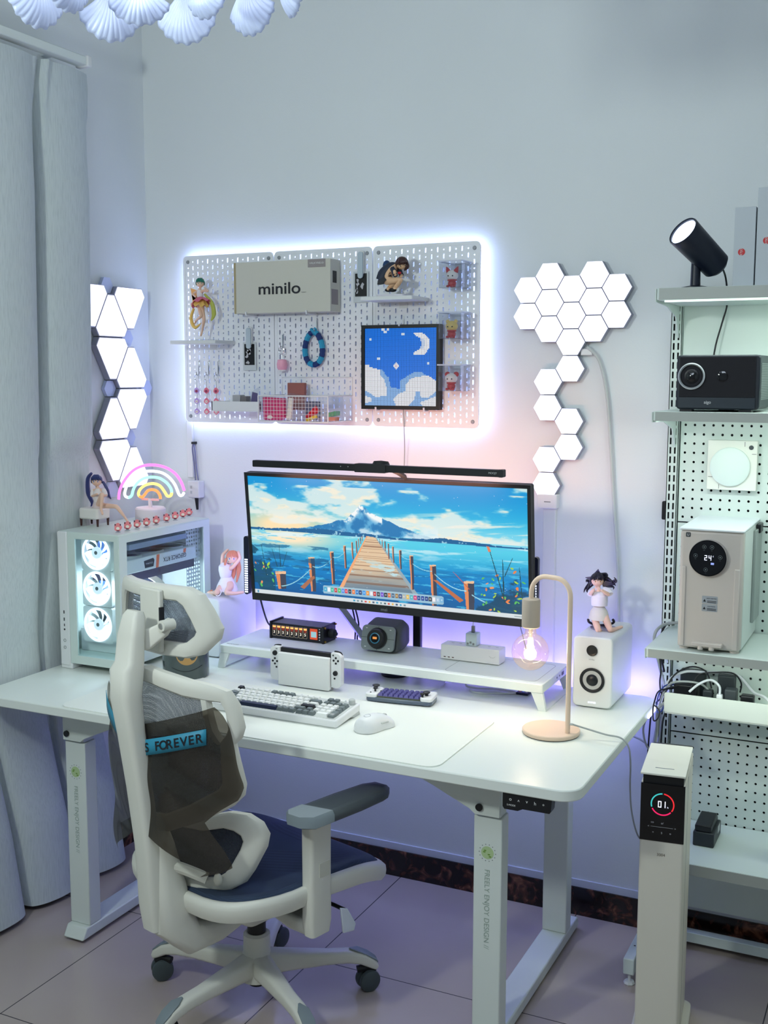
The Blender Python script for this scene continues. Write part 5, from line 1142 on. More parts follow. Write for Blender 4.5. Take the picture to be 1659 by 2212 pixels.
# seated figurine on a white stool
y0 = -.43
def F1(u, v, dy=0): return U(u, v, 'y', y0+dy)
s0 = thing('toy_stool', 'miniature white cushioned stool with dark wooden legs on the computer case', 'stool', (.097, -.43, PCZ1))
obj('seat_cushion', MB().rrect(.062, .140, -.465, -.400, .010, 'z', PCZ1+.022, PCZ1+.058), M('cream_leather', (226, 222, 216), .35), s0, bev=.006, seg=3)
for x in (.068, .134):
    for y in (-.458, -.408): obj('leg', MB().cyl((x, y, PCZ1), (x, y, PCZ1+.024), .003, .0045, n=10), M('dark_wood', (66, 36, 30), .5), s0)
t = thing('figurine', 'figurine with long dark blue pigtails sitting on the white toy stool', 'figurine', (.10, -.43, PCZ1+.058))
hd = F1(209, 1038); 
P = dict(pelvis=(F1(214, 1090), (.014, .012)), waist=(F1(214, 1078), (.010, .009)), chest=(F1(213, 1064), (.012, .010)), neck=(F1(210, 1051), .0045), head=(F1(209, 1044), .006),
         hl=(F1(219, 1092, -.008), .0095), kl=(F1(252, 1094, -.03), .0075), al=(F1(268, 1115, -.02), .0042), fl=(F1(277, 1128, -.04), .0035),
         hr=(F1(212, 1092, -.010), .0095), kr=(F1(221, 1065, -.045), .0072), ar=(F1(218, 1100, -.045), .0042), fr=(F1(222, 1112, -.055), .0036),
         sl=(F1(224, 1058), .0062), el=(F1(229, 1070, -.012), .0048), wl=(F1(218, 1072, -.03), .0035), sr=(F1(201, 1058), .0062), er=(F1(199, 1072, -.01), .0048), wr=(F1(211, 1067, -.03), .0035))
E_ = [('pelvis', 'waist'), ('waist', 'chest'), ('chest', 'neck'), ('neck', 'head'), ('pelvis', 'hl'), ('hl', 'kl'), ('kl', 'al'), ('al', 'fl'), ('pelvis', 'hr'), ('hr', 'kr'), ('kr', 'ar'), ('ar', 'fr'), ('chest', 'sl'), ('sl', 'el'), ('el', 'wl'), ('chest', 'sr'), ('sr', 'er'), ('er', 'wr')]
skin('body', P, E_, SKIN, t)
obj('head', MB().sph(hd, (.0165, .0165, .0175)), SKIN, t)
BH = M('hair_blue', (52, 60, 112), .35)
face(t, hd, .0165, TOC, HU, M('iris_blue', (60, 90, 170), .3), BH)
hair(t, hd, .0165, TOC, HU, BH, [([F1(198, 1022, .01), F1(190, 1035, .01), F1(191, 1065, .01), F1(199, 1085, .015), F1(196, 1094, .01)], [.004, .007, .008, .006, .001]), ([F1(222, 1040, .015), F1(232, 1058, .02), F1(235, 1070, .02), F1(240, 1078, .01)], [.004, .005, .005, .001])])
obj('blouse', MB().lathe([(.0165, -.006), (.017, .004), (.0185, .016), (.0175, .026), (.008, .037)], F1(214, 1080), (0, 0, 1), n=20), M('pale_blouse', (232, 222, 220), .6), t)
obj('shorts', MB().lathe([(.021, -.004), (.0205, .008), (.016, .020)], F1(214, 1096), (0, 0, 1), n=20), M('pale_shorts', (214, 196, 196), .6), t)
for a, b in (('sl', 'el'), ('sr', 'er')): obj('sleeve', MB().tube([P[a][0], (P[a][0]+P[b][0])/2, P[b][0]], [.0068, .0075, .006], n=10), M('pale_blouse', None), t)
obj('choker', MB().tube([P['neck'][0]+Vector((.0048*math.cos(a), .0048*math.sin(a), 0)) for a in np.linspace(0, 2*PI, 12, endpoint=False)], .0009, closed=True, n=5), BLACK, t)
# kneeling figurine left (orange hair) on the left speaker
y0 = -.19; zt = .940
t = thing('figurine', 'figurine with long orange hair kneeling on the left speaker, hands behind the head', 'figurine', (.41, -.19, zt))
hd = F1(503, 1203); dL = Vector((.35, -.93, -.05))
P = dict(pelvis=(F1(490, 1262), (.020, .017)), waist=(F1(487, 1248), (.013, .011)), chest=(F1(487, 1230), (.017, .014)), neck=(F1(495, 1217), .0055), head=(F1(501, 1209), .008),
         hl=(F1(500, 1266, -.012), .0135), kl=(F1(487, 1281, -.055), .0095), al=(F1(508, 1282, -.035), .006), fl=(F1(528, 1279, -.01), .005),
         hr=(F1(480, 1266, -.012), .0135), kr=(F1(467, 1281, -.055), .0095), ar=(F1(462, 1280, -.02), .006), fr=(F1(448, 1281, 0), .005),
         sl=(F1(503, 1225), .007), el=(F1(519, 1206), .0062), wl=(F1(514, 1190, .008), .0045), sr=(F1(480, 1224), .007), er=(F1(481, 1198), .006), wr=(F1(494, 1186, .01), .0045))
skin('body', P, E_, SKIN, t)
obj('head', MB().sph(hd, (.0190, .0190, .0205)), SKIN, t)
OH = M('hair_orange', (216, 138, 104), .4)
face(t, hd, .019, dL, HU, M('iris_blue', None), OH)
hair(t, hd, .019, dL, HU, OH, [([F1(513, 1205, .012), F1(516, 1230, .02), F1(511, 1258, .01)], [.006, .008, .002]), ([F1(489, 1206, -.008), F1(486, 1222, -.012), F1(489, 1234, -.014)], [.005, .004, .001]), ([F1(508, 1215, .015), F1(505, 1240, .018), F1(500, 1258, .01)], [.006, .007, .002]), ([F1(459, 1276, .01), F1(450, 1280, .0), F1(444, 1288, -.01)], [.004, .004, .001])])
WC = M('figure_white_cloth', (236, 230, 236), .6)
obj('white_top', MB().lathe([(.017, -.014), (.0195, -.004), (.0225, .010), (.0215, .024), (.010, .036)], F1(487, 1238), (0, 0, 1), n=24), WC, t)
obj('white_skirt', MB().lathe([(.037, -.010), (.033, .004), (.027, .016), (.0175, .034)], F1(490, 1268), (0, 0, 1), n=24), WC, t)
obj('collar', MB().tube([P['neck'][0]+Vector((.006*math.cos(a), .006*math.sin(a), 0)) for a in np.linspace(0, 2*PI, 12, endpoint=False)], .0015, closed=True, n=5), M('dark_purple', (60, 30, 80), .5), t)
obj('frill_band', MB().tube([P['kr'][0]+Vector((.011*math.cos(a), .011+.004*math.sin(a), .011*math.sin(a))) for a in np.linspace(0, 2*PI, 14, endpoint=False)], .002, closed=True, n=6), WC, t)
# kneeling figurine right (black hair)
y0 = -.175; zt = .946
t = thing('figurine', 'figurine with wind-blown black hair kneeling on the right speaker in white clothes', 'figurine', (1.69, -.17, zt))
obj('round_base', MB().lathe([(.036, 0), (.037, .001), (.037, .003), (0, .003)], (1.692, -.165, zt), n=40), clear_mat('lilac_acrylic_base', (214, 204, 224), .15, clear=.6), t)
def G(x, y, dy=0): return U(1230+x/11.85, 1210+y/11.85, 'y', y0+dy)
hd = G(720, 500); dR = Vector((.30, -.95, .0))
P = dict(pelvis=(G(760, 1370), (.019, .016)), waist=(G(780, 1170), (.012, .010)), chest=(G(770, 930), (.016, .013)), neck=(G(740, 700), .0052), head=(G(730, 620), .008),
         hl=(G(900, 1430), .0125), kl=(G(1050, 1800, -.035), .0085), al=(G(1180, 1760, .0), .0055), fl=(G(1370, 1700, .02), .0045),
         hr=(G(620, 1430), .0125), kr=(G(750, 1820, -.04), .0085), ar=(G(820, 1790, .0), .0055), fr=(G(900, 1760, .025), .0045),
         sl=(G(920, 820), .0068), el=(G(1010, 880, -.02), .0056), wl=(G(800, 760, -.04), .004), sr=(G(600, 820), .0068), er=(G(530, 870, -.02), .0056), wr=(G(640, 740, -.04), .004))
skin('body', P, E_, SKIN, t)
for f_, wnm in ((-1, 'wr'), (1, 'wl')):
    hb = MB(); c = Vector(P[wnm][0])
    for q in range(4): hb.tube([c+Vector((f_*-.001, 0, .001*q)), c+Vector((-f_*.004, -.002, .004+.0012*q)), c+Vector((-f_*.007, -.002, .0035+.0008*q))], .0011, n=6)
    obj('fingers', hb, SKIN, t)
obj('head', MB().sph(hd, (.0180, .0180, .0195)), SKIN, t)
KH = M('hair_black', (22, 18, 34), .35)
face(t, hd, .018, dR, HU, M('iris_amber', (170, 110, 60), .3), KH)
wind = []
for (a, b, c, e) in (((820, 380), (930, 360), (970, 400), (955, 440)), ((850, 420), (980, 470), (1080, 540), (1100, 600)), ((860, 520), (1050, 560), (1180, 500), (1140, 440)), ((860, 580), (1020, 620), (1150, 620), (1180, 660)),
                     ((870, 620), (1010, 660), (1130, 690), (1120, 750)), ((860, 560), (1060, 590), (1190, 560), (1215, 500)), ((570, 480), (500, 540), (440, 510), (430, 570)), ((570, 560), (500, 620), (400, 740), (370, 830)), ((590, 600), (500, 690), (450, 780), (480, 850)), ((580, 520), (520, 600), (480, 690), (430, 800))):
    wind.append(([G(*a, .008), G(*b, .006), G(*c, .0), G(*e, -.002)], [.0065, .0048, .0026, .0007]))
hh = hair(t, hd, .018, dR, HU, KH, wind)
for a, b, c in (((640, 330), (740, 220), (800, 350)), ((560, 420), (395, 440), (530, 520))):
    A3, B3, C3 = G(*a), G(*b), G(*c); m3 = (A3+C3)/2+Vector((0, .006, 0))
    obj('hair_ear', MB().loft([[A3, C3, m3+Vector((0, .004, 0))], [B3+(A3-B3)*.06, B3+(C3-B3)*.06, B3+(m3-B3)*.06]]), KH, hh, label='black pointed hair ear')
obj('white_top', MB().lathe([(.0225, -.006), (.0235, .008), (.0225, .022), (.011, .034)], G(770, 1100), (0, 0, 1), n=24), WC, t)
obj('sleeve', MB().tube([G(900, 760), G(1000, 800, -.008), G(1040, 880, -.014)], [.009, .0098, .0095], n=12), WC, t); obj('sleeve', MB().tube([G(600, 800), G(545, 830, -.008), G(520, 890, -.014)], [.008, .0085, .008], n=12), WC, t)
obj('white_skirt', MB().lathe([(.0290, -.006), (.0270, .006), (.0235, .018), (.0150, .030)], G(755, 1450), (0, 0, 1), n=24), M('cream_skirt', (220, 214, 204), .6), t)
obj('tail', MB().tube([G(480, 1500, .02), G(510, 1590, .02), G(700, 1660, .03), G(900, 1660, .03), G(1090, 1620, .02), G(1140, 1570, .015), G(1110, 1520, .01)], .0036, n=8, smooth=5), KH, t, label='black curled cat tail')
# crouching figurine on the pegboard shelf
y0 = -.105; zt = 1.893
t = thing('figurine', 'crouching figurine with short brown hair and a dark blue jacket on the pegboard shelf', 'figurine', (1.01, -.10, zt))
obj('base', MB().rrect(.962, 1.055, -.145, -.06, .008, 'z', zt, zt+.006), M('base_lilac', (214, 212, 222), .4), t)
def G2(x, y, dy=0): return U(730+x/4.74, 500+y/4.74, 'y', y0+dy)
hd = G2(655, 325); dC = Vector((.55, -.75, -.45))
P = dict(pelvis=(G2(500, 500), (.016, .014)), waist=(G2(500, 440), (.015, .013)), chest=(G2(560, 370), (.015, .013)), neck=(G2(610, 335), .006), head=(G2(635, 330), .009),
         hl=(G2(530, 510, -.01), .011), kl=(G2(650, 490, -.035), .009), al=(G2(600, 560, -.02), .007), fl=(G2(570, 600, -.035), .006),
         hr=(G2(490, 510, .01), .011), kr=(G2(610, 510, -.01), .009), ar=(G2(530, 570, .005), .007), fr=(G2(510, 598, -.01), .006),
         sl=(G2(560, 380, -.014), .007), el=(G2(590, 450, -.03), .006), wl=(G2(575, 390, -.035), .0045), sr=(G2(620, 380, .012), .007), er=(G2(650, 450, .0), .006), wr=(G2(640, 470, -.01), .0045))
skin('body', P, E_, M('figure_skin_tan', (232, 190, 150), .5), t)
obj('head', MB().sph(hd, (.0175, .0175, .019)), MATS['figure_skin_tan'], t)
BR = M('hair_brown', (62, 36, 36), .4); face(t, hd, .0175, dC, (-.3, .2, .9), M('iris_brown', (90, 60, 40), .3), BR)
hair(t, hd, .0175, dC, (-.2, .1, .95), BR, [([G2(700, 310), G2(712, 360), G2(680, 400)], [.005, .006, .002]), ([G2(610, 300, .01), G2(600, 350, .01), G2(615, 375)], [.005, .006, .002])])
JK = M('navy_jacket', (42, 50, 68), .6)
obj('jacket', MB().tube([G2(455, 500), G2(480, 430), G2(545, 370), G2(600, 345)], [.0200, .0195, .0175, .008], n=14, smooth=4), JK, t)
obj('skirt', MB().lathe([(.024, 0), (.020, .010), (.014, .016)], G2(480, 520), (-.3, 0, 1), n=20), M('charcoal_skirt', (54, 56, 62), .6), t)
for a, b in (('sl', 'el'), ('sr', 'er')): obj('sleeve', MB().tube([P[a][0], P[b][0]], [.0085, .0072], n=10), JK, t)
obj('backpack', MB().sph(G2(500, 350, .012), (.012, .014, .016)), M('blue_bag', (28, 62, 104), .6), t)
obj('shoe', MB().sph(G2(560, 600, -.03), (.013, .008, .006)), BLACK, t); obj('shoe', MB().sph(G2(520, 600, .0), (.013, .008, .006)), BLACK, t)
obj('red_scarf', MB().sph(G2(630, 425, -.02), (.006, .005, .004)), RED, t)
# dancing figurine on the left shelf (generic)
y0 = -.10; zt = 1.770
t = thing('figurine', 'dancing figurine with short green hair in a pink and yellow dress', 'figurine', (.297, -.10, zt))
obj('base', MB().rrect(.262, .335, -.135, -.065, .006, 'z', zt, zt+.004), ACRYL, t)
def G3(x, y, dy=0): return U(380+x/4.147, 500+y/4.147, 'y', y0+dy)
hd = G3(218, 462)
P = dict(pelvis=(G3(222, 650), (.011, .010)), waist=(G3(215, 600), (.0085, .008)), chest=(G3(215, 550), (.010, .009)), neck=(G3(216, 510), .004), head=(G3(217, 490), .006),
         hl=(G3(232, 680), .0085), kl=(G3(252, 790, -.01), .0062), al=(G3(238, 880), .0038), fl=(G3(222, 940, -.005), .0032),
         hr=(G3(212, 680), .0085), kr=(G3(225, 760, -.02), .0062), ar=(G3(180, 800, .02), .0038), fr=(G3(165, 830, .03), .003),
         sl=(G3(245, 530), .005), el=(G3(292, 535, -.01), .004), wl=(G3(250, 500, -.02), .003), sr=(G3(190, 535), .005), er=(G3(150, 560, -.01), .004), wr=(G3(180, 590, -.02), .003))
skin('body', P, E_, MATS['figure_skin'], t)
obj('head', MB().sph(hd, (.0135, .0135, .0145)), SKIN, t)
GH = M('hair_green', (36, 120, 104), .4); face(t, hd, .0135, TOC, HU, M('iris_green', (40, 130, 110), .3), GH)
hair(t, hd, .0135, TOC, HU, GH, [])
DP = M('dress_pink', (222, 110, 140), .5); DY = M('dress_yellow', (240, 200, 110), .5)
def skirt(c, r0, r1, h, ax, wav, m, nm):
    c = Vector(c); ax = Vector(ax).normalized(); u = ax.orthogonal().normalized(); w = ax.cross(u)
    mb = MB(); mb.grid(lambda a, b: c+ax*(-h*b+.004*math.sin(a*2*PI*wav)*b)+(u*math.cos(2*PI*a)+w*math.sin(2*PI*a))*(r0+(r1-r0)*b**.8), 64, 8)
    return obj(nm, mb, m, t, solid=.001, ang=80)
skirt(G3(220, 590), .009, .030, .028, (.1, 0, 1), 9, DY, 'yellow_skirt'); skirt(G3(214, 595), .009, .033, .022, (-.35, .2, 1), 7, DP, 'pink_overskirt')
obj('white_bodice', MB().lathe([(.0095, 0), (.0115, .012), (.008, .024)], G3(216, 590), (0, 0, 1), n=18), WC, t)
obj('sash', MB().tube([G3(255, 560, .01), G3(320, 640, .015), G3(340, 740, .015), G3(315, 800, .01)], [.003, .007, .008, .002], n=8, smooth=5), M('sash_yellow_green', (190, 196, 90), .5), t)
obj('sash', MB().tube([G3(160, 690, .015), G3(135, 780, .015), G3(170, 860, .01), G3(225, 820, .01)], [.004, .006, .006, .001], n=8, smooth=5), DY, t)
for q in (0, 1): obj('wing', MB().prism([(p[0], p[2]) for p in [G3(105+q*10, 505+q*60), G3(150, 520+q*50), G3(190, 570+q*40), G3(165, 625+q*20), G3(125, 610+q*22)]], 'y', y0+.016, y0+.018), M('wing_orange', (240, 176, 104), .5), t)
obj('head_frill', MB().tube([hd+Vector((.0125*math.sin(a), .004, .0125*math.cos(a)+.004)) for a in np.linspace(-1.1, 1.1, 12)], .002, n=6), M('pale_frill', (236, 226, 190), .5), t)
# standees
pts = [(.273, -.530), (.273, -.484), (.273, -.437), (.272, -.388), (.268, -.333), (.262, -.270), (.256, -.215), (.246, -.158), (.238, -.112)]
on = ['first, nearest the case corner', 'second from the front', 'third from the front', 'fourth from the front', 'middle of the nine', 'fourth from the back', 'third from the back', 'second from the back', 'last, at the back of the case']
PS = M('standee_pink', (232, 136, 140), .45); PS2 = M('standee_dark', (96, 50, 70), .5)
root = None
for i, (x, y) in enumerate(pts):
    lab = 'tiny pink-haired standee on the computer case, '+on[i]
    if root is None:
        root = thing('acrylic_standee', lab, 'standee', (x, y, PCZ1), rotz=math.radians(25), group='row of tiny standees on the computer case', local=True)
        obj('clear_base', MB().lathe([(.008, 0), (.008, .0012), (0, .0012)], (0, 0, 0), n=18), ACRYL, root)
        fig = obj('printed_figure', MB().prism([(.0115*math.cos(a)*(1+.10*math.cos(5*a)), .0155+.0125*math.sin(a)*(1+.10*math.cos(3*a+1.5))) for a in np.linspace(0, 2*PI, 28, endpoint=False)], 'y', -.001, .001), PS, root)
        obj('face_print', MB().prism([(.0055*math.cos(a), .0125+.0045*math.sin(a)) for a in np.linspace(0, 2*PI, 14, endpoint=False)], 'y', -.0014, -.001), CRW, fig)
        obj('dark_print', MB().box(-.0045, .0045, -.0014, -.001, .003, .0065).box(-.010, -.006, -.0014, -.001, .021, .026).box(.006, .010, -.0014, -.001, .021, .026), PS2, fig)
    else: dup(root, loc=(x, y, PCZ1), label=lab)
# ---------------------------------------------------------------- slotted shelving unit on the right
SHX0, SHX1 = 1.857, 2.80
SHM = M('shelf_mint_white', (212, 224, 218), .45); SHE = M('shelf_edge_grey', (176, 182, 176), .5)
t = thing('shelving_unit', 'tall white metal shelving unit with slotted uprights and perforated back panels', 'shelving unit', (2.3, -.15, 0))
su = t
def upright(x0):
    mb = MB(); x1 = x0+.030
    # two columns of slots cut through the front web
    p = .0262; z = .10; n = int((1.86-z)/p)
    for c in (0, 1):
        cxm = x0+.0085+.0125*c; cw = .0125 if c else .0148
        xl, xr = (x0, x0+.015) if c == 0 else (x0+.015, x1)
        for k in range(n):
            za = z+k*p; sl = (cxm-.0024, cxm+.0024, za+.004, za+.0225)
            for (a, b, e, f) in ((xl, sl[0], za, za+p), (sl[1], xr, za, za+p), (sl[0], sl[1], za, sl[2]), (sl[0], sl[1], sl[3], za+p)):
                mb.add([(a, -.062, e), (b, -.062, e), (b, -.062, f), (a, -.062, f)], [(0, 1, 2, 3)])
    mb.box(x0, x1, -.062, -.020, .02, z); mb.box(x0, x0+.002, -.062, -.010, z, 1.86); mb.box(x1-.002, x1, -.062, -.010, z, 1.86)
    u = obj('upright', mb, SHM, t, flat=True)
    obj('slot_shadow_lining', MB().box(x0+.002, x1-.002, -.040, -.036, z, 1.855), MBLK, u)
    return u
upright(1.834); upright(2.80)
obj('top_back_panel', MB().box(1.866, 2.80, -.052, -.048, 1.535, 1.862), SHM, t)
for z0, z1 in ((1.249, 1.535), (.943, 1.247), (.640, .943), (.345, .638)):
    mb = MB(); n = int((z1-z0-.002)/.0252); pz = (z1-z0-.002)/n; pzp = .0252
    mb2 = MB(); slots(mb2, 1.868, z0+.001, 17, n, .0252, -.052, -.049, lambda i, j: (.0034, .0034))
    k = (z1-z0-.002)/(n*.0252); mb2.v = [(x, y, z0+.001+(z-z0-.001)*k) for x, y, z in mb2.v]
    mb2.box(2.2965, 2.80, -.052, -.049, z0+.001, z1-.001)
    pn = obj('perforated_panel', mb2, SHM, t, flat=True)
    obj('hole_shade_sheet', MB().box(1.868, 2.80, -.040, -.036, z0+.001, z1-.001), MBLK, pn)  # black sheet added behind the holes, standing in for the shade there
obj('lower_back_panel', MB().box(1.866, 2.80, -.052, -.048, .12, .343), SHM, t)
obj('floor_beam', MB().box(1.866, 2.80, -.075, -.045, .022, .052), SHM, t, bev=.002)
for x in (1.834, 2.80):
    b = obj('foot', MB().box(x-.016, x+.014, -.350, -.03, .032, .078), SHM, t, bev=.003)
    obj('levelling_foot', MB().cyl((x-.001, -.335, .008), (x-.001, -.335, .034), .004).lathe([(.014, 0), (.016, .003), (.013, .009), (0, .009)], (x-.001, -.335, 0), n=8), WHITE, b)
    obj('screw_hole', MB().cyl((x-.003, -.27, .0781), (x-.003, -.27, .0784), .003, n=12), BLACK, b)
shelves = [(1.876, .030, 'top'), (1.567, .024, 'second'), (.950, .024, 'third'), (.385, .030, 'lowest')]
for z, th, nm in shelves:
    b = obj('shelf_board', MB().box(SHX0, SHX1, -.360, -.055, z-th, z), SHM, t, bev=.002, label='%s white shelf board' % nm)
    obj('front_edge', MB().box(SHX0+.006, SHX1, -.3625, -.360, z-th, z-.001), SHE, b)
    if nm != 'lowest': obj('end_bracket', MB().prism([(-.360, z-.002), (-.358, z-th-.004), (-.22, z-th-.008), (-.11, z-th-.03), (-.065, z-th-.085), (-.062, z-th-.085), (-.062, z-.002)], 'x', SHX0-.004, SHX0-.001), SHM, b)
obj('led_tube', MB().box(1.875, 2.78, -.350, -.342, 1.8415, 1.8455), emis('shelf_led', (222, 255, 240), 2.2), t, label='glowing led tube under the top shelf')
light('shelf_led_light', 'AREA', (2.3, -.33, 1.834), 2.0, (.86, 1.0, .93), .86, look=(2.3, -.20, 1.2), sy=.02)
light('shelf_led_light_2', 'AREA', (2.3, -.33, 1.538), 1.9, (.86, 1.0, .93), .86, look=(2.3, -.16, 1.0), sy=.02)
light('shelf_led_light_3', 'AREA', (2.3, -.33, .922), 1.2, (.86, 1.0, .93), .86, look=(2.3, -.10, .5), sy=.02)
# spotlight on the top shelf
NAV = M('navy_black_metal', (20, 28, 44), .4)
t = thing('spot_lamp', 'black cylindrical spot lamp tilted upwards on the top shelf', 'lamp', (1.95, -.27, 1.876))
ax_ = Vector((-.49, -.66, .57)).normalized(); c0 = U(1476, 500, 'y', -.35); 
obj('lamp_body', MB().lathe([(.0, -.148), (.026, -.146), (.036, -.136), (.040, -.02), (.041, .0), (.0395, .003), (.036, .001), (.034, -.006)], c0, ax_, n=48, cap=False), NAV, t)
obj('lens', MB().lathe([(.0355, -.003), (.03, -.001), (0, .0)], c0, ax_, n=40), emis('spot_lens', (214, 230, 255), 6), t)
pv = c0-ax_*.070+Vector((-.016, 0, -.03))
obj('stand', MB().cyl((1.938, -.29, 1.881), (1.938, -.29, 1.960), .013, .011), NAV, t)
obj('base', MB().lathe([(.036, 0), (.036, .004), (.012, .009)], (1.938, -.29, 1.876), n=40), NAV, t)
one('power_cable', MB().tube([(1.985, -.22, 1.945), (1.985, -.12, 1.915), (1.984, -.075, 1.85), (1.972, -.070, 1.80), (1.955, -.075, 1.72), (1.95, -.08, 1.60)], .0024, smooth=5), CABB, 'black cord hanging from the spot lamp down behind the projector', 'cable')
KS = M('pale_grey_box', (190, 198, 204), .6)
def upbox(x0, x1, z1, lab):
    t = thing('carton', lab, 'box', ((x0+x1)/2, -.2, 1.876), group='tall pale boxes on the top shelf')
    obj('carton_body', MB().box(x0, x1, -.32, -.12, 1.876, z1), KS, t, bev=.001)
    cx = (x0+x1)/2-.006
    for dx in ((0,) if x0 < 2.08 else (0,)):
        obj('red_badge', MB().lathe([(.0085, 0), (.0085, .0004), (0, .0004)], (cx if x0 < 2.08 else x0+.024, -.3201, 1.960 if x0 < 2.08 else 1.985), (0, -1, 0), n=28), M('badge_red', (196, 34, 40), .5), t)
        text(t, 'badge_lettering', 'KTJO', (cx if x0 < 2.08 else x0+.024, -.3207, 1.960 if x0 < 2.08 else 1.985), (0, 0, 1), (-1, 0, 0), .005, WHITE)
upbox(2.034, 2.084, 2.068, 'narrow pale grey box with a red round badge right of the spot lamp'); upbox(2.087, 2.16, 2.112, 'taller pale grey box at the right edge of the top shelf')
# projector
t = thing('projector', 'black projector with a large chrome-ringed lens on the second shelf', 'projector', (2.01, -.25, 1.567))
obj('housing', MB().rrect(1.909, 2.112, 1.573, 1.709, .010, 'y', -.340, -.150), M('projector_navy', (28, 36, 46), .45), t, bev=.004)
obj('front_grille', MB().box(1.917, 2.101, -.3425, -.340, 1.604, 1.703), fabric('speaker_cloth', (34, 34, 40), 3000), t)
obj('lower_front', MB().box(1.916, 2.102, -.3428, -.340, 1.577, 1.603), M('projector_band', (40, 50, 60), .4), t)
l = obj('lens_ring', MB().lathe([(.0325, 0), (.0335, .005), (.031, .007), (.0285, .004), (.027, 0)], (1.947, -.342, 1.656), (0, -1, 0), n=48, cap=False), M('satin_silver', (200, 206, 210), .35, .4), t)
obj('lens_barrel', MB().lathe([(.028, .003), (.020, -.004), (.018, .002), (.014, .003)], (1.947, -.342, 1.656), (0, -1, 0), n=40, cap=False), BLACK, l)
obj('lens_glass', MB().lathe([(.0175, 0), (.012, .004), (0, .006)], (1.947, -.342, 1.656), (0, -1, 0), n=32), M('lens_coating', (8, 10, 16), .05, coat=1), l)
s_ = obj('sensor_window', MB().lathe([(.0125, 0), (.013, .002), (.010, .003), (0, .0035)], (2.022, -.343, 1.656), (0, -1, 0), n=32), M('lens_coating', None), t)
text(t, 'brand_lettering', 'aigo', (1.988, -.3432, 1.590), (1, 0, 0), (0, 0, 1), .0075, M('silver_print', (190, 194, 196), .4), bold=.02)
vn = MB()
for k in range(22): vn.box(2.1122, 2.1132, -.325, -.17, 1.598+.0042*k, 1.6005+.0042*k)
obj('side_vents', vn, M('vent_grey', (130, 140, 138), .5), t)
for x in (1.93, 2.075): obj('rubber_foot', MB().box(x-.012, x+.018, -.335, -.30, 1.567, 1.574), BLACK, t)
obj('rubber_foot', MB().box(1.99, 2.03, -.19, -.16, 1.567, 1.574), BLACK, t)
# square white lamp on the perforated panel
t = thing('square_wall_device', 'flat square white device with a large round disc on the perforated panel', 'wall device', (2.012, -.065, 1.345))
obj('square_body', MB().rrect(1.947, 2.078, 1.346, 1.482, .002, 'y', -.074, -.0525), M('ivory_plastic', (234, 236, 226), .4), t, bev=.001)
obj('round_disc', MB().lathe([(.0535, 0), (.053, .007), (.050, .009), (0, .009)], (2.008, -.074, 1.410), (0, -1, 0), n=64), M('mint_disc', (222, 236, 230), .45), t)
obj('knob', MB().lathe([(.006, 0), (.006, .003), (0, .0035)], (2.062, -.074, 1.464), (0, -1, 0), n=24), DGREY, t)
ln = MB().box(2.0445, 2.0455, -.0745, -.074, 1.466, 1.479).box(2.064, 2.076, -.0745, -.074, 1.4455, 1.4465).box(1.950, 1.962, -.0745, -.074, 1.3805, 1.3815).box(1.979, 1.980, -.0745, -.074, 1.349, 1.361)
obj('corner_lines', ln, INKB, t)
# water dispenser
DG = M('dispenser_taupe', (204, 196, 188), .42)
t = thing('water_dispenser', 'tall pale taupe water dispenser with a round black touch display on the third shelf', 'water dispenser', (2.007, -.2, .95))
obj('side_shell', MB().box(1.930, 2.088, -.300, -.040, .956, 1.262), M('dispenser_white', (216, 224, 220), .4), t, bev=.003)
obj('front_shell', MB().box(1.930, 2.088, -.330, -.300, .956, 1.264), DG, t, bev=.008, seg=3)
obj('recess_left', MB().box(1.937, 1.948, -.3335, -.329, .960, 1.17), DG, t, bev=.003); obj('recess_right', MB().box(2.068, 2.082, -.3335, -.329, .960, 1.17), DG, t, bev=.003)
obj('top_plate', MB().rrect(1.927, 2.090, -.335, -.050, .006, 'z', 1.264, 1.270), M('dispenser_top', (226, 232, 236), .3), t, bev=.002)
d = obj('display_disc', MB().lathe([(.046, 0), (.0465, .012), (.0445, .014), (0, .014)], (2.003, -.330, 1.196), (0, -1, 0), n=64), M('display_black', (14, 16, 22), .15), t)
obj('display_ring', MB().lathe([(.0465, .0), (.0478, .004), (.0478, .010), (.0465, .014)], (2.003, -.330, 1.196), (0, -1, 0), n=64, cap=False), CHROME, d)
DGW = emis('digit_white', (225, 232, 255), 2.0)
SEG = {'0': 'abcdef', '1': 'bc', '2': 'abged', '4': 'fgbc'}
def seg7(parent, ch, cx, cz, h, y, m):
    w = h*.5; th_ = h*.11; mb = MB()
    for s in SEG[ch]:
        a, b, c, d_ = {'a': (-w/2, w/2, h/2-th_, h/2), 'g': (-w/2, w/2, -th_/2, th_/2), 'd': (-w/2, w/2, -h/2, -h/2+th_), 'b': (w/2-th_, w/2, .02*h, h/2), 'c': (w/2-th_, w/2, -h/2, -.02*h), 'f': (-w/2, -w/2+th_, .02*h, h/2), 'e': (-w/2, -w/2+th_, -h/2, -.02*h)}[s]
        mb.box(cx+a, cx+b, y-.0004, y, cz+c, cz+d_)
    return obj('digit', mb, m, parent)
seg7(d, '2', 1.998, 1.197, .013, -.3442, DGW); seg7(d, '4', 2.0085, 1.197, .013, -.3442, DGW)
text(d, 'unit_mark', 'C', (2.0165, -.3446, 1.2015), (1, 0, 0), (0, 0, 1), .003, DGW)
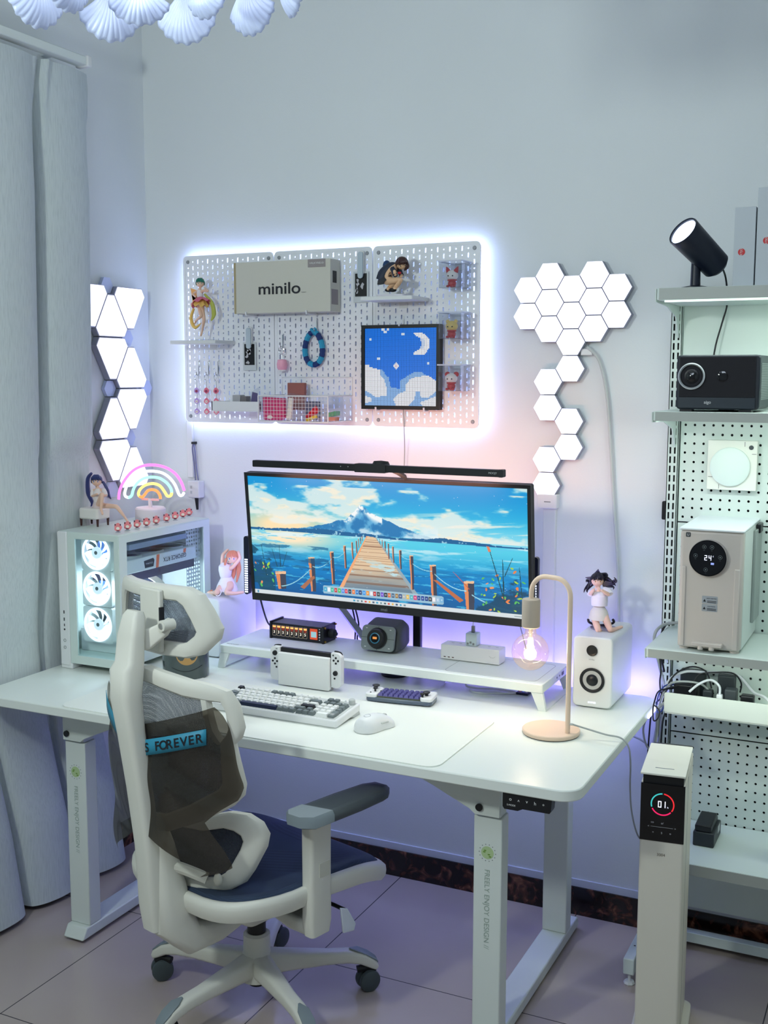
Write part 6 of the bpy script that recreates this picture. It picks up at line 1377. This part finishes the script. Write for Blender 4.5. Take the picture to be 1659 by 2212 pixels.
for a in (108, 72, 170, 8, 262):
    x, z = 2.003+.031*math.cos(math.radians(a)), 1.196+.030*math.sin(math.radians(a))
    obj('touch_icon', MB().tube([(x+.0048*math.cos(q), -.3444, z+.0048*math.sin(q)) for q in np.linspace(0, 2*PI, 16, endpoint=False)], .0004, closed=True, n=4).box(x-.0015, x+.0015, -.3446, -.3442, z-.0015, z+.0015), M('dim_icon', (110, 120, 124), .5), d)
    text(d, 'icon_caption', 'ooo', (x, -.3444, z-.0085), (1, 0, 0), (0, 0, 1), .0018, MATS['dim_icon'])
obj('blue_icon', MB().box(2.011, 2.019, -.3446, -.3442, 1.180, 1.182).box(2.011, 2.019, -.3446, -.3442, 1.183, 1.185), emis('blue_icon', (150, 170, 255), 1.4), d)
obj('logo_badge', MB().rrect(1.944, 1.956, 1.246, 1.258, .002, 'y', -.3308, -.330), DGREY, t); text(t, 'logo', 'U', (1.950, -.3312, 1.252), (1, 0, 0), (0, 0, 1), .006, WHITE)
for z0, z1, s in ((1.076, 1.096, 'HOT WATER'), (1.056, 1.0745, 'CAUTION')):
    l = obj('warning_label', MB().rrect(1.990, 2.029, z0, z1, .002, 'y', -.3306, -.330), M('label_silver', (160, 166, 172), .5), t)
    text(l, 'label_lettering', s, (2.014, -.331, (z0+z1)/2+.004), (1, 0, 0), (0, 0, 1), .003, INKB)
    lb = MB()
    for k in range(2): lb.box(2.003, 2.026, -.331, -.3306, z0+.003+.0035*k, z0+.0045+.0035*k)
    lb.prism([(1.993, z0+.005), (2.000, z0+.005), (1.9965, z0+.012)], 'y', -.331, -.3306); obj('label_print', lb, INKB, l)
obj('spout_tray', MB().rrect(1.970, 2.046, .966, .976, .003, 'y', -.350, -.325), DG, t, bev=.002)
for x in (1.992, 2.020): obj('spout', MB().cyl((x, -.343, .958), (x, -.343, .967), .007), DG, t)
for x in (1.945, 2.072): obj('foot', MB().cyl((x, -.31, .950), (x, -.31, .957), .012), DG, t); obj('foot', MB().cyl((x, -.07, .950), (x, -.07, .957), .012), DG, t)
obj('side_tank', MB().box(2.088, 2.096, -.16, -.045, 1.00, 1.25), M('tank_grey', (150, 160, 156), .3), t, bev=.002); obj('tank_cap', MB().box(2.089, 2.101, -.12, -.07, 1.238, 1.262), BLACK, t, bev=.002)
one('dispenser_cord', MB().tube([(1.93, -.10, .962), (1.89, -.09, .966), (1.850, -.12, .962), (1.835, -.16, .935), (1.842, -.12, .85), (1.850, -.075, .76), (1.832, -.065, .66), (1.82, -.065, .56), (1.825, -.065, .45)], .0045, smooth=6), CABG, 'thick grey cord leaving the water dispenser over the left end of the third shelf', 'cable')
one('dispenser_cord', MB().tube([(1.93, -.085, .966), (1.88, -.075, .962), (1.850, -.095, .955), (1.842, -.115, .90), (1.850, -.085, .82)], .003, smooth=6), CABB, 'thin black cord beside the grey one behind the third shelf left end', 'cable')
one('small_black_remote', MB().rrect(1.818, 1.832, 1.249, 1.302, .004, 'y', -.035, -.02), BLACK, 'small black device on the wall left of the shelving upright', 'wall device', bev=.002)
# cable tray with adapters
t = thing('cable_tray', 'white metal tray with a tall front, full of adapters, fixed to the perforated panel', 'tray', (2.2, -.13, .734))
obj('tray_front', MB().rrect(1.876, 2.62, .738, .793, .006, 'y', -.202, -.199), M('tray_ivory', (222, 228, 218), .5), t)
obj('tray_bottom', MB().box(1.878, 2.62, -.200, -.053, .734, .738), MATS['tray_ivory'], t)
obj('tray_side', MB().box(1.876, 1.879, -.200, -.053, .738, .765), MATS['tray_ivory'], t)
def adapter(name, lab, b, m, cat='adapter', bev=.004, rz=0):
    mb = MB().box(*b); c = Vector(((b[0]+b[1])/2, (b[2]+b[3])/2, b[4]))
    mb.xf(Matrix.Translation(c) @ Matrix.Rotation(rz, 4, 'Z') @ Matrix.Translation(-c)); return one(name, mb, m, lab, cat, None, bev=bev)
CHB = M('charcoal_plastic', (44, 50, 54), .45)
adapter('power_adapter', 'large black adapter at the back left of the cable tray', (1.895, 1.965, -.085, -.058, .738, .832), CHB)
adapter('power_adapter', 'wide black adapter in the front left of the cable tray', (1.890, 1.955, -.150, -.105, .738, .806), BLACK)
adapter('power_adapter', 'black ribbed adapter in the middle of the cable tray', (1.972, 1.998, -.165, -.140, .738, .802), CHB)
adapter('power_adapter', 'tall black plug adapter behind the white plug in the tray', (2.003, 2.050, -.125, -.080, .738, .838), CHB, rz=.1)
adapter('power_adapter', 'grey rounded adapter right of the white plug in the tray', (2.030, 2.062, -.170, -.135, .738, .812), DGREY)
adapter('power_bar', 'long white socket bar along the bottom of the cable tray', (1.90, 2.30, -.192, -.170, .738, .768), WHITE)
adapter('velcro_bundle', 'black bundled cable tie at the right of the cable tray', (2.075, 2.110, -.188, -.160, .760, .806), BLACK, 'cable bundle')
t = thing('white_plug', 'white plug with an arching white cord standing in the cable tray', 'plug', (2.02, -.18, .768))
obj('plug_body', MB().box(2.012, 2.028, -.188, -.172, .768, .800), WHITE, t, bev=.003)
obj('plug_cord', MB().tube([(2.020, -.180, .800), (2.018, -.180, .822), (1.995, -.178, .836), (1.965, -.18, .822), (1.940, -.185, .798)], .0034, smooth=5), CABW, t)
for k, (pts, r, m, lab) in enumerate((
    ([(1.86, -.15, .74), (1.88, -.13, .815), (1.925, -.11, .848), (1.97, -.11, .84), (1.99, -.13, .80)], .0022, CABB, 'black cord arching high over the left adapters in the tray'),
    ([(1.935, -.16, .79), (1.955, -.14, .835), (2.0, -.13, .846), (2.045, -.12, .846), (2.065, -.11, .82), (2.062, -.1, .79)], .0022, CABB, 'black cord arching over the tall plug adapter in the tray'),
    ([(1.848, -.12, .72), (1.868, -.12, .80), (1.91, -.11, .832), (1.97, -.10, .835), (2.05, -.10, .838), (2.10, -.12, .80), (2.14, -.17, .80), (2.19, -.21, .76)], .0040, CABW, 'long white cord running along the back of the cable tray and over its right side'),
    ([(1.848, -.14, .73), (1.87, -.15, .79), (1.90, -.16, .815), (1.96, -.16, .818), (1.985, -.15, .80)], .003, CABG, 'grey cord looping over the front left adapter'),
    ([(1.842, -.13, .90), (1.850, -.13, .84), (1.848, -.13, .80), (1.856, -.14, .77), (1.876, -.15, .77)], .0022, CABB, 'black cord dropping from behind the third shelf into the tray'),
    ([(1.90, -.15, .80), (1.87, -.16, .79), (1.852, -.12, .765), (1.838, -.068, .735), (1.815, -.062, .70), (1.808, -.062, .62), (1.805, -.062, .50), (1.806, -.062, .30)], .0024, CABB, 'black cord falling straight down left of the shelving unit'),
    ([(1.91, -.13, .80), (1.872, -.15, .80), (1.852, -.15, .775), (1.848, -.16, .745), (1.852, -.17, .725), (1.864, -.17, .73), (1.87, -.16, .75)], .0022, M('blue_lit_cable', (50, 70, 140), .4), 'coiled cord coloured as lit blue in the tangle beside the desk corner'),  # blue glow by the desk corner is put into this cord's colour
    ([(1.89, -.14, .79), (1.860, -.19, .792), (1.850, -.20, .765), (1.848, -.21, .74), (1.853, -.22, .715), (1.864, -.22, .722), (1.866, -.21, .74), (1.852, -.21, .755)], .0022, CABB, 'black coiled cord in the tangle beside the desk corner'),
    ([(1.878, -.17, .755), (1.860, -.17, .745), (1.850, -.16, .72), (1.848, -.15, .66), (1.836, -.14, .58), (1.825, -.13, .45), (1.82, -.12, .25)], .0045, CABG, 'thick pale grey cord falling from the tray behind the tower fan'),
    ([(1.878, -.16, .745), (1.868, -.17, .70), (1.862, -.16, .62), (1.850, -.15, .52), (1.84, -.13, .30)], .0024, CABB, 'thin black cord beside the thick grey cord below the tray'),
    ([(1.40, -.06, .70), (1.60, -.05, .64), (1.78, -.05, .60), (1.82, -.06, .56), (1.84, -.07, .62), (1.845, -.075, .69)], .003, CABG, 'grey cord sagging along the wall under the right end of the desk'),
    ([(1.83, -.08, .72), (1.80, -.10, .66), (1.81, -.10, .60), (1.84, -.09, .57)], .003, CABG, 'short grey loop of cord by the slotted upright below the tray'))):
    one('cable', MB().tube(pts, r, smooth=6), m, lab, 'cable')
# things on the lowest shelf
t = thing('charger_block', 'black battery charger block on the lowest shelf behind the tower fan', 'charger', (2.0, -.18, .385))
obj('block_base', MB().box(1.972, 2.028, -.235, -.120, .385, .425), CHB, t, bev=.003)
obj('battery', MB().prism([(-.232, .425), (-.235, .444), (-.14, .450), (-.125, .434), (-.125, .425)], 'x', 1.976, 2.020), BLACK, t, bev=.003)
obj('pale_label', MB().box(2.0282, 2.0288, -.175, -.145, .405, .425), LGREY, t)
t = thing('white_jug', 'smooth white rounded container at the right edge of the lowest shelf', 'container', (2.215, -.24, .385))
obj('container_body', MB().lathe([(.030, 0), (.036, .006), (.038, .06), (.034, .075)], (2.205, -.24, .385), n=40), M('lilac_white', (214, 216, 228), .35), t)
obj('container_lid', MB().lathe([(.036, .075), (.039, .08), (.038, .10), (.030, .125), (.012, .14), (0, .142)], (2.205, -.24, .385), n=40), WHITE, t)
# ---------------------------------------------------------------- tower fan heater
t = thing('tower_fan', 'tall beige-white tower fan with a black touch screen showing 01', 'tower fan', (1.958, -.53, 0), rotz=math.radians(6.5), local=True)
TW, TD, TH = .051, .128, .70
BGE = M('tower_beige', (214, 210, 198), .5)
obj('tower_body', MB().rrect(-TW, TW, -TD, TD, .006, 'z', .025, TH-.14), BGE, t, bev=.002)
obj('upper_body', MB().rrect(-TW, TW, -TD+.004, TD, .006, 'z', TH-.14, TH), BGE, t, bev=.002)
obj('top_black', MB().box(-TW+.004, TW-.004, -TD+.004, TD-.004, TH-.004, TH+.018), BLACK, t)
obj('lid', MB().rrect(-TW-.001, TW+.001, -TD-.010, TD-.04, .002, 'z', TH+.022, TH+.027), M('tower_lid', (222, 222, 210), .45), t, bev=.001)
obj('lid_slot', MB().box(-.022, .022, -.098, -.094, TH+.027, TH+.0273), INKG, t); 
sc = obj('touch_screen', MB().box(-TW, TW, -TD-.0015, -TD+.004, TH-.142, TH-.002), M('screen_black', (10, 10, 14), .12), t)
cx_, cz_ = .0, TH-.050; R0, R1 = .0245, .0275
for a0, a1, c in ((-35, 84, (240, 40, 50)), (92, 198, (60, 190, 190)), (206, 318, (240, 30, 100))):
    A0 = np.radians(np.linspace(a0, a1, 24)); obj('dial_arc', MB().prism([(cx_+R1*math.cos(a), cz_+R1*math.sin(a)) for a in A0]+[(cx_+R0*math.cos(a), cz_+R0*math.sin(a)) for a in A0[::-1]], 'y', -TD-.0019, -TD-.0014), emis('arc_%d' % a0, c, 1.1), sc, flat=True)
seg7(sc, '0', -.0065, cz_, .0155, -TD-.0015, DGW); seg7(sc, '1', .0030, cz_, .0155, -TD-.0015, DGW)
text(sc, 'unit_mark', 'h', (.0125, -TD-.0018, cz_-.006), (1, 0, 0), (0, 0, 1), .004, DGW)
ui = M('ui_grey', (150, 154, 158), .5, emi=(150, 154, 158), es=.25); mb = MB()
mb.box(-.026, .026, -TD-.0018, -TD-.0014, TH-.1065, TH-.1060)
obj('slider_line', mb, ui, sc)
for s, x, z in (('<', -.031, -.106), ('>', .031, -.106), ('=', -.020, -.120), ('S', 0, -.120), ('o', .020, -.120), ('co', -.022, -.096), ('o/', .001, -.096)):
    text(sc, 'icon', s, (x, -TD-.0018, TH+z), (1, 0, 0), (0, 0, 1), .005, ui)
text(t, 'brand_lettering', '3004', (.0, -TD-.0003, TH-.175), (1, 0, 0), (0, 0, 1), .007, M('taupe_print', (120, 112, 100), .5))
obj('seam', MB().box(TW, TW+.0004, -.03, -.028, .03, TH-.01), INKG, t)
obj('tower_base', MB().rrect(-.068, .068, -TD-.02, TD+.005, .02, 'z', 0, .025), BGE, t, bev=.004)
# ---------------------------------------------------------------- office chair
CH = M('chair_white', (222, 222, 212), .5); CHD = M('chair_grey_cap', (128, 140, 146), .5); WHL = M('caster_grey', (70, 80, 84), .45); SEAT = fabric('seat_cloth', (50, 66, 92), 2400)
PAD = M('armrest_grey', (84, 92, 96), .6, bump=(400, .1))
t = thing('office_chair', 'white ergonomic office chair with grey mesh back and dark blue seat', 'office chair', (.965, -.86, 0), rotz=math.radians(-16), local=True)
def rect_sec(c, d, w, h, up=HU):
    d = Vector(d).normalized(); r = d.cross(Vector(up)).normalized(); u = r.cross(d); c = Vector(c); o = []
    for a, b in rr(-w/2, w/2, -h/2, h/2, min(w, h)*.28, 3): o.append(c+r*a+u*b)
    return o
for k in range(5):
    a = math.radians(54.5+72*k); dx, dy = math.cos(a), math.sin(a)
    pr = lambda r, z: Vector((dx*r, dy*r, z)); secs = []
    for r, z, w, h, tx in ((.02, .115, .058, .062, 0), (.08, .112, .050, .052, -.05), (.19, .106, .038, .036, -.05), (.245, .103, .038, .034, -.1), (.285, .094, .040, .032, -.55), (.315, .074, .034, .024, -.7), (.325, .064, .026, .014, -.7)):
        secs.append(rect_sec(pr(r, z), (dx, dy, tx), w, h))
    lg = obj('base_leg', MB().loft(secs), CH, t, bev=0, ang=40)
    cs = [rect_sec(pr(r, z), (dx, dy, tx), w, .004) for r, z, w, tx in ((.250, .1225, .006, -.15), (.272, .1175, .030, -.35), (.300, .103, .034, -.6), (.322, .086, .026, -.7), (.327, .076, .010, -.7))]
    obj('leg_cap', MB().loft(cs), CHD, lg, label='grey plastic leg cap')
    c = pr(.30, .030); ca = obj('caster', MB().cyl(pr(.30, .05), pr(.30, .085), .008).tube([pr(.27, .060), pr(.30, .064), pr(.318, .05)], .010, n=8), MBLK, t)
    sx_ = Vector((-dy, dx, 0))
    sx_ = (Matrix.Rotation(math.radians([15, -30, 40, 5, -20][k]), 3, 'Z') @ sx_)
    for s in (-1, 1):
        p = c+sx_*s*.013; obj('wheel', MB().lathe([(.0, -.009), (.024, -.009), (.0285, -.006), (.030, 0), (.0285, .006), (.022, .009), (0, .009)], p, sx_, n=32), WHL, ca)
obj('hub_cup', MB().lathe([(.048, .075), (.046, .13), (.036, .145), (.035, .195), (.028, .20)], (0, 0, 0), n=40), CH, t)
obj('gas_lift', MB().cyl((0, 0, .19), (0, 0, .27), .0245), BLACK, t)
obj('hub_bottom', MB().cyl((0, 0, .055), (0, 0, .08), .022), MBLK, t)
# mechanism and bracket
obj('mechanism', MB().loft([rr(-.055, .055, -.09, .08, .02, 4) and [(x, y, z) for x, y in rr(-w, w, -d0, d1, .02, 4)] for z, w, d0, d1 in ((.245, .045, .06, .05), (.275, .062, .10, .09), (.33, .075, .13, .12), (.365, .085, .15, .16))]), CH, t, bev=.002)
obj('mechanism_black', MB().box(-.03, .03, -.15, .12, .262, .30), BLACK, t, bev=.003)
obj('back_bracket', MB().loft([rect_sec(c, d, w, h, (1, 0, 0)) for c, d, w, h in (((0, -.06, .290), (0, -1, 0), .045, .09), ((0, -.15, .275), (0, -1, 0), .055, .10), ((0, -.235, .285), (0, -1, .35), .085, .10), ((0, -.285, .345), (0, -.35, 1), .105, .10), ((0, -.292, .43), (0, -.05, 1), .085, .09), ((0, -.305, .54), (0, -.1, 1), .050, .07), ((0, -.32, .60), (0, -.1, 1), .036, .06))]), CH, t, ang=40)
obj('spine', MB().loft([rect_sec(c, d, w, h, (1, 0, 0)) for c, d, w, h in (((0, -.325, .335), (0, -.1, 1), .040, .052), ((0, -.330, .40), (0, -.1, 1), .050, .060), ((0, -.340, .55), (0, -.1, 1), .046, .058), ((0, -.360, .70), (0, -.15, 1), .044, .058), ((0, -.378, .83), (0, -.1, 1), .048, .062), ((0, -.390, .92), (0, 0, 1), .056, .068), ((0, -.385, .985), (0, .1, 1), .060, .070), ((0, -.378, 1.00), (0, .1, 1), .046, .068), ((0, -.372, 1.06), (0, .2, 1), .040, .066), ((0, -.362, 1.105), (0, .2, 1), .036, .054), ((0, -.358, 1.118), (0, .2, 1), .024, .040))]), CH, t, ang=40)
# seat
def seat_out(s=1.0, n=48):
    o = []
    for k in range(n):
        a = 2*PI*k/n; ca, sa = math.cos(a), math.sin(a); p = .42
        x = .262*s*math.copysign(abs(ca)**p, ca); y = .272*s*math.copysign(abs(sa)**p, sa)+.008
        if y < 0: x *= 1-.10*(y/-.25)**2
        o.append((x, y))
    return o
def sz(x, y): return .400+.030*(abs(x)/.26)**2.5*(1 if y < .05 else max(0, 1-(y-.05)/.2))-1.7*max(0, y-.13)**2+.012*max(0, (-y-.12)/.12)
mb = MB(); secs = []
for s, dz in ((1.0, -.050), (1.03, -.034), (1.035, -.018), (1.03, -.006), (1.0, .0), (.955, .001), (.94, -.006)): secs.append([(x, y, sz(x, y)+dz) for x, y in seat_out(s)])
mb.loft(secs, cap=False); obj('seat_rim', mb, CH, t, ang=60)
mb = MB(); secs = [[(x, y, sz(x, y)+.001-.000) for x, y in seat_out(s)] for s in (.965, .93, .85, .7, .5, .3, .1)]
for i, q in enumerate(secs[1:], 1): secs[i] = [(x, y, z+.006) for x, y, z in q]
mb.loft(secs); obj('seat_cushion', mb, SEAT, t, ang=80)
obj('seat_pan', MB().loft([[(x, y, sz(x, y)+dz) for x, y in seat_out(s)] for s, dz in ((.98, -.045), (.8, -.055), (.5, -.06))]), M('pan_dark', (90, 94, 92), .6), t, ang=80)
obj('front_fin', MB().loft([[(.05, .02, .33), (.20, .02, .345), (.20, .02, .362), (.05, .02, .36)], [(.10, .18, .325), (.23, .18, .345), (.235, .18, .362), (.10, .18, .36)]]), CH, t, bev=.003)
obj('lever', MB().prism([(.03, .345), (.055, .335), (.085, .285), (.078, .268), (.04, .275)], 'x', .275, .281), M('lever_white', (216, 224, 236), .4), t, bev=.002)
obj('lever_rod', MB().cyl((.10, .04, .34), (.278, .045, .335), .005), BLACK, t)
# back frame
def by(x, c=-.335, k=2.6): return c+k*x*x
def loopc(P, c, k, w, name, m, n=8, r=None):
    pts = [Vector((x, by(x, c, k), z)) for x, z in P]
    rad = r or [w]*len(pts)
    return obj(name, MB().tube(pts, rad, n=10, smooth=n, closed=True, up=(0, 1, 0), flat=1.0), m, t, ang=80)
def band_loop(P, c, k, w, th, name, m, smooth=5):
    """flat curved ring: centre line P (x, z) widened by w in its own surface and th thick"""
    Q = []; n = len(P)
    for i in range(n):
        p0, p1, p2, p3 = (Vector(P[(i+j-1) % n]) for j in range(4))
        for s in range(smooth):
            u = s/smooth; Q.append(.5*((2*p1)+(p2-p0)*u+(2*p0-5*p1+4*p2-p3)*u*u+(3*p1-p0-3*p2+p3)*u**3))
    secs = []; n = len(Q)
    for i in range(n):
        tt = (Q[(i+1) % n]-Q[i-1]).normalized(); nn = Vector((tt.y, -tt.x)); wi = w(Q[i]) if callable(w) else w
        sec = []
        for a, b in rr(-wi/2, wi/2, -th/2, th/2, min(wi, th)*.38, 3):
            q = Q[i]+nn*a; sec.append((q.x, by(q.x, c, k)+b, q.y))
        secs.append(sec)
    return obj(name, MB().loft(secs, closed=True), m, t, ang=50)
def both(P): return P+[(-x, z) for x, z in P[-2:0:-1]]
def flat_ring(O, I_, c, k, th, name, m, j=0):
    """flat curved ring between an outer and an inner outline with the same number of points"""
    secs = []
    for a, b in zip(O, I_):
        a, b = Vector(a), Vector(b); d = (b-a); q = [(0, -.30), (.12, -.5), (.5, -.62), (.88, -.5), (1, -.3), (1, .3), (.88, .5), (.12, .5), (0, .3)]
        sec = []
        for f, g in q:
            p = a+d*f; sec.append((p.x, by(p.x-j, c, k)+g*th, p.y))
        secs.append(sec)
    return obj(name, MB().loft(secs, closed=True), m, t, ang=32)
BO = both([(0, .982), (.05, .976), (.115, .962), (.165, .950), (.188, .938), (.203, .905), (.211, .850), (.206, .826), (.196, .812), (.203, .770), (.212, .715), (.209, .688), (.190, .662), (.135, .625), (.06, .592), (0, .585)])
BM = both([(0, .944), (.05, .936), (.105, .922), (.138, .914), (.150, .905), (.152, .880), (.158, .848), (.165, .830), (.173, .815), (.176, .770), (.178, .722), (.172, .706), (.155, .694), (.112, .664), (.05, .632), (0, .625)])
BI = both([(0, .944), (.05, .936), (.105, .922), (.150, .915), (.178, .912), (.186, .890), (.190, .850), (.187, .838), (.176, .818), (.176, .770), (.178, .722), (.172, .706), (.155, .694), (.112, .664), (.05, .632), (0, .625)])
flat_ring(BO, BI, -.325, 2.4, .024, 'back_frame', CH)
for s in (-1, 1):
    obj('side_handle', MB().loft([[(s*x, by(x, -.325, 2.4)+dy, z) for x, dy in ((x0, -.008), (x0+.011, -.010), (x0+.011, .008), (x0, .008))] for x0, z in ((.140, .920), (.145, .880), (.152, .845), (.163, .822), (.170, .812))]), CH, t, ang=40)
MESH = fabric('back_mesh', (120, 126, 134), 2100, holes=.75)
def meshfill(P, c, k, name, m, s=1.0, cz=None, n=14, dy=.0):
    cz = cz if cz is not None else sum(p[1] for p in P)/len(P); mb = MB(); secs = []
    for q in np.linspace(s, .02, n): secs.append([(x*q, by(x*q, c, k)+dy, cz+(z-cz)*q) for x, z in P])
    return obj(name, mb.loft(secs), m, t, ang=80)
meshfill(BM, -.325, 2.4, 'back_mesh', MESH, 1.02)
LO = both([(0, .598), (.071, .603), (.126, .618), (.158, .612), (.180, .590), (.190, .560), (.186, .528), (.165, .470), (.150, .440), (.120, .418), (.06, .408), (0, .405)])
LI = both([(0, .562), (.068, .566), (.115, .578), (.135, .572), (.148, .560), (.152, .545), (.147, .525), (.130, .485), (.118, .466), (.100, .452), (.055, .444), (0, .441)])
flat_ring(LO, LI, -.235, 3.0, .026, 'lumbar_frame', CH)
meshfill(LI, -.235, 3.0, 'lumbar_mesh', fabric('lumbar_mesh', (66, 72, 84), 2100, holes=.4), 1.04)
obj('lumbar_joint', MB().tube([(0, -.32, .50), (.04, -.275, .48), (.09, -.235, .455)], .014, n=10, smooth=3), CH, t)
obj('lumbar_knob', MB().sph((.118, -.225, .457), (.012, .010, .016)), CH, t)
# smoky film over the back, with the blue band
FILM = clear_mat('smoky_film', (122, 116, 106), .06, rough=.12, clear=.90)
FW = [(.500, .150), (.512, .196), (.522, .204), (.560, .190), (.600, .172), (.632, .160), (.660, .185), (.684, .214), (.716, .224), (.80, .212), (.860, .200), (.892, .189), (.905, .178)]
def fw(z): return float(np.interp(z, [p[0] for p in FW], [p[1] for p in FW]))
def filmpt(u, v):
    q = 2*u-1; zl = .50+.10*(1-abs(q))**1.2; zh = .846+.060*abs(q)**1.0
    z = zl+(zh-zl)*v; x = q*fw(min(.905, max(.50, z)))
    if q < 0: x *= .80+.28*min(1, max(0, (z-.52)/.12)); return (x, by(x, -.356, 1.4)+.004*math.sin(z*40+x*25), z)
    return (x, by(x, -.356, 2.5)+.004*math.sin(z*40+x*25), z)
obj('smoky_film', MB().grid(filmpt, 40, 40), FILM, t, ang=80)
BT = M('teal_band', (44, 138, 168), .5)
bb = MB(); bb.grid(lambda u, v: ((-.225+.392*u), by(-.225+.392*u, -.362, 2.5 if -.225+.392*u > 0 else 1.4), .790+.045*abs(-.225+.392*u)/.16+(v-.5)*.038), 40, 2)
bd = obj('teal_band', bb, BT, t, solid=.001, ang=80)
wd_ = 'S FOREVER'; xs0 = .034
for i, ch in enumerate(wd_):
    if ch == ' ': continue
    x = xs0+.0152*i; sl_ = 2*2.5*x
    text(bd, 'letter', ch, (x, by(x, -.3635, 2.5), .790+.045*x/.16), (1, sl_, .28), (-.1, 0, 1), .021, INKB, bold=.02, stretch=.95)
# headrest
hj = -.052
def bothj(P, j): return P+[(2*j-x, z) for x, z in P[-2:0:-1]]
HO = bothj([(hj, 1.168), (0.013, 1.168), (0.068, 1.166), (0.095, 1.150), (0.113, 1.115), (0.131, 1.070), (0.126, 1.045), (0.093, 1.006), (0.068, .998), (0.003, 1.0), (hj, 1.003)], hj)
HI = bothj([(hj, 1.134), (0.003, 1.134), (0.045, 1.133), (0.059, 1.122), (0.075, 1.092), (0.087, 1.062), (0.083, 1.052), (0.066, 1.036), (0.053, 1.033), (-0.007, 1.034), (hj, 1.036)], hj)
flat_ring(HO, HI, -.285, 2.2, .030, 'headrest_frame', CH, j=hj)
secs = []
for q in np.linspace(1.04, .02, 10): secs.append([((x-hj)*q+hj, by((x-hj)*q, -.287, 2.2), 1.085+(z-1.085)*q) for x, z in HI])
obj('headrest_mesh', MB().loft(secs), fabric('headrest_cloth', (112, 118, 128), 2000, holes=.75), t, ang=80)
obj('headrest_plate', MB().box(-.055, .020, -.306, -.292, 1.010, 1.160), CH, t, bev=.004)
obj('headrest_slot', MB().box(.021, .026, -.308, -.296, 1.05, 1.12), INKB, t)
obj('headrest_arm', MB().loft([rect_sec(c, d, w, h) for c, d, w, h in (((0, -.355, 1.045), (0, 1, 0), .022, .050), ((.018, -.335, 1.05), (1, .6, .3), .022, .046), ((.045, -.315, 1.072), (1, .3, .7), .020, .034), ((.062, -.308, 1.090), (1, .2, .6), .016, .024))]), CH, t, ang=50)
obj('headrest_pivot', MB().cyl((.058, -.330, 1.085), (.058, -.296, 1.085), .013), CH, t)
obj('pivot_screw', MB().cyl((.058, -.3325, 1.085), (.058, -.330, 1.085), .007), CHROME, t)
# armrests
for s in (-1, 1):
    X = lambda x: s*x
    po = obj('arm_post', MB().loft([[(X(a), b, z) for a, b in rr(.262-w, .262+w, -.035-d, -.035+d, .010, 3)] for z, w, d in ((.300, .017, .032), (.33, .019, .037), (.45, .019, .036), (.60, .020, .036), (.612, .024, .045))]), CH, t, ang=50)
    obj('arm_bracket', MB().loft([rect_sec(c, d, w, h) for c, d, w, h in (((X(.10), -.02, .33), (s, 0, 0), .08, .05), ((X(.19), -.03, .315), (s, 0, -.1), .07, .042), ((X(.262), -.035, .318), (s, 0, .3), .066, .040))]), CH, t, ang=50)
    obj('height_button', MB().box(X(.262)-.0205 if s < 0 else .262+.0185, X(.262)-.0185 if s < 0 else .262+.0205, -.045, -.010, .45, .485), M('button_ivory', (206, 206, 194), .5), po)
    pad = [(-.050, -.112), (-.028, -.130), (.012, -.128), (.040, -.106), (.045, .06), (.040, .150), (.022, .176), (-.020, .173), (-.038, .14), (-.046, .04)]
    def padsec(z, sc): return [(X(.290)+s*x*sc, .015+(y-.015)*(.5+.5*sc) if False else .015+(y-.015)*(1-(1-sc)*.35), z) for x, y in pad]
    pp = obj('armrest_pad', MB().loft([padsec(.600, .80), padsec(.608, 1.0), padsec(.622, 1.0), padsec(.631, .86), padsec(.632, .60)]), PAD, t, ang=50)
    obj('armrest_end_cap', MB().loft([[(X(.290)+s*x*sc, y, z) for x, y in [(-.0505, -.1125), (-.028, -.131), (.012, -.129), (.0405, -.1065), (.043, -.045), (-.0505, -.068)]] for z, sc in ((.606, 1.02), (.6235, 1.02), (.6330, .87))]), CHD, pp, ang=50, label='pale grey rear cap of the armrest')
bpy.context.view_layer.update()
